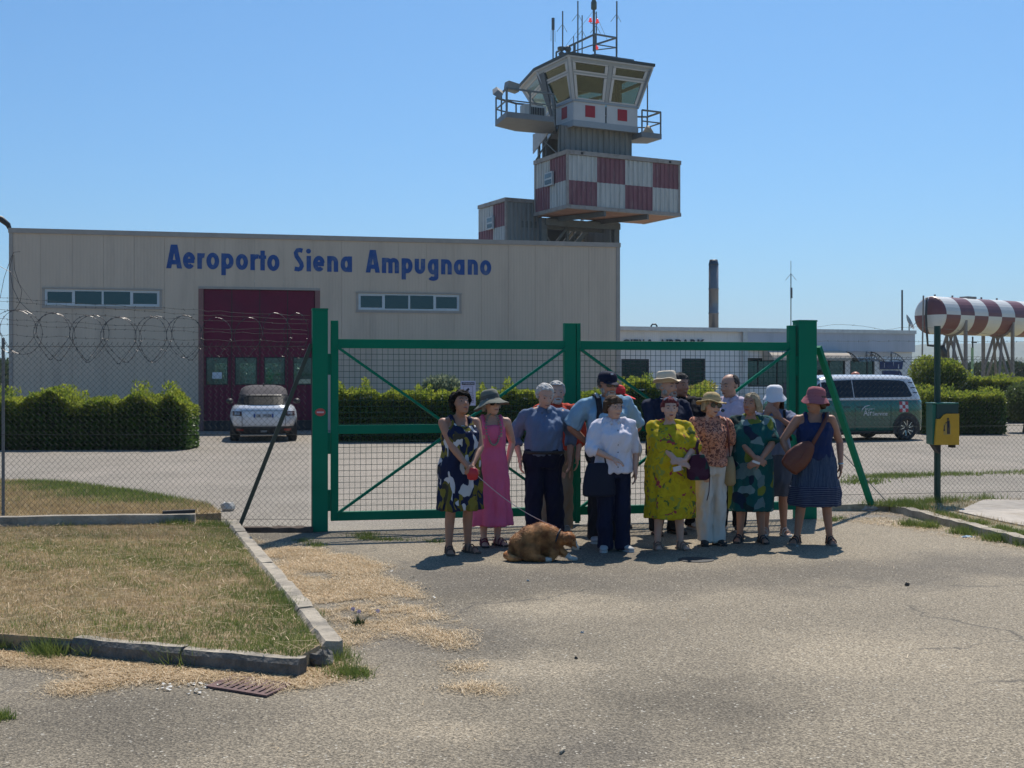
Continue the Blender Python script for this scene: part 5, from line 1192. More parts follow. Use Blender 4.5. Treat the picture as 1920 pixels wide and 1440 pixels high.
lm_bush = leafmat('bush_leaf', (.06, .10, .03), (.16, .20, .06), .4); lm_dark = leafmat('dark_leaf', (.022, .045, .015), (.05, .085, .03), .25)
lm_silver = leafmat('silver_leaf', (.16, .20, .12), (.32, .36, .24), .4); lm_far = leafmat('far_leaf', (.05, .085, .035), (.10, .13, .055), .2)
lm_yel = leafmat('yellow_leaf', (.35, .33, .08), (.5, .45, .12), .4)
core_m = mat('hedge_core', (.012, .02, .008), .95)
twig = mat('twig_brown', (.07, .05, .035), .9)
def hedge(fr, L_, dep, hfun, n, size, label, lm=None, lmt=None, group='clipped hedges'):
    """hedge in the frame fr: x 0..L, y 0..dep, height hfun(x)"""
    lm = lm or lm_hedge; lmt = lmt or lm_top
    o = empty('hedge', fr.o, fr.a, label, 'hedge', group); K = 24; secs = []
    for i in range(K+1):
        x = .08+(L_-.16)*i/K; h = hfun(x)-.16; j = lambda: random.uniform(-.04, .04)
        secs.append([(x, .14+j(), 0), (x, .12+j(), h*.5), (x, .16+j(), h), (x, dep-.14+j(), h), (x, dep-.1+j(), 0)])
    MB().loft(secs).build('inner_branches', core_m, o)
    H = np.vectorize(hfun); af = L_*1.4; at = L_*dep; ae = dep*1.4; tot = af+at+2*ae
    nf, nt_, ne = int(n*af/tot*1.1), int(n*at/tot*1.4), int(n*ae/tot)
    x = rng.uniform(0, L_, nf); h = H(x); z = rng.uniform(.02, 1, nf)*h; y = rng.uniform(0, .2, nf)+.03*np.sin(x*5)*np.sin(z*6+x)+.05*np.sin(x*2.3+z*3)
    A = np.stack([x, y, z], 1); oA = np.tile([0, -1, .2], (nf, 1))
    x = rng.uniform(0, L_, nt_); y = rng.uniform(0, dep, nt_); h = H(x); z = h-rng.uniform(0, .2, nt_)**1.3+.05*np.sin(x*6+y*3)+.04*np.sin(x*13); B = np.stack([x, y, z], 1); oB = np.tile([0, 0, 1.0], (nt_, 1))
    E = []; oE = []
    for xe, sx in ((0, -1), (L_, 1)):
        y = rng.uniform(0, dep, ne); h = hfun(xe); z = rng.uniform(.02, 1, ne)*h; E.append(np.stack([xe-sx*rng.uniform(0, .2, ne), y, z], 1)); oE.append(np.tile([sx*1., 0, .2], (ne, 1)))
    ns = int(n*.10); x = rng.uniform(0, L_, ns); y = rng.uniform(0, dep, ns); sh = (np.sin(x*3.1)+np.sin(x*7.7+1)+np.sin(x*17))/3; z = H(x)+np.clip(sh+.1, 0, 1)*rng.uniform(0, .42, ns); Sx = np.stack([x, y, z], 1); oS = np.tile([0, 0, 1.], (ns, 1))
    Pp_ = np.concatenate([A, B]+E+[Sx]); Oo = np.concatenate([oA, oB]+oE+[oS]); V, F = leaves(Pp_, size, .5, .1, .35, Oo*.7)
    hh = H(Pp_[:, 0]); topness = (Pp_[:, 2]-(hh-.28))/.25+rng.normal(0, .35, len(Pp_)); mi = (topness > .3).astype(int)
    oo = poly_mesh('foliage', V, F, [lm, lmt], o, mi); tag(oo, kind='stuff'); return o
def hz(py, D): return CAMZ+(HY-py)/FPX*D
def bumps(base, bl): return lambda x: base+sum(a*math.exp(-((x-c)/w_)**2) for c, a, w_ in bl)+.03*sin(x*9)+.03*sin(x*4.3)
X0 = (-60-960)/FPX*30.2
h1 = Frame(X0, 30.0, 2.0); Lh1 = (350-960)/FPX*30.2-X0
def xs_(px): return (px-960)/FPX*30-X0
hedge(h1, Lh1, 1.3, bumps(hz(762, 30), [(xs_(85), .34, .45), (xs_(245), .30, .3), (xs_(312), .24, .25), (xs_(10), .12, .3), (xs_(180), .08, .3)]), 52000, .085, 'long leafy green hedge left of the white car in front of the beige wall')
X2 = (628-960)/FPX*34
h2 = Frame(X2, 33.9, 4.0); x2_ = lambda px: (px-960)/FPX*34.3-X2
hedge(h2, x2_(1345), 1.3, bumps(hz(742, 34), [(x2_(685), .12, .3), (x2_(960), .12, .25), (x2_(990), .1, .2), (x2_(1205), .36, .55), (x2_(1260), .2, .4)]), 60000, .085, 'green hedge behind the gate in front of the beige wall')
h3 = Frame((1740-960)/FPX*39, 38.9, 3); hedge(h3, (1882-1740)/FPX*40, 1.6, bumps(hz(744, 39), []), 26000, .09, 'clipped block of hedge behind the litter bin and right of the van')
h4 = Frame((1785-960)/FPX*50, 50, 2); hedge(h4, 190/FPX*50, 1.6, bumps(hz(716, 50), [(1, .1, .5)]), 22000, .11, 'taller dark hedge behind the clipped block below the water tank')
def shrub(c, rx, ry, rz, n, size, label, lm, cat='bush', trunk=.15, name='bush', clumps=9, lmt=None, group=None, up=.3):
    o = empty(name, (c[0], c[1], 0), 0, label, cat, group); cl = []
    for k in range(clumps):
        a = rng.uniform(0, 2*pi); rr = rng.uniform(0, .6); q = np.array([cos(a)*rr*rx, sin(a)*rr*ry, c[2]+rng.uniform(-.55, .6)*rz]); cl.append((q, rng.uniform(.38, .62)))
    P_ = []; O_ = []
    for q, s in cl:
        m_ = n//clumps; d = rng.normal(size=(m_, 3)); d /= np.linalg.norm(d, axis=1)[:, None]; r = rng.uniform(.45, 1, m_)[:, None]**.6; p = q+d*r*np.array([rx, ry, rz])*s; P_.append(p); O_.append(d)
    P_ = np.concatenate(P_); O_ = np.concatenate(O_); P_[:, 2] = np.maximum(P_[:, 2], .03)
    V, F = leaves(P_, size, .5, up, .4, O_*.5)
    if lmt: mi = (((P_[:, 2]-c[2])/rz+rng.normal(0, .35, len(P_))) > .35).astype(int); f = poly_mesh('crown', V, F, [lm, lmt], o, mi)
    else: f = poly_mesh('crown', V, F, lm, o)
    tag(f, kind='stuff')
    tb = MB(); tb.tube([(0, 0, 0), (.03*rx, 0, c[2]*.6), (0, .02, c[2])], [trunk, trunk*.7, trunk*.35], 7)
    for q, s in cl: tb.tube([(0, 0, c[2]*.45), tuple(q*.6+np.array([0, 0, c[2]*.3])), tuple(q)], [trunk*.45, trunk*.3, trunk*.1], 5)
    tb.build('trunk', twig, o); return o
q = P(1757, 712, 42); shrub((q.x, q.y, 1.55), 1.0, .9, 1.05, 26000, .09, 'tall rounded light green bush beside the right end of the van', lm_bush, lmt=lm_top)
q = P(1925, 765, 40.5); shrub((q.x, q.y, .75), .9, .8, .85, 14000, .09, 'olive green bush cut by the right edge of the picture', lm_bush)
q = P(1840, 712, 46); shrub((q.x-1.1, q.y, 1.3), .8, .8, .8, 8000, .1, 'dark bush between the tall rounded bush and the water tank', lm_dark)
q = P(830, 740, 35.5); shrub((q.x, q.y, 1.25), 1.05, .5, .65, 9000, .10, 'silvery grey green shrub rising behind the hedge near the warning sign', lm_silver, up=.9)
q = P(1310, 730, 36.2); shrub((q.x, q.y, 1.35), .5, .4, .3, 3500, .09, 'yellow leaved shrub in front of the second barred window', lm_yel, lmt=lm_yel)
def tree(px, py_top, D, w_, label, lm=None, n=9000, size=.35, trunk=.25):
    zt = CAMZ+(HY-py_top)/FPX*D; x = (px-960)/FPX*D
    return shrub((x, D, zt*.56), w_, w_, zt*.46, n, size, label, lm or lm_far, 'tree', trunk, 'tree', 12, group='distant trees')
for px, pt, D, w_, lb in ((-20, 676, 110, 5.5, 'distant tree at the far left edge behind the fence'), (10, 690, 125, 4.5, 'distant low tree beside the left corner of the beige building'), (-70, 684, 120, 6, 'distant tree left of the picture edge'),
    (1730, 690, 150, 5.5, 'distant tree seen left of the water tank legs'), (1775, 697, 155, 5.5, 'distant rounded tree behind the tall bush'), (1825, 686, 140, 4, 'distant tree between the first tank trestle and the green pole'), (1860, 690, 150, 5, 'distant dark tree just right of the pale green pole'), (1893, 680, 145, 4.5, 'distant tallest tree right of the second trestle'), (1930, 688, 150, 6, 'distant tree at the right edge of the picture'),
    (400, 672, 120, 6, 'distant tree seen through the first door window'), (470, 676, 120, 6, 'distant tree seen through the second door window'), (520, 674, 118, 6, 'distant tree seen through the third door window'), (570, 676, 120, 6, 'distant tree seen through the last door window')):
    tree(px, pt, D, w_, lb, lm_dark if px in (1860, 1893) else lm_far)
# hills
def hills(name, D, prof, m, depth, label_kind='structure'):
    m_ = MB(); n = 160; rows = []
    for r_ in range(7):
        row = []; f = r_/6
        for i in range(n+1):
            px = -1800+(5400)*i/n; h = prof(px); z = -3+(h+3)*sin(pi/2*f)+(1-abs(2*f-1))*h*.12*sin(px*.013+r_); row.append(((px-960)/FPX*D, D+depth*(f), z))
        rows.append(row)
    for r_ in range(6):
        for i in range(n): m_.face([rows[r_][i], rows[r_][i+1], rows[r_+1][i+1], rows[r_+1][i]])
    o = m_.build(name, m, None, True); tag(o, kind='structure')
hm = mat('hill_woods', (.075, .105, .045), .95, 0, .45, .004, 0, dirt=(.26, .23, .12), dscale=.0016)
hm2 = mat('hill_woods_far', (.06, .09, .045), .95, 0, .4, .003)
def ridge(px): 
    pts = [(-2000, 690), (-400, 688), (0, 690), (500, 684), (1100, 682), (1690, 664), (1712, 663), (1740, 661), (1770, 656), (1800, 652), (1840, 646), (1880, 644), (1920, 645), (2100, 640), (2600, 655), (4000, 680)]
    for i in range(len(pts)-1):
        if px <= pts[i+1][0]:
            t = (px-pts[i][0])/(pts[i+1][0]-pts[i][0]); return (HY-(pts[i][1]+(pts[i+1][1]-pts[i][1])*max(0, t)))/FPX
    return .015
hills('hills', 2600, lambda px: ridge(px)*3000+1.7, hm, 400)
hills('low_hills', 1300, lambda px: (ridge(px)*.45+.003+.001*sin(px*.02))*1500, hm2, 200)

# ================================================================ GRASS, STRAW, WEEDS
def inpoly(x, y, poly):
    c = np.zeros(len(x), bool); n = len(poly); j = n-1
    for i in range(n):
        xi, yi = poly[i]; xj, yj = poly[j]; cond = ((yi > y) != (yj > y)) & (x < (xj-xi)*(y-yi)/(yj-yi+1e-12)+xi); c ^= cond; j = i
    return c
def scatter(poly, n):
    xs = [p[0] for p in poly]; ys = [p[1] for p in poly]; out = np.zeros((0, 2))
    while len(out) < n:
        x = rng.uniform(min(xs), max(xs), n); y = rng.uniform(min(ys), max(ys), n); k = inpoly(x, y, poly); out = np.concatenate([out, np.stack([x[k], y[k]], 1)])
    return out[:n]
def nz2(p, s, seed=0.0):
    x, y = p[:, 0]*s+seed, p[:, 1]*s+seed*1.7; return (np.sin(x*1.3+1.7*np.sin(y*.9))+np.sin(y*1.7+1.3*np.sin(x*1.1+2))+.6*np.sin(x*3.1+y*2.3)+.4*np.sin(x*5.3-y*6.1))/3
def blades(p, z0, h, w_, lean=.5, flat=False):
    n = len(p); a = rng.uniform(0, 2*pi, n); hh = (h*rng.uniform(.4, 1.3, n)); dx = np.stack([np.cos(a), np.sin(a), np.zeros(n)], 1); ld = rng.uniform(0, 2*pi, n); l = rng.uniform(.1, 1, n)*lean
    base = np.stack([p[:, 0], p[:, 1], np.full(n, z0)], 1)
    tip = base+np.stack([np.cos(ld)*l*hh, np.sin(ld)*l*hh, hh*np.sqrt(np.maximum(.05, 1-l*l*.5))], 1)
    if flat: tip[:, 2] = z0+rng.uniform(.001, .02, n); base[:, 2] = z0+rng.uniform(.001, .012, n)
    w2 = (w_/2*rng.uniform(.6, 1.3, n))[:, None]
    if flat:
        d = tip-base; s = np.stack([-d[:, 1], d[:, 0], np.zeros(n)], 1); s /= np.linalg.norm(s, axis=1)[:, None]+1e-9
        V = np.stack([base-s*w2, base+s*w2, tip+s*w2*.6, tip-s*w2*.6], 1).reshape(-1, 3); return V, np.arange(4*n).reshape(n, 4)
    V = np.stack([base-dx*w2, base+dx*w2, tip], 1).reshape(-1, 3); return V, np.arange(3*n).reshape(n, 3)
g_green = leafmat('grass_green', (.10, .155, .035), (.22, .26, .065), .4); g_dry = leafmat('grass_dry', (.33, .24, .12), (.60, .46, .25), .35); straw = leafmat('straw', (.52, .385, .215), (.76, .59, .37), .3)
turf = mat('turf_soil', (.32, .235, .14), .95, 0, .4, 9, .6, 60, dirt=(.12, .125, .05), dscale=2.6)
isl = [G(-80, 1176, .12), G(0, 1184, .12), G(300, 1206, .12), G(556, 1228, .12), G(600, 1214, .09), G(515, 1103, .09), G(440, 1005, .09), G(415, 982, .09), G(366, 976, .09), G(-80, 996, .09)]
ip = [(p.x, p.y) for p in isl]; m_ = MB(); m_.prism(ip, .001, .105); o = m_.build('grass_plot', turf); tag(o, kind='structure')
pts = scatter(ip, 150000); f = nz2(pts, .9, 3)*.45+nz2(pts, 3.1, 1)*.35+nz2(pts, 7.3, 6)*.3+rng.normal(0, .42, len(pts)); edge = (pts[:, 0]-(-3.1+(13.3-pts[:, 1])*.32)); nearright = np.clip(.35+edge*.5, 0, .45); nearfront = np.clip((8.6-pts[:, 1])*.35, 0, .45); gmask = (f+nearright+nearfront) > .47
V, F = blades(pts[gmask], .1, .045, .0055, 1.1); tag(poly_mesh('green_grass', V, F, g_green), 'green mown grass patches in the plot left of the gate', 'grass', kind='stuff')
V, F = blades(pts[~gmask], .1, .034, .005, 1.25); tag(poly_mesh('dry_grass', V, F, g_dry), 'dry brown mown grass in the plot left of the gate', 'grass', kind='stuff')
isl2 = [G(-60, 900, .1), G(120, 904, .1), G(260, 922, .1), G(390, 946, .1), G(415, 962, .1), G(366, 964, .1), G(-60, 980, .1)]
m_ = MB(); m_.prism([(p.x, p.y) for p in isl2][::-1], .001, .1); o = m_.build('inner_grass_plot', turf); tag(o, kind='structure')
pts = scatter([(p.x, p.y) for p in isl2], 36000); f = nz2(pts, .6, 1)+rng.normal(0, .25, len(pts))+.25; V, F = blades(pts[f > .62], .1, .07, .010, 1.0); V2, F2 = blades(pts[f <= .62], .1, .06, .010, 1.1)
V = np.concatenate([V, V2]); mi = np.concatenate([np.zeros(len(F)), np.ones(len(F2))]); F = np.concatenate([F, F2+len(F)*3]); tag(poly_mesh('inner_grass', V, F, [g_green, g_dry], None, mi), 'patchy grass behind the left chain link fence', 'grass', kind='stuff')
# straw on the asphalt
def gp(l, z=0): return [(G(a, b, z).x, G(a, b, z).y) for a, b in l]
S1 = gp([(480, 1036), (540, 1028), (600, 1030), (650, 1040), (722, 1062), (700, 1078), (765, 1100), (792, 1132), (840, 1165), (868, 1192), (872, 1222), (838, 1216), (790, 1196), (742, 1186), (700, 1182), (650, 1168), (600, 1150), (550, 1120), (515, 1085)])
S2 = gp([(-40, 1208), (120, 1222), (300, 1244), (420, 1260), (560, 1262), (610, 1240), (660, 1262), (600, 1282), (540, 1290), (420, 1276), (330, 1278), (250, 1278), (190, 1290), (130, 1304), (110, 1294), (160, 1262), (90, 1248), (-40, 1244)])
S3 = gp([(842, 1284), (895, 1284), (950, 1296), (940, 1302), (880, 1294), (845, 1292)]); S4 = gp([(850, 1245), (905, 1248), (900, 1256), (855, 1258)])
S5 = gp([(1570, 962), (1650, 962), (1700, 966), (1760, 985), (1850, 1008), (1930, 1022), (1930, 1034), (1850, 1018), (1740, 1000), (1640, 985), (1560, 975)])
S6 = gp([(430, 1000), (470, 1010), (590, 1030), (480, 1034), (450, 1020)])
S7 = gp([(620, 1180), (700, 1190), (720, 1200), (640, 1215), (610, 1230), (600, 1200)])
Pn = []
for s, n, thr in ((S1, 80000, -.28), (S2, 40000, -.7), (S3, 900, -1), (S4, 500, -1), (S5, 9000, -.1), (S6, 2500, -.2), (S7, 2500, .0)):
    q = scatter(s, n); q = q+rng.normal(0, .075, q.shape); Pn.append(q[(nz2(q, 2.3, 5)*.7+nz2(q, 5.1, 2)*.5+rng.normal(0, .16, len(q))) > thr])
far_ = np.stack([rng.uniform(-4, 3.5, 2500), rng.uniform(5, 12.5, 2500)], 1); Pn.append(far_[nz2(far_, 1.1, 8) > .35])
Pn = np.concatenate(Pn); V, F = blades(Pn, .002, .05, .0042, 1, True); tag(poly_mesh('straw_litter', V, F, straw), 'dry straw and mown grass strewn over the asphalt', 'straw', kind='stuff')
q = scatter(S2, 700); V, F = blades(q, .01, .26, .005, 1, True); tag(poly_mesh('long_straw', V, F, straw), 'long loose straws along the weathered kerb', 'straw', kind='stuff')
lp_ = scatter(ip, 900); V, F = blades(lp_, .13, .22, .005, 1, True); tag(poly_mesh('loose_stalks', V, F, straw), 'loose dry stalks lying on the grass plot', 'straw', kind='stuff')
# weeds: clusters along kerbs and cracks
def cluster(cs_, h, w_, per, spread):
    P_ = []
    for c in cs_: P_.append(np.array([[c[0], c[1]]])+rng.normal(0, spread, (per, 2)))
    return np.concatenate(P_)
def along(l, n, z=0):
    out = []
    for i in range(n):
        t = random.random()*(len(l)-1); k = int(t); f_ = t-k; out.append(G(l[k][0]+(l[k+1][0]-l[k][0])*f_, l[k][1]+(l[k+1][1]-l[k][1])*f_, z))
    return out
Wd = []
for cs_, h, w_, per, sp in ((along([(590, 1215), (625, 1235), (650, 1262)], 16), .085, .0045, 70, .06), (along([(620, 1262), (680, 1268)], 8), .05, .006, 120, .05), (along([(60, 1222), (110, 1235)], 6), .13, .006, 90, .05), (along([(150, 1228), (175, 1232)], 4), .11, .006, 90, .03),
    (along([(305, 1240), (365, 1250)], 7), .12, .006, 90, .04), (along([(0, 1215), (15, 1220)], 4), .1, .006, 90, .03), (along([(80, 985), (150, 988)], 8, .09), .08, .008, 90, .06), (along([(310, 985), (415, 990)], 12, .09), .09, .008, 90, .06),
    (along([(440, 1060), (470, 1080), (520, 1120), (545, 1150)], 14, .09), .07, .007, 80, .05), (along([(660, 1005), (700, 1012), (740, 1012), (830, 1016)], 16), .04, .006, 60, .06), (along([(560, 1012), (600, 1026)], 6), .05, .006, 60, .05),
    (along([(1665, 948), (1740, 955)], 10, .08), .09, .008, 110, .07), (along([(1690, 985), (1750, 990)], 7), .10, .008, 120, .06), (along([(1800, 1000), (1870, 1015)], 8), .10, .008, 110, .06), (along([(1880, 1012), (1935, 1028)], 8), .10, .008, 110, .05), (along([(1755, 962), (1840, 982), (1930, 1004)], 26, .08), .05, .007, 110, .05),
    (along([(1640, 948), (1700, 945), (1780, 940), (1860, 935)], 22, .08), .10, .008, 80, .09), (along([(1620, 896), (1700, 892), (1930, 886)], 60), .07, .012, 45, .22), (along([(1580, 908), (1640, 902)], 6), .1, .02, 50, .2),
    (along([(0, 1345), (10, 1350)], 2), .05, .006, 100, .03), (along([(640, 1003), (700, 1004)], 5), .05, .006, 60, .08), (along([(585, 1150), (600, 1190)], 6), .05, .006, 80, .04), (along([(1555, 978), (1580, 972)], 4), .06, .006, 90, .04)):
    V, F = blades(cluster(cs_, h, w_, per, sp), cs_[0].z, h, w_, 1.0); Wd.append((V, F))
n0 = 0; VV = []; FF = []
for V, F in Wd: VV.append(V); FF.append(F+n0); n0 += len(V)
tag(poly_mesh('weeds', np.concatenate(VV), np.concatenate(FF), g_green), 'green weeds and grass tufts along the kerbs', 'weeds', kind='stuff')
pts = scatter([(p.x, p.y) for p in pv], 11000); k_ = (nz2(pts, 2, 4) > -.1) & ~inpoly(pts[:, 0], pts[:, 1], [(p.x, p.y) for p in pc]); V, F = blades(pts[k_], .075, .07, .009, 1.1); tag(poly_mesh('verge_grass', V, F, [g_dry]), 'dry grass on the verge beneath the right fence', 'grass', kind='stuff')
# chicory plant with pale violet flowers
cp = G(672, 1172); ch_ = empty('chicory_plant', cp, 0, 'small dark weed with pale violet flowers growing through the asphalt', 'plant')
V, F = blades(rng.normal(0, .02, (120, 2)), 0, .07, .008, 1); tag(poly_mesh('leaf_rosette', V, F, lm_dark, ch_), kind='stuff')
vio = mat('petal_violet', (.5, .45, .75), .7)
for dx, dy, h in ((-.04, .02, .11), (.0, .03, .09), (.13, .05, .09)):
    s_ = MB().tube([(0, 0, 0), (dx*.6, dy*.6, h*.7), (dx, dy, h)], .0015, 4).build('stem', g_green, ch_); m_ = MB()
    for k in range(8): a = k*pi/4; m_.face([(dx, dy, h), (dx+.012*cos(a-.3), dy+.006, h+.012*sin(a-.3)), (dx+.016*cos(a), dy-.004, h+.016*sin(a)), (dx+.012*cos(a+.3), dy+.006, h+.012*sin(a+.3))])
    m_.build('flower', vio, s_)
# litter
def crumple(name, c, r, m, label, cat, z=.03, sy=.7, sz=.4):
    mb_ = MB(); mb_.sphere((0, 0, z), (r, r*sy, r*sz), 12, 8); me = mb_.mesh()
    for v in me.vertices: v.co = Vector((v.co.x*random.uniform(.6, 1.3), v.co.y*random.uniform(.6, 1.3), max(.002, v.co.z*random.uniform(.5, 1.5))))
    o = link_mesh(name, me, m, None, False, c); return tag(o, label, cat)
c_ = G(1632, 958); crumple('crumpled_wrapper', c_, .14, mat('plastic_grey', (.42, .42, .45), .35), 'crumpled whitish plastic wrapper at the foot of the slanting green brace', 'litter', .04, .6, .45)
c_ = G(1815, 1008); crumple('blue_tissue', c_, .075, mat('tissue_blue', (.35, .5, .6), .7), 'small pale blue tissue lying by the right kerb', 'litter', .008, .5, .12)
c_ = G(1055, 1411); o = MB().tube([(-.012, -.03, .008), (0, 0, .014), (.012, .03, .008)], [.006, .008, .005], 6).build('twig', mat('twig_pale', (.45, .38, .28), .8), None, True, c_); tag(o, 'short pale twig lying on the near asphalt', 'twig')
c_ = G(668, 1189); o = MB().tube([(-.04, 0, .006), (.045, .004, .006)], .005, 5).build('stick', twig, None, True, c_); tag(o, 'dark little stick on the straw beneath the chicory plant', 'stick')
for i, (px, py, r, lb) in enumerate(((1701, 1098, .022, 'small dark chip of stone on the open asphalt at right'), (1092, 1187, .013, 'tiny pale pebble in the middle of the asphalt'), (1080, 1235, .012, 'tiny dark pebble near the middle of the asphalt'), (1495, 1025, .014, 'small pale pebble between the feet of the woman in the red hat'), (990, 1090, .014, 'pale pebble just below the dog'))):
    c_ = G(px, py); crumple('pebble', c_, r, mat('pebble_%s' % ('dark' if 'dark' in lb else 'pale'), (.06, .055, .05) if 'dark' in lb else (.5, .47, .42), .9), lb, 'pebble', r*.4, .8, .6)
lf_pts = scatter(S5, 60); mb_ = []
for k_, (x, y) in enumerate(lf_pts[:26]):
    a = random.uniform(0, 6.28); s = random.uniform(.015, .035); m_ = MB(); m_.face([(0, 0, .006), (cos(a)*s, sin(a)*s, .02), (cos(a)*2*s, sin(a)*2*s, .008), (cos(a+.9)*s, sin(a+.9)*s, .012)])
    o = m_.build('dead_leaf', mat('leaf_dead', (.32, .22, .12), .8), None, False, (x, y, 0)); tag(o, 'curled dead leaf lying among the straw by the right kerb', 'dead leaf', 'dead leaves by the right kerb')
# small pale flecks of gravel on the asphalt beside the grate and straw
fl_ = np.concatenate([scatter(gp([(280, 1290), (400, 1275), (420, 1290), (330, 1310)]), 40), scatter(gp([(690, 1050), (760, 1065), (850, 1130), (820, 1150), (740, 1080)]), 14)]); V, F = blades(fl_, .002, .03, .022, 1, True); tag(poly_mesh('lime_flecks', V, F, mat('fleck_white', (.55, .53, .48), .9)), 'scattered white flecks on the asphalt', 'flecks', kind='stuff')

# ================================================================ AIR
hzm = bpy.data.materials.new('air'); hzm.use_nodes = True; N = hzm.node_tree.nodes; N.remove(N['Principled BSDF']); pv_ = N.new('ShaderNodeVolumePrincipled'); pv_.inputs['Color'].default_value = (.80, .90, 1.0, 1); pv_.inputs['Density'].default_value = .00022; pv_.inputs['Anisotropy'].default_value = .3
hzm.node_tree.links.new(pv_.outputs[0], N['Material Output'].inputs['Volume'])
hb_ = MB().box(-3300, 3300, -70, 5200, -6, 260).build('haze', hzm); tag(hb_, kind='stuff')
# ================================================================ PEOPLE
def skinmat(name, c):
    m = mat(name, c, .5, 0, .10, 14, .15, 120, spec=.35); b = m.node_tree.nodes['Principled BSDF']
    b.inputs['Subsurface Weight'].default_value = .08; b.inputs['Subsurface Radius'].default_value = (.02, .008, .004); b.inputs['Subsurface Scale'].default_value = .3; return m
SK = {'tan': skinmat('skin_tan', (.40, .20, .13)), 'fair': skinmat('skin_fair', (.58, .34, .25)), 'mid': skinmat('skin_mid', (.48, .27, .185))}
def fabric(name, c, var=.12, rough=.85, scale=5, bump=.5, bscale=14, stretch=None): return mat(name, c, rough, 0, var, scale, bump, bscale, spec=.2, sheen=.0, stretch=stretch)
def pattern(name, cols, scale=6, stops=None, dist=2.0, stretch=None, base='noise'):
    """printed cloth: hard edged patches of several dyes"""
    m = bpy.data.materials.new(name); MC[name] = m; m.use_nodes = True; t = m.node_tree; N = t.nodes; L = t.links; b = N['Principled BSDF']; b.inputs['Roughness'].default_value = .85; b.inputs['Specular IOR Level'].default_value = .2
    tc = N.new('ShaderNodeTexCoord'); mp = N.new('ShaderNodeMapping'); L.new(tc.outputs['Object'], mp.inputs[0])
    if stretch: mp.inputs['Scale'].default_value = stretch
    if base == 'wave':
        n = N.new('ShaderNodeTexWave'); n.bands_direction = 'Z' if not stretch or stretch[2] >= stretch[0] else 'X'; n.inputs['Scale'].default_value = scale; n.inputs['Distortion'].default_value = dist; n.inputs['Detail'].default_value = 4; n.inputs['Detail Scale'].default_value = 2; out = n.outputs[1]
    else:
        q = N.new('ShaderNodeTexNoise'); q.inputs['Scale'].default_value = scale*.9; q.inputs['Detail'].default_value = 1.5; L.new(mp.outputs[0], q.inputs[0])
        v1 = N.new('ShaderNodeVectorMath'); v1.operation = 'MULTIPLY_ADD'; k_ = dist*.22; v1.inputs[1].default_value = (k_, k_, k_); L.new(q.outputs[1], v1.inputs[0]); L.new(mp.outputs[0], v1.inputs[2])
        n = N.new('ShaderNodeTexVoronoi'); n.inputs['Scale'].default_value = scale*2.1; L.new(v1.outputs[0], n.inputs[0]); sc_ = N.new('ShaderNodeSeparateColor'); L.new(n.outputs['Color'], sc_.inputs[0]); out = sc_.outputs[0]
    if base == 'wave': L.new(mp.outputs[0], n.inputs[0])
    r = N.new('ShaderNodeValToRGB'); r.color_ramp.interpolation = 'CONSTANT' if base == 'noise' else 'LINEAR'; k = len(cols)
    stops = stops or [i/k for i in range(k)]
    e = r.color_ramp.elements; e[0].position = stops[0]; e[0].color = tuple(cols[0])+(1,); e[1].position = stops[1]; e[1].color = tuple(cols[1])+(1,)
    for i in range(2, k): q = e.new(stops[i]); q.color = tuple(cols[i])+(1,)
    L.new(out, r.inputs[0]); L.new(r.outputs[0], b.inputs['Base Color'])
    n3 = N.new('ShaderNodeTexNoise'); n3.inputs['Scale'].default_value = 14; L.new(tc.outputs['Object'], n3.inputs[0]); bp = N.new('ShaderNodeBump'); bp.inputs['Strength'].default_value = .4; bp.inputs['Distance'].default_value = .02; L.new(n3.outputs[0], bp.inputs['Height']); L.new(bp.outputs[0], b.inputs['Normal'])
    return m
hairm = {k: mat('hair_'+k, c, .75, 0, .4, 25, .9, 70, stretch=(1, 1, .35), spec=.12) for k, c in {'black': (.010, .008, .007), 'white': (.52, .50, .47), 'grey': (.30, .28, .26), 'brown': (.085, .048, .027), 'red': (.13, .03, .035), 'blond': (.38, .31, .21), 'darkgrey': (.06, .055, .052)}.items()}
eye_m = mat('eye_dark', (.02, .015, .015), .2); lip_m = mat('lips', (.28, .08, .07), .5); brow_m = mat('brow', (.07, .05, .04), .8); white_eye = mat('eye_white', (.22, .19, .17), .4)
lens = mat('sunglass_lens', (.008, .008, .01), .08, spec=.8)

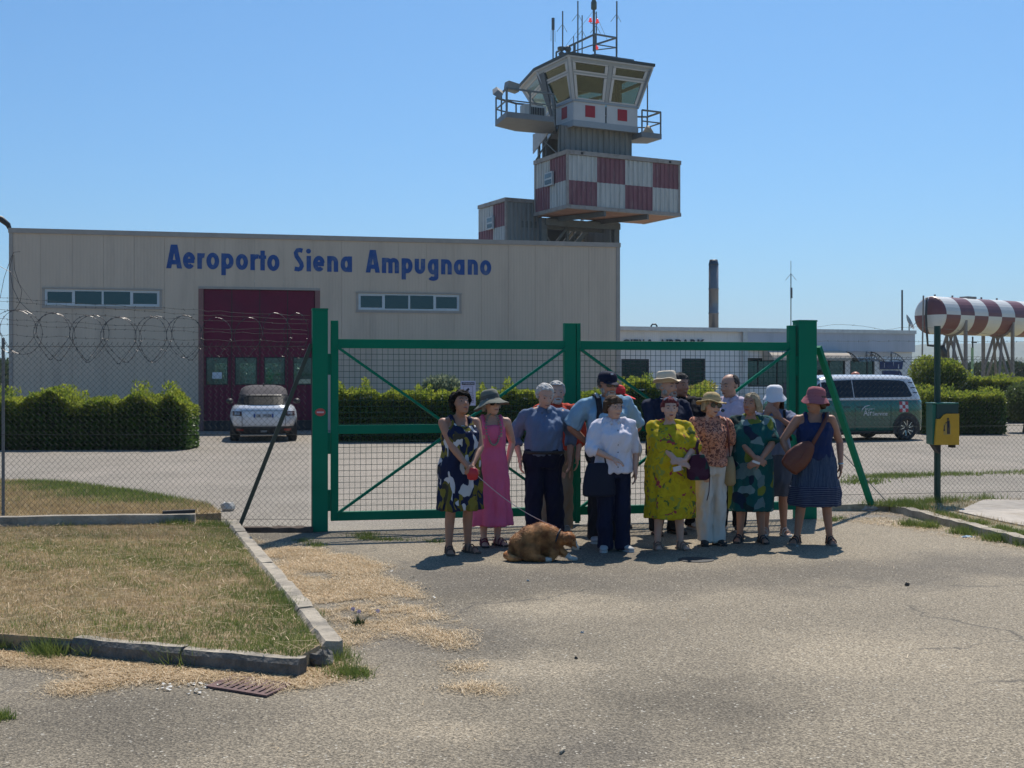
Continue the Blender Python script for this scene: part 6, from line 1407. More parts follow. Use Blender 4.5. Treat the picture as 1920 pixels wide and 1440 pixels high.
def ik(s, w, l1, l2, pole):
    d = w-s; D = min(d.length, (l1+l2)*.999); dn = d.normalized(); a = (l1*l1-l2*l2+D*D)/(2*D); h = sqrt(max(0, l1*l1-a*a)); p = Vector(pole)-dn*Vector(pole).dot(dn)
    return s+dn*a+p.normalized()*h
def hand(mb, w, fdir, pdir, s, curl=.35, side=1):
    """w wrist, fdir fingers' direction, pdir palm normal (the way the palm faces); side = +1/-1 picks the thumb's side"""
    f = Vector(fdir).normalized(); p = Vector(pdir); p = (p-f*p.dot(f)).normalized(); t = f.cross(p).normalized()*side
    kn = w+f*.085*s
    mb.cone(w, .024*s, w+f*.03*s, .027*s, 8)
    for k in range(5): u = (k-2)*.0165*s; mb.cone(w+f*.02*s+t*u*.75, .0135*s, kn+t*u+f*(.004-abs(k-2)*.003)*s, .0118*s, 8)
    for k, (ln, u) in enumerate(((.068, -.030), (.078, -.0105), (.082, .0095), (.070, .029))):
        spread = (k-1.5)*-.05; b = kn+t*u*-1*s; d0 = (f-t*spread*-1+p*curl*.6).normalized(); d1 = (f+p*curl*1.7).normalized(); d2 = (f+p*curl*3.2).normalized(); r = (.0088 if k < 3 else .0078)*s
        a = b+d0*ln*.45*s; c = a+d1*ln*.30*s; e = c+d2*ln*.25*s
        mb.cone(b, r, a, r*.95, 7); mb.cone(a, r*.95, c, r*.88, 7); mb.cone(c, r*.88, e, r*.75, 7)
    tb = w+f*.022*s+t*.026*s; d0 = (f*.75+t*.75+p*.35).normalized(); a = tb+d0*.042*s; d1 = (f*1.0+t*.3+p*.5).normalized()
    mb.cone(w+f*.012*s+t*.01*s, .015*s, tb, .0145*s, 7); mb.cone(tb, .0135*s, a, .0105*s, 7); mb.cone(a, .0105*s, a+d1*.034*s, .0085*s, 7)
def ell(z, rx, ry, cx=0, cy=0, n=28, fold=0, fk=9, ph=0, sq=2.2):
    r = []
    for k in range(n):
        t = 2*pi*k/n; c_, s_ = cos(t), sin(t); m_ = 1+fold*cos(fk*t+ph)+fold*.5*cos((fk*1.7)//1*t+ph*2)
        r.append(Vector((cx+rx*m_*abs(c_)**(2/sq)*(1 if c_ > 0 else -1), cy+ry*m_*abs(s_)**(2/sq)*(1 if s_ > 0 else -1), z)))
    return r
class Person:
    def __init__(s, px, fy, H, yaw, label, build=1.0, belly=0, skin='mid', sex='f', D=None, group='group of visitors standing at the gate'):
        g = G(px, fy); s.k = H/1.70; s.o = empty('person', (g.x, g.y, 0), radians(yaw), label, 'person', group); s.o.scale = (s.k,)*3
        s.b = build; s.belly = belly; s.sex = sex; s.sk = SK[skin]; s.shw = (.178 if sex == 'f' else .200)*(.75+.25*build); s.hip = .088; s.parts = []
        s.shz = 1.378; s.arms = {}; s.mb = MB(); s.neckdir = Vector((0, -.03, 0)); s.hc = Vector((0, -.03, 1.572)); s.hM = Matrix.Identity(4)
    def sh(s, sd): return Vector((sd*s.shw, .01, s.shz))
    def arm(s, sd, wrist, fdir=(0, -.1, -1), pdir=None, pole=(0, .6, -.4), curl=.35, thumb=None):
        S_ = s.sh(sd); W_ = Vector(wrist); W_ = S_+(W_-S_)*min(1, .535/(W_-S_).length); E = ik(S_, W_, .285, .255, Vector(pole)+Vector((sd*.5, 0, 0))); s.arms[sd] = (S_, E, W_)
        b = .88+.12*s.b*1.1 if s.sex == 'f' else 1.05*(.9+.1*s.b)
        m = s.mb; m.cone(S_, .052*b, S_.lerp(E, .35), .050*b, 12); m.cone(S_.lerp(E, .35), .050*b, E, .038*b, 12); m.cone(E, .039*b, E.lerp(W_, .3), .039*b, 12); m.cone(E.lerp(W_, .3), .039*b, W_, .0245*b, 12)
        if pdir is None: pdir = (-sd, 0, 0)
        hand(m, W_, fdir, pdir, 1.0 if s.sex == 'f' else 1.1, curl, thumb if thumb else (1 if sd*1 > 0 else -1))
    def legs(s, feet=((-.1, 0), (.1, .0)), foot_yaw=(-.25, .25), knee=.0):
        s.feet = []; b = .9+.1*s.b
        for i, sd in enumerate((-1, 1)):
            fx, fy = feet[i]; hp = Vector((sd*s.hip, .01, .88)); an = Vector((fx, fy+.02, .085)); kn = hp.lerp(an, .52)+Vector((0, -.02-knee, 0)); m = s.mb
            m.cone(hp, .088*b, hp.lerp(kn, .5), .075*b, 14); m.cone(hp.lerp(kn, .5), .075*b, kn, .052*b, 14); m.cone(kn, .052*b, kn.lerp(an, .33)+Vector((0, .015, 0)), .053*b, 12); m.cone(kn.lerp(an, .33)+Vector((0, .015, 0)), .053*b, an, .034*b, 12)
            a = foot_yaw[i]; fd = Vector((sin(a), -cos(a), 0)); s.feet.append((an, fd))
            m.cone(an-Vector((0, 0, .02)), .036, an-Vector((0, 0, .05))-fd*.04, .032, 10); m.cone(an+Vector((0, 0, -.03)), .036, an+fd*.10+Vector((0, 0, -.052)), .028, 10)
            t_ = Vector((fd.y, -fd.x, 0))
            for u in (-.018, .016): m.cone(an+fd*.02+Vector((0, 0, -.055))+t_*u*.6, .026, an+fd*.135+Vector((0, 0, -.064))+t_*u, .0195, 9)
            for k in range(5): bb = an+fd*(.135+.012*(2-abs(k-1)))+Vector((0, 0, -.07))+t_*(.032-.016*k)*(1 if sd > 0 else -1); m.cone(bb-fd*.02, .0105, bb+fd*.012, .0095 if k else .012, 6)
    def torso(s):
        b, m = s.b, s.mb; f = s.sex == 'f'; w = s.shw
        secs = [ell(.84, .155*b, .105*b, 0, .01), ell(.92, .168*b, .118*b, 0, .01), ell(1.02, (.138 if f else .152)*b, (.10+s.belly*.6)*b, 0, -.02*s.belly*6), ell(1.10, (.135 if f else .155)*b, (.10+s.belly)*b, 0, -.3*s.belly), ell(1.20, (.145 if f else .165)*b, .108*b, 0, -.01),
            ell(1.28, .155*b, .115*b, 0, -.012), ell(1.345, w*.90, .095, 0, 0), ell(1.39, w*.66, .072, 0, .01), ell(1.425, w*.40, .06, 0, .01), ell(1.445, .06, .052, 0, .01)]
        m.loft(secs)
        for sd in (-1, 1):
            m.cone((sd*w*.28, .012, 1.432), .030, (sd*w*.96, .01, s.shz), .046, 12)
            if f: m.sphere((sd*.07, -.085*b, 1.225), (.062, .05, .062), 12, 8)
    def head(s, yaw=0, pitch=0, roll=0, lean=(0, 0), jaw=1.0, mouth=0, nose=1.0, age=0, eyes=True, beard=None):
        nb = Vector((0, .012, 1.42)); hc = Vector((lean[0], -.03+lean[1], 1.570)); M = Matrix.Translation(hc) @ Matrix.Rotation(radians(yaw), 4, 'Z') @ Matrix.Rotation(radians(roll), 4, 'Y') @ Matrix.Rotation(radians(pitch), 4, 'X') @ Matrix.Scale(1.11, 4); s.hM = M
        m = s.mb; m.cone(nb, .052, M @ Vector((0, .022, -.06)), .050, 14)
        q = lambda x, y, z: M @ Vector((x, y, z)); R3 = M.to_3x3().to_4x4()
        m.sphere(q(0, .015, .035), (.074, .094, .082), 20, 14, R3); m.sphere(q(0, -.015, -.01), (.064, .078, .085), 20, 14, R3)
        m.sphere(q(0, -.034, -.062), (.046*jaw, .046, .042), 16, 10, R3); m.sphere(q(0, -.058, -.088), (.022, .018, .016), 10, 8, R3)
        m.sphere(q(0, -.060, .034), (.048, .026, .015), 14, 8, R3)                   # brow ridge
        for sd in (-1, 1):
            m.sphere(q(sd*.036, -.052, -.022), (.022, .024, .022), 12, 8, R3)        # cheek
            m.sphere(q(sd*.074, .018, .0), (.010, .020, .031), 10, 8, R3); m.sphere(q(sd*.081, .026, .008), (.006, .015, .02), 8, 6, R3)   # ear
        m.cone(q(0, -.083, .022), .0085, q(0, -.106*nose, -.018), .0125*nose, 8)
        for sd in (-1, 1): m.sphere(q(sd*.011, -.094, -.022), (.009, .010, .008), 8, 6, R3)
        m.sphere(q(0, -.086, -.052), (.024, .008, .0065), 10, 6, R3); m.sphere(q(0, -.084, -.063), (.021, .009, .007), 10, 6, R3)
        s.eyes = eyes; s.mouth_ = mouth; s.age = age; s.beard = beard
    def finish(s, voxel=.0075):
        me = remesh(s.mb.mesh(), voxel, 2, .5); s.body = link_mesh('body', me, s.sk, s.o, True)
        M = s.hM; R3 = M.to_3x3().to_4x4(); q = lambda x, y, z: M @ Vector((x, y, z))
        if s.eyes:
            for sd in (-1, 1):
                e = MB().sphere(q(sd*.030, -.0735, .012), (.0125, .008, .0065), 10, 6, R3).build('eye', white_eye, s.body, True); MB().sphere(q(sd*.030, -.0795, .012), (.0062, .004, .0058), 8, 6, R3).build('iris', eye_m, e, True)
        for sd in (-1, 1): MB().tube([q(sd*.014, -.088, .034), q(sd*.032, -.086, .041), q(sd*.050, -.074, .034)], [.003, .004, .002], 5).build('eyebrow', brow_m if s.age < 2 else hairm['grey'], s.body)
        MB().tube([q(-.022, -.083, -.056+.004*(s.mouth_ > 1)), q(-.010, -.0925, -.058), q(.010, -.0925, -.058), q(.022, -.083, -.056+.004*(s.mouth_ > 1))], [.002, .0045+.002*s.mouth_, .0045+.002*s.mouth_, .002], 6).build('mouth', lip_m if s.sex == 'f' else mat('lips_m', (.2, .08, .065)), s.body)
        if s.beard:
            b = MB(); b.sphere(q(0, -.055, -.080), (.047, .04, .03), 14, 9, R3); b.sphere(q(0, -.094, -.047), (.026, .010, .008), 10, 6, R3)
            for sd in (-1, 1): b.sphere(q(sd*.052, -.012, -.045), (.016, .034, .035), 10, 8, R3); b.sphere(q(sd*.030, -.076, -.064), (.012, .016, .022), 8, 6, R3)
            link_mesh('beard', remesh(b.mesh(), .006, 1), hairm[s.beard], s.body, True)
    # ---- hair
    def hair(s, kind, col, seed=1):
        rnd = random.Random(seed); M = s.hM; m = MB(); R3 = M.to_3x3().to_4x4(); q = lambda x, y, z: M @ Vector((x, y, z))
        def clumps(n, cond, r0, r1, off=.008, elong=(1, 1, 1)):
            c = 0; guard = 0
            while c < n and guard < 20000:
                guard += 1
                d = Vector((rnd.gauss(0, 1), rnd.gauss(0, 1), rnd.gauss(0, 1))).normalized()
                if not cond(d): continue
                p = Vector((d.x*(.076+off), .015+d.y*(.096+off), .03+d.z*(.085+off))); r = rnd.uniform(r0, r1)
                m.sphere(q(*p), (r*elong[0], r*elong[1], r*elong[2]), 8, 6, R3); c += 1
        scalp = lambda d: d.z > -.15+d.y*-1.0*.9 and not (d.y < -.35 and d.z < .45) and (d.z > .25 or d.y > -.2 or True) and (d.y > -.55 or d.z > .5)
        if kind == 'short':
            m.sphere(q(0, .022, .045), (.081, .097, .082), 18, 12, R3); clumps(90, scalp, .012, .02, .004)
            for v in range(len(m.v)): pass
        elif kind == 'curly':
            clumps(150, lambda d: (d.y > -.5 or d.z > .42) and d.z > -.55-.2*(d.y > 0)+(.55 if d.y < -.1 else 0), .016, .026, .014)
            m.sphere(q(0, .03, .05), (.085, .095, .085), 16, 10, R3)
        elif kind == 'receding':
            clumps(300, lambda d: d.y > -.08 and d.z < .80 and d.z > -.45, .009, .013, .002)
        elif kind == 'sides':
            clumps(240, lambda d: d.y > -.12 and d.z < .55 and d.z > -.5, .010, .014, .003)
        elif kind == 'oldwhite':
            clumps(320, lambda d: (d.y > -.25 or d.z > .62) and d.z > -.5, .010, .015, .006); m.sphere(q(0, .03, .045), (.081, .09, .082), 16, 10, R3)
        elif kind == 'bob':
            m.sphere(q(0, .025, .045), (.086, .098, .084), 18, 12, R3)
            for a in range(-11, 12):
                t = pi/2+a*.155; x, y = cos(t), sin(t)
                m.cone(q(x*.080, .015+y*.096, .05), .019, q(x*.086, .015+y*.098, -.055+.02*abs(a/11)), .014, 8)
            for a in range(-4, 5): m.cone(q(a*.013, -.045, .098-abs(a)*.004), .016, q(a*.0155-.006, -.078+abs(a)*.003, .05), .009, 8)
        elif kind == 'tied':
            m.sphere(q(0, .025, .045), (.083, .098, .082), 18, 12, R3); clumps(60, lambda d: (d.y > -.3 or d.z > .5) and d.z > -.3, .010, .016, .005)
            for k in range(9): x = .055+.006*k*.7; m.tube([q(.01+.004*k, -.055, .105), q(x, -.05+.004*k, .06), q(x+.022, -.03+.008*k, -.005), q(x+.02, .0+.01*k, -.07)], [.008, .012, .010, .005], 6)
            clumps(20, lambda d: d.y > .3 and d.z < -.1, .014, .02, .008)
        elif kind == 'long_back':
            clumps(120, lambda d: d.y > -.1 and d.z > -.6, .014, .02, .006)
            for a in range(-6, 7): t = pi/2+a*.2; m.cone(q(cos(t)*.08, .015+sin(t)*.095, 0), .018, q(cos(t)*.08, .02+sin(t)*.09, -.10), .014, 8)
        me = remesh(m.mesh(), .006 if kind != 'bob' else .006, 1, .4)
        # keep the hair off the face
        o = link_mesh('hair', me, hairm[col], s.body, True)
        Mi = M.inverted()
        bm = bmesh.new(); bm.from_mesh(me); kill = []
        for v in bm.verts:
            p = Mi @ v.co
            face = (p.y < -.045 and p.z < (.062 if kind in ('curly', 'short', 'tied') else .055 if kind == 'bob' else .085) and abs(p.x) < .062) or (p.y < -.01 and p.z < .02 and kind in ('short',) ) 
            if kind == 'bob': face = p.y < -.045 and p.z < .035 and abs(p.x) < .060
            if kind == 'tied': face = p.y < -.045 and p.z < .055 and p.x < .05
            if face: kill.append(v)
        bmesh.ops.delete(bm, geom=kill, context='VERTS'); bm.to_mesh(me); bm.free(); me.polygons.foreach_set('use_smooth', [True]*len(me.polygons)); return o
    # ---- hats
    def hat(s, kind, m, band=None):
        M = s.hM; o = None
        if kind in ('sun', 'straw', 'fedora', 'bucket', 'cloche'):
            prof = {'sun': [(.205, -.035), (.20, -.028), (.15, .0), (.105, .022), (.102, .03), (.100, .07), (.09, .105), (.06, .125), (.001, .13)],
                'straw': [(.195, .005), (.19, .012), (.14, .008), (.106, .02), (.104, .03), (.100, .06), (.085, .095), (.05, .115), (.001, .118)],
                'fedora': [(.158, .028), (.152, .034), (.12, .014), (.100, .020), (.100, .03), (.097, .08), (.092, .118), (.075, .128), (.04, .118), (.001, .112)],
                'bucket': [(.150, -.045), (.147, -.040), (.12, .0), (.101, .028), (.099, .04), (.095, .08), (.08, .108), (.05, .12), (.001, .122)],
                'cloche': [(.165, -.05), (.16, -.045), (.13, -.005), (.104, .025), (.101, .04), (.098, .075), (.084, .108), (.05, .124), (.001, .126)]}[kind]
            T_ = M @ Matrix.Translation((0, .012, .032)) @ Matrix.Rotation(radians(-4), 4, 'X') @ Matrix.Diagonal((.87, 1.03, .98, 1)); prof = [(r if r < .112 else .112+(r-.112)*(1.0 if kind == 'sun' else .72), z) for r, z in prof]
            mb = MB(); n = 32; full = prof+[(max(.0008, r-.006), z-.004) for r, z in prof[::-1]]
            for r, z in full:
                for j in range(n):
                    t = 2*pi*j/n; wv = (.012*sin(2*t+.6)+.006*sin(5*t)) if r > .12 else 0
                    if kind == 'fedora' and r > .12: wv += .014*abs(cos(t))
                    if kind == 'sun' and r > .12: wv += -.025*abs(cos(t))**2
                    mb.v.append(tuple(T_ @ Vector((r*cos(t), r*sin(t), z+wv))))
            for i in range(len(full)-1):
                for j in range(n): mb.addf((i*n+j, i*n+(j+1) % n, (i+1)*n+(j+1) % n, (i+1)*n+j))
            o = mb.build('hat', m, s.o, True)
            if band: MB().lathe([(prof[3][0]+.003, prof[3][1]+.004), (prof[5][0]+.0035, prof[5][1]-.005 if kind != 'fedora' else .045)], 32, T_, False, False).build('hat_band', band, o, True)
        elif kind == 'cap':
            mb = MB(); T_ = M @ Matrix.Translation((0, .014, .045)); mb.lathe([(.090, -.012), (.092, .01), (.090, .04), (.078, .068), (.05, .084), (.001, .09)], 24, T_ @ Matrix.Diagonal((.93, 1.12, .95, 1)), False, False)
            v_ = []; 
            for k in range(9):
                t = -pi/2+(k-4)*.24; v_.append((.083*cos(t)*1.0, .1*sin(t), -.004)); 
            inn = v_; outer = [(x*1.05, y*1.0-.075*(1-((k-4)/4.2)**2), -.016-.012*(1-((k-4)/4)**2)+.0) for k, (x, y, z) in enumerate(inn)]
            for k in range(8):
                a, b, c, d = [T_ @ Vector(p) for p in (inn[k], inn[k+1], outer[k+1], outer[k])]; mb.face([a, b, c, d]); u = Vector((0, 0, -.004)); mb.face([d+u, c+u, b+u, a+u]); mb.face([d, c, c+u, d+u])
            o = mb.build('cap', m, s.o, True)
            MB().sphere(T_ @ Vector((0, 0, .087)), (.008, .008, .005), 8, 6).build('cap_button', m, o); MB().box(-.012, .012, -.104, -.098, .03, .045, T_ @ Matrix.Rotation(radians(-15), 4, 'X')).build('cap_badge', mat('badge_pale', (.6, .6, .6)), o)
        elif kind == 'visor':
            mb = MB(); T_ = M @ Matrix.Translation((0, .014, .045)); mb.lathe([(.088, -.01), (.092, .01), (.089, .045), (.07, .075), (.03, .088), (.001, .09)], 24, T_ @ Matrix.Diagonal((.93, 1.12, .95, 1)), False, False)
            mb.loft([[T_ @ Vector(p) for p in ((-.07, -.06, -.005), (.07, -.06, -.005), (.06, -.2, -.05), (0, -.225, -.058), (-.06, -.2, -.05))], [T_ @ Vector(p) for p in ((-.07, -.06, .0), (.07, -.06, .0), (.06, -.2, -.045), (0, -.225, -.053), (-.06, -.2, -.045))]])
            o = mb.build('cap', m, s.o)
        return o
    def glasses(s, dark_=True, up=0, m=None, size=1.0, rim=None):
        M = s.hM; q = lambda x, y, z: M @ Vector((x, y, z)); mb = MB(); z0 = .012+up*.085; y0 = -.094+up*.06
        for sd in (-1, 1):
            c = (sd*.033, y0, z0); pts = [q(c[0]+.0275*size*cos(t), c[1]+.012*abs(c[0]+.0275*cos(t))*8*.1, c[2]+.021*size*sin(t)) for t in [2*pi*k/14 for k in range(14)]]
            if dark_: f = MB(); f.loft([pts, [p+(M.to_3x3() @ Vector((0, .004, 0))) for p in pts]]); f.build('sunglass_lens', m or lens, s.body)
            mb.tube(pts, .0022 if not dark_ else .003, 5, closed=True); mb.tube([q(sd*.058, y0+.004, z0+.008), q(sd*.076, y0+.045, z0+.008), q(sd*.082, .03+up*.04, z0+.01)], .0022, 5)
        mb.tube([q(-.008, y0-.002, z0+.006), q(.008, y0-.002, z0+.006)], .0025, 5); mb.build('glasses_frame', rim or blackm, s.body)
    # ---- clothes
    def garment(s, name, m, secs=None, sleeves=None, sl_r=(.066, .058), extra=None, voxel=.011, noise_=.0062, seed=0, wr=1.0):
        mb = MB()
        if secs: mb.loft(secs)
        if sleeves:
            for sd in (-1, 1):
                L_ = sleeves[0 if sd < 0 else 1] if isinstance(sleeves, (list, tuple)) else sleeves
                if not L_: continue
                S_, E, W_ = s.arms[sd]; r0, r1 = sl_r
                mb.sphere(S_-Vector((sd*.012, 0, .004)), r0*1.0, 12, 8); mb.cone(Vector((sd*s.shw*.3, .012, 1.428)), .036, S_-Vector((0, 0, .004)), r0*.93, 12)
                if L_ <= 1: mb.tube([S_, S_.lerp(E, L_*.5), S_.lerp(E, L_)], [r0, (r0+r1)/2, r1*1.08], 14)
                else:
                    t = L_-1; mb.tube([S_, S_.lerp(E, .5), E], [r0, (r0+r1)/2+.002, r1], 14); mb.sphere(E, r1*.99, 12, 8); mb.tube([E, E.lerp(W_, t*.5), E.lerp(W_, t)], [r1, r1*.95, r1*.88], 14)
        if extra: extra(mb)
        me = remesh(mb.mesh(), voxel, 2, .5)
        if noise_:
            from mathutils import noise
            nv_ = len(me.vertices); co = np.empty(nv_*3, np.float32); no = np.empty(nv_*3, np.float32); me.vertices.foreach_get('co', co); me.vertices.foreach_get('normal', no); co = co.reshape(-1, 3); no = no.reshape(-1, 3)
            nn = np.array([noise.noise(Vector((x*8+seed, y*8, z*4.5)))*.8+noise.noise(Vector((x*20+seed, y*20, z*9-x*14)))*.7 for x, y, z in co.tolist()], np.float32)
            me.vertices.foreach_set('co', (co+no*(nn[:, None]*3.0*wr+.7)*noise_).ravel()); me.update()
        return link_mesh(name, me, m, s.o, True)
    def upper_secs(s, z0, pad=.016, hem=1.0, belly=None, neck=True):
        b = s.b; f = s.sex == 'f'; w = s.shw; bl = s.belly; p = pad
        rows = [(z0, (.165*b+p)*hem, (.118*b+bl*.5+p)*hem, -.3*bl*.6), (max(z0+.02, .98), (.158*b+p), (.112*b+bl*.8+p), -.3*bl), (1.08, (.148*b+p), (.108*b+bl+p), -.35*bl), (1.20, (.152*b+p), (.122*b+bl*.5+p), -.15*bl-.012), (1.28, .162*b+p, .118*b+p+(.012 if f else 0), -.012), (1.345, w*.93+p*.4, .098+p, 0), (1.388, w*.72+p*.4, .078+p*.6, .005), (1.424, w*.44, .064+p*.3, .01), (1.45, .070, .062, .01)]
        rows = [r for r in rows if r[0] >= z0]
        if rows[1][0]-rows[0][0] < .005: rows.pop(1)
        return [ell(z, rx, ry, 0, cy) for z, rx, ry, cy in rows]
    def trousers(s, m, z1=1.0, hemz=.05, r=(.10, .078, .068), wr=1.2, name='trousers', pad=.012):
        def ex(mb):
            b = .9+.1*s.b
            for i, sd in enumerate((-1, 1)):
                an, fd = s.feet[i]; hp = Vector((sd*s.hip, .01, .88)); kn = hp.lerp(an, .52)+Vector((0, -.02, 0)); bot = Vector((an.x, an.y, hemz))
                mb.tube([hp, hp.lerp(kn, .5), kn, kn.lerp(bot, .5), bot], [r[0]*b, (r[0]+r[1])/2*b, r[1]*b, (r[1]+r[2])/2, r[2]], 16)
        b = s.b; bl = s.belly
        secs = [ell(.80, .165*b, .118*b, 0, .01), ell(.88, .176*b+pad, .126*b+pad, 0, .01), ell(.95, .165*b+pad, .118*b+bl*.5+pad, 0, .005-.2*bl), ell(z1, .155*b+pad, .110*b+bl*.7+pad, 0, -.2*bl)]
        o = s.garment(name, m, secs, None, extra=ex, voxel=.012, noise_=.008, seed=s.k*10, wr=wr); return o
    def shoes(s, m, sole, kind='shoe'):
        for an, fd in s.feet:
            t = Vector((fd.y, -fd.x, 0)); base = Vector((an.x, an.y, 0))
            def ring(u, w_, z0, z1): return [base+fd*u+t*w_*cos(a)+Vector((0, 0, z0+(z1-z0)*(.5+.5*sin(a)))) for a in [2*pi*k/14 for k in range(14)]]
            so = MB(); out = [(-.075, .018), (-.065, .032), (-.02, .034), (.05, .036), (.12, .044), (.165, .038), (.19, .018)]
            so.loft([[base+fd*u+t*w_*sg+Vector((0, 0, z)) for sg, z in ((-1, .002), (1, .002), (1, .022), (-1, .022))] for u, w_ in out])
            if kind == 'shoe':
                u = MB(); u.loft([ring(-.072, .022, .02, .085), ring(-.05, .036, .02, .105), ring(0, .040, .02, .11), ring(.05, .042, .02, .088), ring(.11, .047, .02, .066), ring(.155, .042, .02, .055), ring(.185, .022, .02, .042)]); o = u.build('shoe', m, s.o, True); so.build('sole', sole, o)
                lc = MB()
                for k in range(3): uu = .03+.025*k; lc.tube([base+fd*uu+t*-.022+Vector((0, 0, .098-.009*k)), base+fd*uu+Vector((0, 0, .106-.01*k)), base+fd*uu+t*.022+Vector((0, 0, .098-.009*k))], .003, 4)
                lc.build('laces', mat('lace_white', (.6, .6, .6)), o)
            else:
                o = so.build('sandal', sole, s.o)
                for uu, zz, ww in ((.11, .058, .044), (.06, .078, .041), (.005, .105, .043)):
                    pts = [base+fd*uu+t*(ww*cos(a))+Vector((0, 0, .012+zz*sin(a)**.7)) for a in [pi*k/8 for k in range(9)]]; MB().tube(pts, .0075, 5).build('strap', m, o)
                MB().tube([base-fd*.045+t*.03+Vector((0, 0, .085)), base-fd*.052+Vector((0, 0, .088)), base-fd*.045-t*.03+Vector((0, 0, .085))], .006, 5).build('strap', m, o)
    def dress(s, m, hemz, hem_r, sleeves=None, sl_r=(.064, .06), waist=1.0, fold=.05, fk=9, strapless=False, name='dress', wr=1.0, neckz=1.45, pad=.016, cy=0, asym=None, voxel=.0115):
        b = s.b; p = pad; w = s.shw; bl = s.belly; rx, ry = hem_r; top = []
        mid = .93
        rows = []
        K = 6
        for i in range(K+1):
            t = i/K; z = hemz+(mid-hemz)*t; f = (1-t)
            rows.append((z, rx+(.182*b+p-rx)*t**.8, ry+(.132*b+p-ry)*t**.8, cy*(1-t), fold*f**.8))
        rows += [(1.02, (.158*b+p)*waist, (.118*b+bl+p)*waist, -.3*bl, fold*.15), (1.10, (.150*b+p)*waist, (.114*b+bl+p)*waist, -.3*bl, 0), (1.20, .156*b+p, .128*b+bl*.5+p, -.014-.1*bl, 0), (1.27, .160*b+p, .124*b+p, -.012, 0)]
        if sleeves: rows += [(1.345, w*.93+p*.4, .100+p, 0, 0), (1.388, w*.74+p*.4, .080+p*.6, .005, 0)]+([(1.424, w*.46, .064+p*.3, .01, 0), (neckz, .07, .062, .01, 0)] if neckz > 1.43 else [(1.402, w*.62, .074, .005, 0)])
        else: rows += [(1.32, .150*b+p*.5, .112+p, -.004, 0), (1.345, .135*b+p*.3, .100+p, 0, 0)]
        secs = [ell(z, rx_, ry_, 0, cy_, 72, fo, fk, s.k*30) for z, rx_, ry_, cy_, fo in rows]
        def ex(mb):
            if not sleeves:
                for sd in (-1, 1): mb.tube([(sd*.088, -.105, 1.31), (sd*.100, -.05, 1.405), (sd*.102, .02, 1.442), (sd*.10, .075, 1.40), (sd*.09, .10, 1.31)], [.030, .026, .024, .026, .03], 8)
        return s.garment(name, m, secs, sleeves, sl_r, extra=ex, voxel=voxel, noise_=.006, seed=s.k*7, wr=wr)
    def collar(s, m):
        mb = MB()
        for sd in (-1, 1):
            mb.loft([[Vector((sd*.012, -.070, 1.425)), Vector((sd*.062, -.035, 1.462)), Vector((sd*.066, .03, 1.475)), Vector((sd*.04, .066, 1.478))], [Vector((sd*.035, -.102, 1.385)), Vector((sd*.083, -.06, 1.42)), Vector((sd*.082, .03, 1.437)), Vector((sd*.045, .080, 1.44))]], cap=False)
        o = mb.build('collar', m, s.o, True); sl = o.modifiers.new('s', 'SOLIDIFY'); sl.thickness = .005; return o
    def world(s, p): return s.o.matrix_basis @ Vector(p)
def strap(nm, pts, w_, m, parent=None, th=.006, label=None, cat=None):
    """flat band through points given as (point, outward normal)"""
    mb = MB(); secs = []
    pts = [(Vector(p), Vector(n).normalized()) for p, n in pts]
    for i, (p, n) in enumerate(pts):
        d = (pts[min(i+1, len(pts)-1)][0]-pts[max(0, i-1)][0]).normalized(); sd = d.cross(n).normalized()
        secs.append([p-sd*w_/2, p+sd*w_/2, p+sd*w_/2+n*th, p-sd*w_/2+n*th])
    return mb.loft(secs).build(nm, m, parent, True)
black_cloth = fabric('cloth_black', (.016, .017, .022)); navy_cloth = fabric('cloth_navy', (.008, .012, .035)); sole_w = mat('sole_white', (.5, .5, .48), .7); sole_d = mat('sole_dark', (.03, .028, .025), .8)
down = (0, -.12, -1)

# 1 ---- woman in patterned sleeveless dress
p = Person(862, 1038, 1.60, 24, 'curly dark haired woman in a navy, olive and white patterned sleeveless dress', 1.14, .02, 'tan')
p.legs(((-.115, 0), (.115, .04)), (-.2, .35)); p.torso(); p.arm(-1, (-.02, -.27, .93), (.55, -.45, -.5), (.4, .8, 0), (-.5, .3, -.4), .6); p.arm(1, (.05, -.25, .96), (-.5, -.5, -.55), (-.4, .7, 0), (.5, .3, -.4), .6)
p.head(4, -16, 0, (0, -.01), 1.05); p.finish(); p.hair('curly', 'black', 3)
p.dress(pattern('print_navy_olive', [(.55, .54, .56), (.010, .016, .05), (.13, .11, .02), (.010, .016, .05), (.5, .5, .5), (.20, .165, .03), (.05, .045, .03)], 6.2, [0, .14, .34, .55, .70, .78, .92], 2.6, (1, 1, .6)), .47, (.235, .205), fold=.085, fk=7, pad=.02)
p.shoes(mat('sandal_brown', (.12, .07, .05), .6), mat('sandal_sole', (.10, .07, .05), .8), 'sandal'); W1 = p
# leash with red handle
hw = p.world((.02, -.31, .86)); le = empty('dog_leash', hw, 0, 'dog leash with red reel handle held by the woman in the patterned dress', 'leash')
MB().loft([ell(z, rx, ry, 0, 0, 14) for z, rx, ry in ((-.06, .03, .015), (-.045, .05, .02), (0, .058, .022), (.045, .045, .02), (.06, .02, .015))]).build('reel_handle', mat('leash_red', (.45, .01, .02), .35), le, True)
dogc = P(1044, 988, 11.62)-hw; N_ = 16
MB().tube([Vector((.05, 0, -.02)).lerp(dogc, k/N_)+Vector((0, 0, -.16*4*(k/N_)*(1-k/N_)*.35)) for k in range(N_+1)], .0035, 5).build('cord', mat('cord_pale', (.5, .42, .4), .7), le)
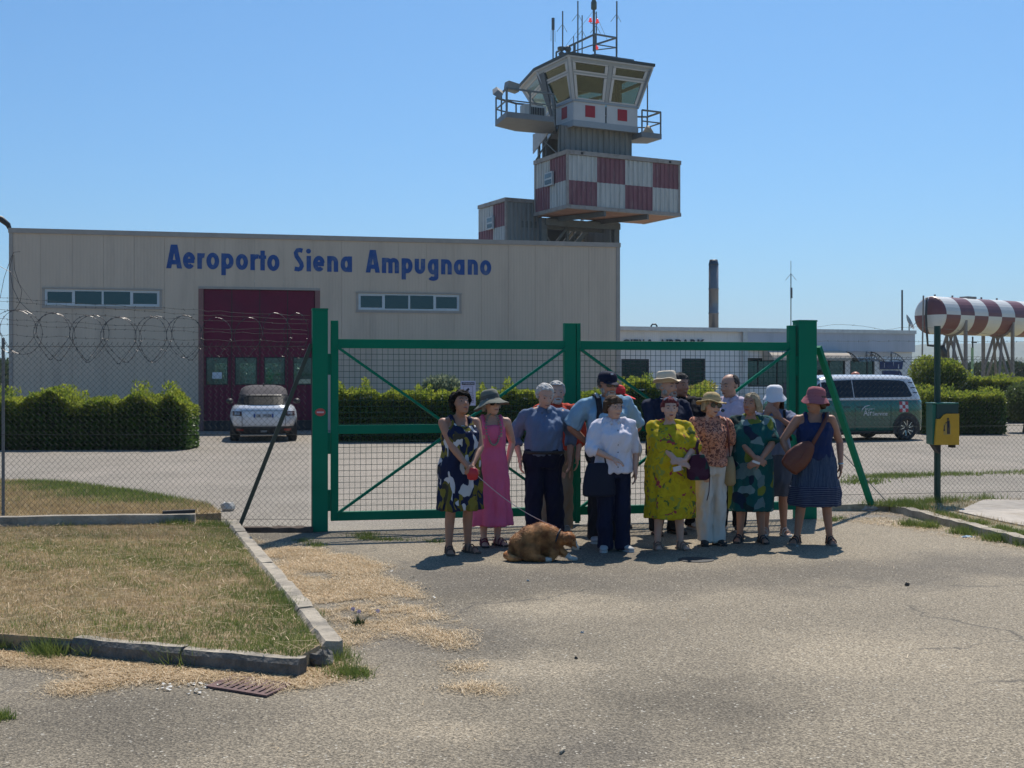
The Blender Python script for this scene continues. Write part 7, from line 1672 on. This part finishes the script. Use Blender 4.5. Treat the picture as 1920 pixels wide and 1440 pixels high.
# 2 ---- woman in pink with grey hat
p = Person(921, 1024, 1.585, 12, 'slim woman in a long pink dress with wide grey sun hat and sunglasses', .92, 0, 'fair')
p.legs(((-.08, 0), (.08, .03)), (-.05, .5)); p.torso(); p.arm(-1, (-.22, .04, .88), down, curl=.4); p.arm(1, (.2, .08, .90), (0, .1, -1), curl=.4); p.head(14, -6, -8); p.finish(); p.hair('bob', 'grey', 5)
p.hat('sun', fabric('hat_greygreen', (.17, .175, .145), .1, .9), fabric('hat_band_dark', (.10, .10, .09))); p.glasses(True)
p.dress(fabric('dress_pink', (.68, .13, .25), .05), .24, (.225, .19), fold=.10, fk=8, pad=.012, name='dress'); p.shoes(mat('sandal_red', (.16, .02, .04), .5), sole_d, 'sandal')
nk = MB(); K = 34
for k in range(K): t = -pi*.5+2*pi*k/K; x = .085*cos(t)*(1 if sin(t) > -.3 else .8); z = 1.30+.17*sin(t); y = -.162+max(0, z-1.27)*.50; nk.sphere((x, y, z), .0125, 8, 6)
nk.build('necklace', mat('beads_grey', (.25, .23, .19), .4), p.o, True); W2 = p
# 3 ---- old man in blue shirt
p = Person(1020, 1012, 1.67, 8, 'heavy white haired man in a grey blue shirt looking down at the dog', 1.22, .045, 'fair', 'm')
p.legs(((-.12, 0), (.13, .0)), (-.3, .3)); p.torso(); p.arm(-1, (-.27, -.03, .90), down, curl=.45); p.arm(1, (.29, .02, .90), (0, 0, -1), curl=.4); p.head(10, 20, 0, (0, -.035), 1.18, age=2); p.finish(); p.hair('oldwhite', 'white', 8)
shb = fabric('shirt_greyblue', (.12, .17, .27), .06); p.garment('shirt', shb, p.upper_secs(.93, .018), 1.42, (.070, .062), seed=2, wr=1.4); p.collar(shb)
p.trousers(navy_cloth, .99, .03, (.112, .092, .082)); strap('belt', [((.222*cos(t), -.012+.205*sin(t), .965), (cos(t), sin(t), 0)) for t in [pi+pi*k/16 for k in range(17)]], .035, blackm, p.o); p.shoes(blackpl, sole_d)
for z in (1.36, 1.27, 1.18, 1.09): MB().sphere((0, -.165-(.03 if z < 1.2 else 0), z), .006, 8, 6).build('button', MC['badge_white'], p.o)
# 4 ---- man behind him
p = Person(1044, 998, 1.70, -6, 'white bearded man in red half hidden behind the man in the grey blue shirt', 1.0, .01, 'fair', 'm')
p.legs(); p.torso(); p.arm(-1, (-.22, .0, .88), down); p.arm(1, (.235, -.03, .87), down); p.head(14, 2, 0, age=2, beard='white'); p.finish(); p.hair('oldwhite', 'white', 12)
p.garment('polo_shirt', fabric('shirt_red', (.50, .06, .035), .06), p.upper_secs(.93, .022), 1.5, (.077, .066)); p.trousers(fabric('trousers_khaki', (.26, .21, .15)), .98); p.shoes(mat('shoe_tan', (.25, .2, .15)), sole_d)
# 5 ---- man with navy cap, blue shirt, backpack
p = Person(1138, 1016, 1.80, 10, 'bearded man in navy cap, sunglasses and light blue shirt with a backpack strap', 1.2, .03, 'tan', 'm')
p.legs(((-.11, .0), (.12, .03)), (-.3, .3)); p.torso(); p.arm(-1, (-.16, .14, .98), (.6, .3, -.5), (0, -1, 0), (-.8, .1, 0), .5); p.arm(1, (.16, .14, .98), (-.6, .3, -.5), (0, -1, 0), (.8, .1, 0), .5)
p.head(12, 4, 0, (0, -.01), 1.12, beard='grey'); p.finish(); p.hair('sides', 'darkgrey', 3); p.hat('cap', fabric('cap_navy', (.012, .014, .035), .1)); p.glasses(True)
lb = fabric('shirt_lightblue', (.23, .38, .50), .06); p.garment('shirt', lb, p.upper_secs(.90, .02), .92, (.078, .080), seed=5, wr=1.4); p.collar(lb); p.trousers(black_cloth, .97, .03, (.108, .088, .08)); p.shoes(mat('trainer_grey', (.35, .35, .35), .7), sole_w)
MB().box(.06, .16, -.165, -.158, 1.22, 1.29).build('chest_pocket', lb, p.o)
bp_ = empty('backpack', p.o.location, p.o.rotation_euler.z, 'dark backpack worn by the man in the navy cap', 'backpack'); bp_.scale = p.o.scale
strap('shoulder_strap', [((-.115, .07, 1.44), (0, 0, 1)), ((-.118, -.02, 1.475), (0, -.2, 1)), ((-.115, -.10, 1.43), (0, -.8, .6)), ((-.112, -.150, 1.32), (0, -1, .2)), ((-.13, -.165, 1.18), (0, -1, 0)), ((-.175, -.14, 1.05), (-.3, -1, 0)), ((-.21, -.05, .98), (-1, -.3, 0))], .058, black_cloth, bp_, .012)
strap('strap_webbing', [((-.118, -.02, 1.490), (0, -.2, 1)), ((-.115, -.105, 1.445), (0, -.8, .6))], .03, mat('webbing_pale', (.4, .4, .42)), bp_, .006)
bk = MB(); bk.loft([ell(z, rx, .09, 0, .22, 18) for z, rx in ((1.0, .1), (1.03, .14), (1.25, .15), (1.42, .12), (1.46, .07))]); bk.build('bag_body', black_cloth, bp_, True)
# 6 ---- person with red cap hidden behind
p = Person(1152, 992, 1.66, 60, 'person in a red peaked cap almost hidden behind the man in the navy cap', .9, 0, 'mid')
p.legs(); p.torso(); p.arm(-1, (-.2, 0, .88)); p.arm(1, (.2, 0, .88)); p.head(12, 6); p.finish(.010); p.hair('short', 'brown', 2); p.hat('visor', fabric('cap_red', (.65, .05, .05), .05)); p.garment('shirt', black_cloth, p.upper_secs(.93, .015), .9, (.066, .06)); p.trousers(black_cloth); p.shoes(blackpl, sole_d)
# 7 ---- woman in white shirt with dark bag
p = Person(1150, 1033, 1.56, 6, 'brown haired woman in white shirt and dark trousers with a dark bag on her forearm', 1.05, .01, 'fair')
p.legs(((-.095, .0), (.105, .0)), (-.25, .45)); p.torso(); p.arm(-1, (-.06, -.22, 1.03), (.85, -.15, -.35), (0, .3, -1), (-.7, .2, -.5), .35); p.arm(1, (.24, -.03, .88), down, curl=.45)
p.head(22, 2, 0, age=0); p.finish(); p.hair('bob', 'brown', 4); p.glasses(False, rim=mat('rim_grey2', (.25, .2, .18), .3)); wsm = fabric('shirt_white', (.66, .64, .72), .04)
p.garment('blouse', wsm, p.upper_secs(.86, .026, 1.06), (1.30, 1.22), (.072, .066), seed=3, wr=1.6); p.collar(wsm); p.trousers(navy_cloth, .95, .03, (.108, .088, .08)); p.shoes(mat('trainer_pale', (.38, .38, .37), .7), sole_w)
for z in (1.33, 1.25, 1.17, 1.09, 1.01, .93): MB().sphere((.02, -.168, z), .007, 8, 6).build('button', ink, p.o)
MB().tube([(.05*cos(t)+.0, -.055+.03*sin(t)*-1-.02, 1.42+.022*sin(t)) for t in [pi+pi*k/10 for k in range(11)]], .004, 5).build('necklace', mat('gold', (.5, .35, .12), .3, .8), p.o)
hb = p.world((-.185, -.12, .0)); s_ = p.k; bag = empty('handbag', (hb.x, hb.y, .56), p.o.rotation_euler.z, 'big dark navy cloth bag hanging from the forearm of the woman in the white shirt', 'bag')
bm_ = fabric('bag_navy', (.010, .014, .030), .1, .7); mb = MB(); mb.loft([ell(z, rx, ry, 0, 0, 26, .03, 5) for z, rx, ry in ((0, .145, .05), (.015, .165, .06), (.1, .165, .065), (.2, .15, .06), (.30, .125, .045), (.335, .105, .03))]); link_mesh('bag_body', remesh(mb.mesh(), .01, 2), bm_, bag, True)
for y in (-.02, .02): MB().tube([(-.07, y, .31), (-.055, y, .40), (-.01, y*.5, .455), (.03, y*.5, .45), (.06, y, .38), (.07, y, .31)], .008, 6).build('handle', bm_, bag)
# 8 ---- man in cream hat
p = Person(1249, 1002, 1.775, 24, 'bearded man in a cream brimmed hat and dark navy shirt behind the woman in yellow', 1.2, .03, 'mid', 'm')
p.legs(((-.12, .0), (.12, .03))); p.torso(); p.arm(-1, (-.05, -.24, 1.02), (.8, -.2, -.2), (0, 1, 0), (-.8, .1, -.2)); p.arm(1, (.05, -.22, 1.0), (-.8, -.2, -.2), (0, 1, 0), (.8, .1, -.2)); p.head(18, 0, 0, jaw=1.12, beard='grey'); p.finish(); p.hair('sides', 'grey', 4)
p.hat('fedora', fabric('hat_cream', (.62, .53, .40), .05), fabric('hat_cream_band', (.55, .47, .36), .05)); dn = fabric('shirt_dark_navy', (.012, .018, .042)); p.garment('shirt', dn, p.upper_secs(.93, .02), (.95, 1.15), (.070, .068), wr=1.4); p.collar(dn); p.trousers(fabric('trousers_dark', (.02, .02, .025)), .98); p.shoes(mat('shoe_brown', (.08, .06, .045)), sole_d)
# 9 ---- man in black polo behind
p = Person(1282, 992, 1.79, 10, 'grey haired man in a black polo shirt right behind the man in the cream hat', 1.15, .02, 'tan', 'm')
p.legs(); p.torso(); p.arm(-1, (-.2, .05, .95), (.2, .1, -1)); p.arm(1, (.14, -.18, 1.05), (-.8, -.3, -.2), (0, 1, 0), (.8, .1, -.3)); p.head(20, 2, 0, (-.045, 0), jaw=1.1); p.finish(); p.hair('short', 'darkgrey', 9)
p.garment('polo_shirt', fabric('polo_black', (.010, .011, .016)), p.upper_secs(.93, .018), .9, (.070, .070)); p.collar(MC['polo_black']); p.trousers(black_cloth); p.shoes(mat('shoe_pale', (.5, .48, .45)), sole_w)
# 10 --- woman in yellow floral dress
p = Person(1255, 1030, 1.54, 6, 'smiling red haired woman in a loose yellow floral dress with white glasses on her head', 1.32, .045, 'fair')
p.legs(((-.13, .0), (.13, -.01)), (-.1, .3)); p.torso(); p.arm(-1, (.02, -.30, 1.0), (.85, -.1, -.25), (0, .6, -.6), (-.8, .2, -.5), .35); p.arm(1, (.10, -.29, 1.01), (-.85, -.15, .0), (0, .8, -.4), (.8, .1, -.5), .35)
p.head(-4, 0, 0, jaw=1.15, mouth=2); p.finish(); p.hair('short', 'red', 6); p.glasses(True, 1.0, mat('lens_white', (.7, .62, .62), .3), 1.15, MC['badge_white'])
yl = pattern('print_yellow', [(.10, .13, .03), (.26, .28, .05), (.50, .37, .012), (.43, .31, .010), (.30, .04, .055), (.12, .14, .03)], 9.5, [0, .05, .13, .6, .90, .97], 1.5)
p.dress(yl, .36, (.275, .235), (1.25, 1.25), (.070, .076), fold=.07, fk=7, pad=.035, neckz=1.41, voxel=.013); p.shoes(mat('sandal_tan', (.22, .14, .10), .6), mat('sandal_sole_tan', (.2, .14, .1)), 'sandal')
hp = p.world((.26, -.27, .0)); hbg = empty('handbag', (hp.x, hp.y, .72), 0, 'small dark purple and green bag held by the woman in the yellow dress', 'bag')
mb = MB(); mb.loft([[Vector((x*w_, y, z)) for x, y in ((-.10, -.03), (.10, -.03), (.12, 0), (.10, .03), (-.10, .03), (-.12, 0))] for z, w_ in ((0, .7), (.02, .95), (.12, 1.0), (.2, .75), (.26, .5))]); link_mesh('bag_body', remesh(mb.mesh(), .009, 2), pattern('bag_purple', [(.05, .012, .03), (.015, .05, .045), (.06, .02, .04)], 6, [0, .5, .75], 1), hbg, True)
strap('bag_strap', [((.08, -.02, .2), (1, 0, 0)), ((.11, -.02, .05), (1, 0, 0)), ((.10, -.02, -.12), (1, 0, 0)), ((.08, -.02, -.2), (1, 0, 0))], .02, fabric('strap_purple', (.05, .015, .03)), hbg); strap('bag_strap', [((0, -.01, .24), (0, -1, 0)), ((-.02, -.01, .32), (0, -1, 0)), ((.0, -.0, .40), (0, -1, 0))], .03, MC['strap_purple'], hbg)
ph = p.world((-.005, -.385, .93)); o = MB().box(-.04, .04, -.004, .004, -.024, .024, Matrix.Rotation(radians(-12), 4, 'Y')).build('phone', mat('phone_white', (.5, .48, .5), .3), None, False, ph, .003); tag(o, 'white phone held low by the woman in the yellow dress', 'phone')
# 11 --- woman in straw hat, orange blouse
p = Person(1333, 1022, 1.565, 8, 'smiling woman in a straw hat, sunglasses, orange print blouse and white trousers', 1.0, 0, 'fair')
p.legs(((-.075, .0), (.085, .02)), (-.2, .2)); p.torso(); p.arm(-1, (-.13, -.17, .84), (.25, -.2, -1), (.3, 1, 0), (-.3, .4, -.1), .45); p.arm(1, (.2, .07, .9), down)
p.head(12, 0, 4, mouth=2); p.finish(); p.hair('bob', 'blond', 3); p.hat('straw', fabric('hat_straw', (.45, .33, .16), .2, .85, 60), fabric('straw_band', (.50, .38, .20), .1)); p.glasses(True, size=1.15)
p.garment('blouse', pattern('print_orange', [(.60, .26, .16), (.18, .07, .055), (.62, .30, .2), (.15, .06, .05), (.5, .22, .15)], 30, [0, .3, .5, .7, .85], .35), p.upper_secs(.90, .022, 1.04), .95, (.070, .068), seed=4, wr=1.3); p.trousers(fabric('trousers_white', (.62, .56, .49), .04), .95, .05, (.103, .088, .085), 1.4); p.shoes(blackpl, sole_d)
strap('bag_strap', [((.14, -.03, 1.445), (0, 0, 1)), ((.15, -.10, 1.40), (0, -.8, .6)), ((.16, -.14, 1.25), (.2, -1, 0)), ((.185, -.10, 1.05), (1, -.5, 0))], .022, mat('leather_red', (.15, .03, .02), .5), p.o)
hp = p.world((.21, .0, 0)); tb = empty('handbag', (hp.x, hp.y, .62), 0, 'beige shoulder bag between the woman in the straw hat and the woman in teal', 'bag')
mb = MB(); mb.loft([ell(z, rx, ry, 0, 0, 20) for z, rx, ry in ((0, .05, .08), (.03, .07, .11), (.2, .065, .10), (.3, .04, .07))]); mb.build('bag_body', fabric('bag_beige', (.35, .26, .14)), tb, True); strap('handle', [((0, -.05, .27), (1, 0, 0)), ((-.02, -.03, .5), (1, 0, 0)), ((-.04, -.02, .72), (1, 0, 0))], .02, MC['leather_red'], tb)
# 12 --- tall balding man
p = Person(1369, 994, 1.785, -30, 'tall balding man in a pale pink shirt with sunglasses hung from it', 1.1, .02, 'mid', 'm')
p.legs(); p.torso(); p.arm(-1, (-.24, 0, .88), down); p.arm(1, (.24, 0, .88), down); p.head(-22, 8, 0, nose=1.08); p.finish(); p.hair('receding', 'darkgrey', 5)
pk = fabric('shirt_pinkwhite', (.56, .47, .56), .04); p.garment('shirt', pk, p.upper_secs(.93, .02), 1.5, (.075, .065)); p.collar(pk); p.trousers(black_cloth); p.shoes(blackpl, sole_w)
for z in (1.30, 1.225): MB().sphere((-.03, -.150, z), (.026, .008, .028), 12, 8).build('hanging_sunglass_lens', lens, p.o, True)
# 13 --- woman in teal dress
p = Person(1408, 1017, 1.58, -14, 'grey blond woman in a loose teal and green patterned dress with crossed hands', 1.2, .03, 'tan')
p.legs(((-.125, .0), (.115, .0)), (-.2, .4)); p.torso(); p.arm(-1, (.05, -.26, .99), (.8, -.2, -.45), (0, .8, -.3), (-.8, .2, -.4), .4); p.arm(1, (.11, -.25, .95), (-.75, -.3, -.35), (0, .8, -.3), (.8, .2, -.4), .4)
p.head(-18, -4, 6, jaw=1.05, mouth=1); p.finish(); p.hair('tied', 'blond', 7)
p.dress(pattern('print_teal', [(.10, .17, .18), (.006, .075, .075), (.16, .19, .03), (.008, .02, .045), (.006, .085, .08), (.01, .03, .03), (.14, .22, .23)], 4.2, [0, .14, .38, .46, .60, .82, .9], 1.3), .37, (.25, .20), .9, (.072, .085), fold=.06, fk=7, pad=.03, neckz=1.41, voxel=.013); p.shoes(blackpl, sole_d, 'sandal')
o = MB().box(-.03, .05, -.02, .0, -.012, .012, Matrix.Rotation(radians(20), 4, 'Y')).build('paper_tissue', MC['badge_white'], None, False, p.world((.06, -.335, .94))); tag(o, 'white paper tissue in the hands of the woman in teal', 'tissue')
# 14 --- woman in white bucket hat
p = Person(1452, 1003, 1.63, -12, 'woman in white bucket hat, grey blue top and grey skirt, hand at her face', 1.0, .01, 'tan')
p.legs(((-.10, -.0), (.105, .0)), (-.2, .35)); p.torso(); p.arm(-1, (-.085, -.20, 1.40), (.25, .1, .9), (.3, 1, 0), (-.3, -.6, -1), .4); p.arm(1, (.06, -.22, 1.36), (-.5, .0, .7), (-.3, 1, 0), (.4, -.6, -1), .4)
p.head(-16, 6, 0); p.finish(); p.hair('long_back', 'brown', 3); p.hat('bucket', fabric('hat_white', (.70, .70, .72), .03)); p.glasses(True)
p.garment('top', fabric('top_bluegrey', (.16, .19, .28), .06), p.upper_secs(.93, .024), 1.1, (.068, .062), wr=1.5)
b_ = p.b; p.garment('skirt', fabric('skirt_grey', (.075, .085, .11), .08), [ell(z, rx, ry, 0, .01, 40, f, 6) for z, rx, ry, f in ((.46, .20, .16, .02), (.6, .205, .165, .02), (.8, .20, .155, .01), (.92, .19, .145, 0), (.99, .165, .13, 0))]); p.shoes(mat('shoe_cream', (.5, .42, .36)), sole_w, 'sandal')
strap('bag_strap', [((.12, .02, 1.455), (0, 0, 1)), ((.11, -.08, 1.42), (0, -.8, .6)), ((.13, -.14, 1.28), (0, -1, .2)), ((.19, -.13, 1.1), (.5, -1, 0))], .03, black_cloth, p.o)
# 15 --- woman in navy dress with red hat
p = Person(1527, 1020, 1.61, -6, 'woman in a red striped sun hat and navy tiered dress with a brown bag', 1.12, .02, 'tan')
p.legs(((-.185, .0), (.165, -.01)), (-.5, .15)); p.torso(); p.arm(-1, (-.25, -.10, .93), (.1, -.3, -1), (.5, .5, 0), (-.5, .3, 0), .3); p.arm(1, (.285, -.0, .88), down, curl=.35)
p.head(-50, -4, 0); p.finish(); p.hair('bob', 'brown', 9)
hs_ = pattern('hat_red_stripe', [(.28, .05, .07), (.42, .16, .17), (.22, .04, .06), (.5, .28, .28), (.28, .05, .07)], 9, [0, .3, .5, .8, 1], 1.2, (.3, .3, 2.2), 'wave'); p.hat('cloche', hs_)
nvt = fabric('dress_navy', (.012, .025, .085), .08); p.dress(nvt, .985, (.172*1.12, .15), fold=0, pad=.014, name='dress_top')
st_v = pattern('print_navy_stripe_v', [(.012, .022, .055), (.05, .08, .14), (.014, .025, .06), (.10, .14, .2)], 9, [0, .35, .7, 1], 3, (2.4, 2.4, .25), 'wave'); st_h = pattern('print_navy_stripe_h', [(.012, .016, .05), (.035, .05, .10), (.012, .016, .045), (.11, .14, .2)], 7, [0, .4, .7, 1], 2.5, (.3, .3, 2.2), 'wave')
p.garment('skirt_tier', st_v, [ell(z, rx, ry, 0, -.005, 48, f, 11) for z, rx, ry, f in ((.63, .262, .20, .03), (.8, .24, .185, .03), (.95, .215, .165, .02), (1.07, .185, .15, 0))]); p.garment('hem_tier', st_h, [ell(z, rx, ry, 0, -.005, 48, f, 9) for z, rx, ry, f in ((.43, .285, .215, .03), (.5, .282, .213, .03), (.645, .270, .207, .02))])
p.shoes(blackpl, mat('sole_mid', (.2, .17, .14)), 'sandal')
MB().lathe([(.0285, -.012), (.032, 0), (.0285, .012)], 14, Matrix.Translation(p.arms[1][2].lerp(p.arms[1][1], .04)), False, False).build('wristwatch', mat('watch_steel', (.5, .5, .48), .3, .8), p.o)
lt = mat('leather_brown', (.13, .035, .018), .55, 0, .15, 8, .3, 30); sb = empty('shoulder_bag', p.o.location, p.o.rotation_euler.z, 'reddish brown leather bag slung across the woman in the navy dress', 'bag'); sb.scale = p.o.scale
mb = MB(); Mb = Matrix.Translation((-.19, -.20, .98)) @ Matrix.Rotation(radians(42), 4, 'Y')
mb.loft([[Mb @ q for q in ell(z, rx, ry, 0, 0, 22)] for z, rx, ry in ((-.19, .07, .04), (-.17, .11, .06), (-.05, .135, .07), (.06, .12, .06), (.15, .08, .045), (.2, .04, .03))]); link_mesh('bag_body', remesh(mb.mesh(), .011, 2), lt, sb, True)
strap('shoulder_strap', [((-.06, -.215, 1.10), (0, -1, .2)), ((.0, -.19, 1.20), (0, -1, .2)), ((.06, -.165, 1.30), (0, -1, .3)), ((.115, -.105, 1.40), (0, -.7, .7)), ((.14, -.01, 1.455), (0, 0, 1)), ((.13, .08, 1.40), (0, 1, .5))], .042, lt, sb, .008)
MB().tube([Mb @ Vector((.0, -.066, -.12)), Mb @ Vector((.02, -.072, 0)), Mb @ Vector((.0, -.056, .12))], .004, 5).build('zip', MC['leather_red'], sb)

# ================================================================ DOG
gd = G(1022, 1052); dog = empty('dog', (gd.x, gd.y+.05, 0), radians(6), 'golden brown shaggy dog lying down on a leash with head to the right', 'dog')
m = MB(); sp = lambda c, r, M=None: m.sphere(c, r, 16, 12, M)
sp((-.20, .05, .135), (.135, .13, .135)); sp((-.13, .05, .19), (.13, .12, .14)); sp((-.03, .05, .225), (.14, .115, .13)); sp((.06, .04, .205), (.11, .10, .12)); sp((-.02, .04, .13), (.15, .10, .11)); sp((.10, .02, .17), (.08, .08, .10))
sp((-.155, -.06, .09), (.11, .06, .085)); m.cone((-.16, -.08, .06), .05, (-.04, -.11, .03), .03, 12); m.cone((-.04, -.11, .03), .028, (.02, -.115, .022), .02, 10)       # haunch, hind foot
m.cone((.06, -.0, .18), .06, (.085, -.06, .09), .042, 12); m.cone((.085, -.06, .09), .040, (.06, -.08, .03), .026, 12); m.cone((.06, -.08, .03), .024, (.03, -.10, .02), .022, 10)     # near foreleg
m.cone((.10, .02, .16), .055, (.16, -.02, .09), .034, 12); m.cone((.16, -.02, .09), .033, (.235, -.055, .032), .022, 12); m.cone((.235, -.055, .026), .022, (.285, -.07, .02), .020, 10)   # stretched foreleg
m.cone((.06, .03, .22), .085, (.18, -.01, .205), .062, 14)                                                                # neck
Hd = Matrix.Translation((.222, -.035, .205)) @ Matrix.Rotation(radians(-18), 4, 'Z') @ Matrix.Rotation(radians(32), 4, 'Y') @ Matrix.Scale(1.15, 4)
R3 = Hd.to_3x3().to_4x4(); h = lambda x, y, z: Hd @ Vector((x, y, z))
m.sphere(h(0, 0, .0), (.062, .056, .058), 16, 12, R3); m.sphere(h(.045, 0, -.008), (.04, .036, .034), 14, 10, R3); m.cone(h(.05, 0, -.014), .029, h(.108, 0, -.02), .018, 12); m.cone(h(.045, 0, -.036), .018, h(.095, 0, -.036), .012, 10)
for sd in (-1, 1): m.sphere(h(-.012, sd*.054, .004), (.026, .011, .040), 12, 8, R3)
me = remesh(m.mesh(), .007, 3); 
def furmat(name, white=False):
    m2 = bpy.data.materials.new(name); m2.use_nodes = True; t = m2.node_tree; N = t.nodes; L = t.links; b = N['Principled BSDF']; b.inputs['Roughness'].default_value = .6; b.inputs['Specular IOR Level'].default_value = .3
    tc = N.new('ShaderNodeTexCoord'); n = N.new('ShaderNodeTexNoise'); n.inputs['Scale'].default_value = 11; n.inputs['Detail'].default_value = 5; L.new(tc.outputs['Object'], n.inputs[0]); r = N.new('ShaderNodeValToRGB')
    r.color_ramp.elements[0].position = .36; r.color_ramp.elements[0].color = (.22, .075, .022, 1); r.color_ramp.elements[1].position = .66; r.color_ramp.elements[1].color = (.66, .31, .11, 1); L.new(n.outputs[0], r.inputs[0]); L.new(r.outputs[0], b.inputs['Base Color'])
    if white: r.color_ramp.elements[0].color = (.5, .46, .4, 1); r.color_ramp.elements[1].color = (.65, .6, .54, 1)
    return m2
fur = furmat('dog_fur'); furw = furmat('dog_fur_white', True)
body = link_mesh('body', me, [fur, furw], dog, True)
Hi = Hd.inverted()
def iswhite(c): return (c.x > .225 and c.z < .05) or (c.x > -.01 and c.x < .05 and c.y < -.085 and c.z < .045) or ((Hi @ c).x > .060 and abs((Hi @ c).y) < .016) or ((Hi @ c).x > .06 and (Hi @ c).z < -.025)
me.polygons.foreach_set('material_index', [1 if iswhite(pl_.center) else 0 for pl_ in me.polygons])
V = []; rd = random.Random(5); mi = []
Hi = Hd.inverted()
for pl_ in me.polygons:
    for rep in range(3):
        if rd.random() > .7: continue
        c = pl_.center; n = pl_.normal; hl = Hi @ c; onhead = hl.x > -.06 and hl.length < .14
        L_ = rd.uniform(.004, .009) if (onhead or c.z < .04) else rd.uniform(.012, .026)
        if c.x > .2 and c.z < .09: L_ = .008
        if L_ > .014 and c.x > .0 and c.y < -.0 and .05 < c.z < .2: L_ *= 1.35
        fl_ = Vector((-.5, -.05, -.75)) if not onhead else Vector((-.8, 0, -.2)); d = (n*.55+fl_*.8+Vector((rd.uniform(-.3, .3), rd.uniform(-.3, .3), rd.uniform(-.3, .3)))).normalized(); s_ = d.cross(n).normalized()*.0022; o_ = Vector((rd.uniform(-.003, .003), rd.uniform(-.003, .003), rd.uniform(-.003, .003)))
        a = c+o_-s_; b = c+o_+s_; e = c+o_+d*L_
        if e.z < .003: e.z = .003
        V += [a, b, e]; mi.append(1 if iswhite(c) else 0)
V = np.array([tuple(v) for v in V]); F = np.arange(len(V)).reshape(-1, 3); fo = poly_mesh('coat', V, F, [fur, furw], body, np.array(mi)); tag(fo, kind='stuff')
nose = MB().sphere(h(.122, 0, -.012), (.011, .013, .010), 10, 8, R3).build('nose', rubber, body, True)
for sd in (-1, 1): MB().sphere(h(.043, sd*.030, .020), (.007, .006, .007), 8, 6, R3).build('eye', eye_m, body, True)
for sd in (-1, 1):
    e = MB(); e.loft([[h(-.02, sd*.045, .052), h(.018, sd*.048, .048), h(.018, sd*.054, .046), h(-.02, sd*.051, .050)], [h(-.034, sd*.064, .01), h(.018, sd*.068, .008), h(.018, sd*.076, .006), h(-.034, sd*.072, .008)], [h(-.012, sd*.064, -.034), h(.008, sd*.064, -.036), h(.008, sd*.070, -.036), h(-.012, sd*.070, -.034)]]); e.build('ear', fur, body, True)
cpts = []; ca = Vector((.128, .005, .214)); cd = Vector((.10, -.035, -.03)).normalized(); u_, v_ = basis(cd)
MB().tube([ca+(u_*cos(t)*.078+v_*sin(t)*.080) for t in [2*pi*k/24 for k in range(24)]], .008, 6, closed=True).build('collar', mat('collar_dark', (.02, .02, .03), .6), dog, True)
tl = MB(); tl.tube([(-.31, .06, .07), (-.36, .02, .05), (-.33, -.07, .035), (-.24, -.12, .03)], [.04, .042, .035, .015], 10); tl.build('tail', fur, dog, True)

S.collection.children.link(C)
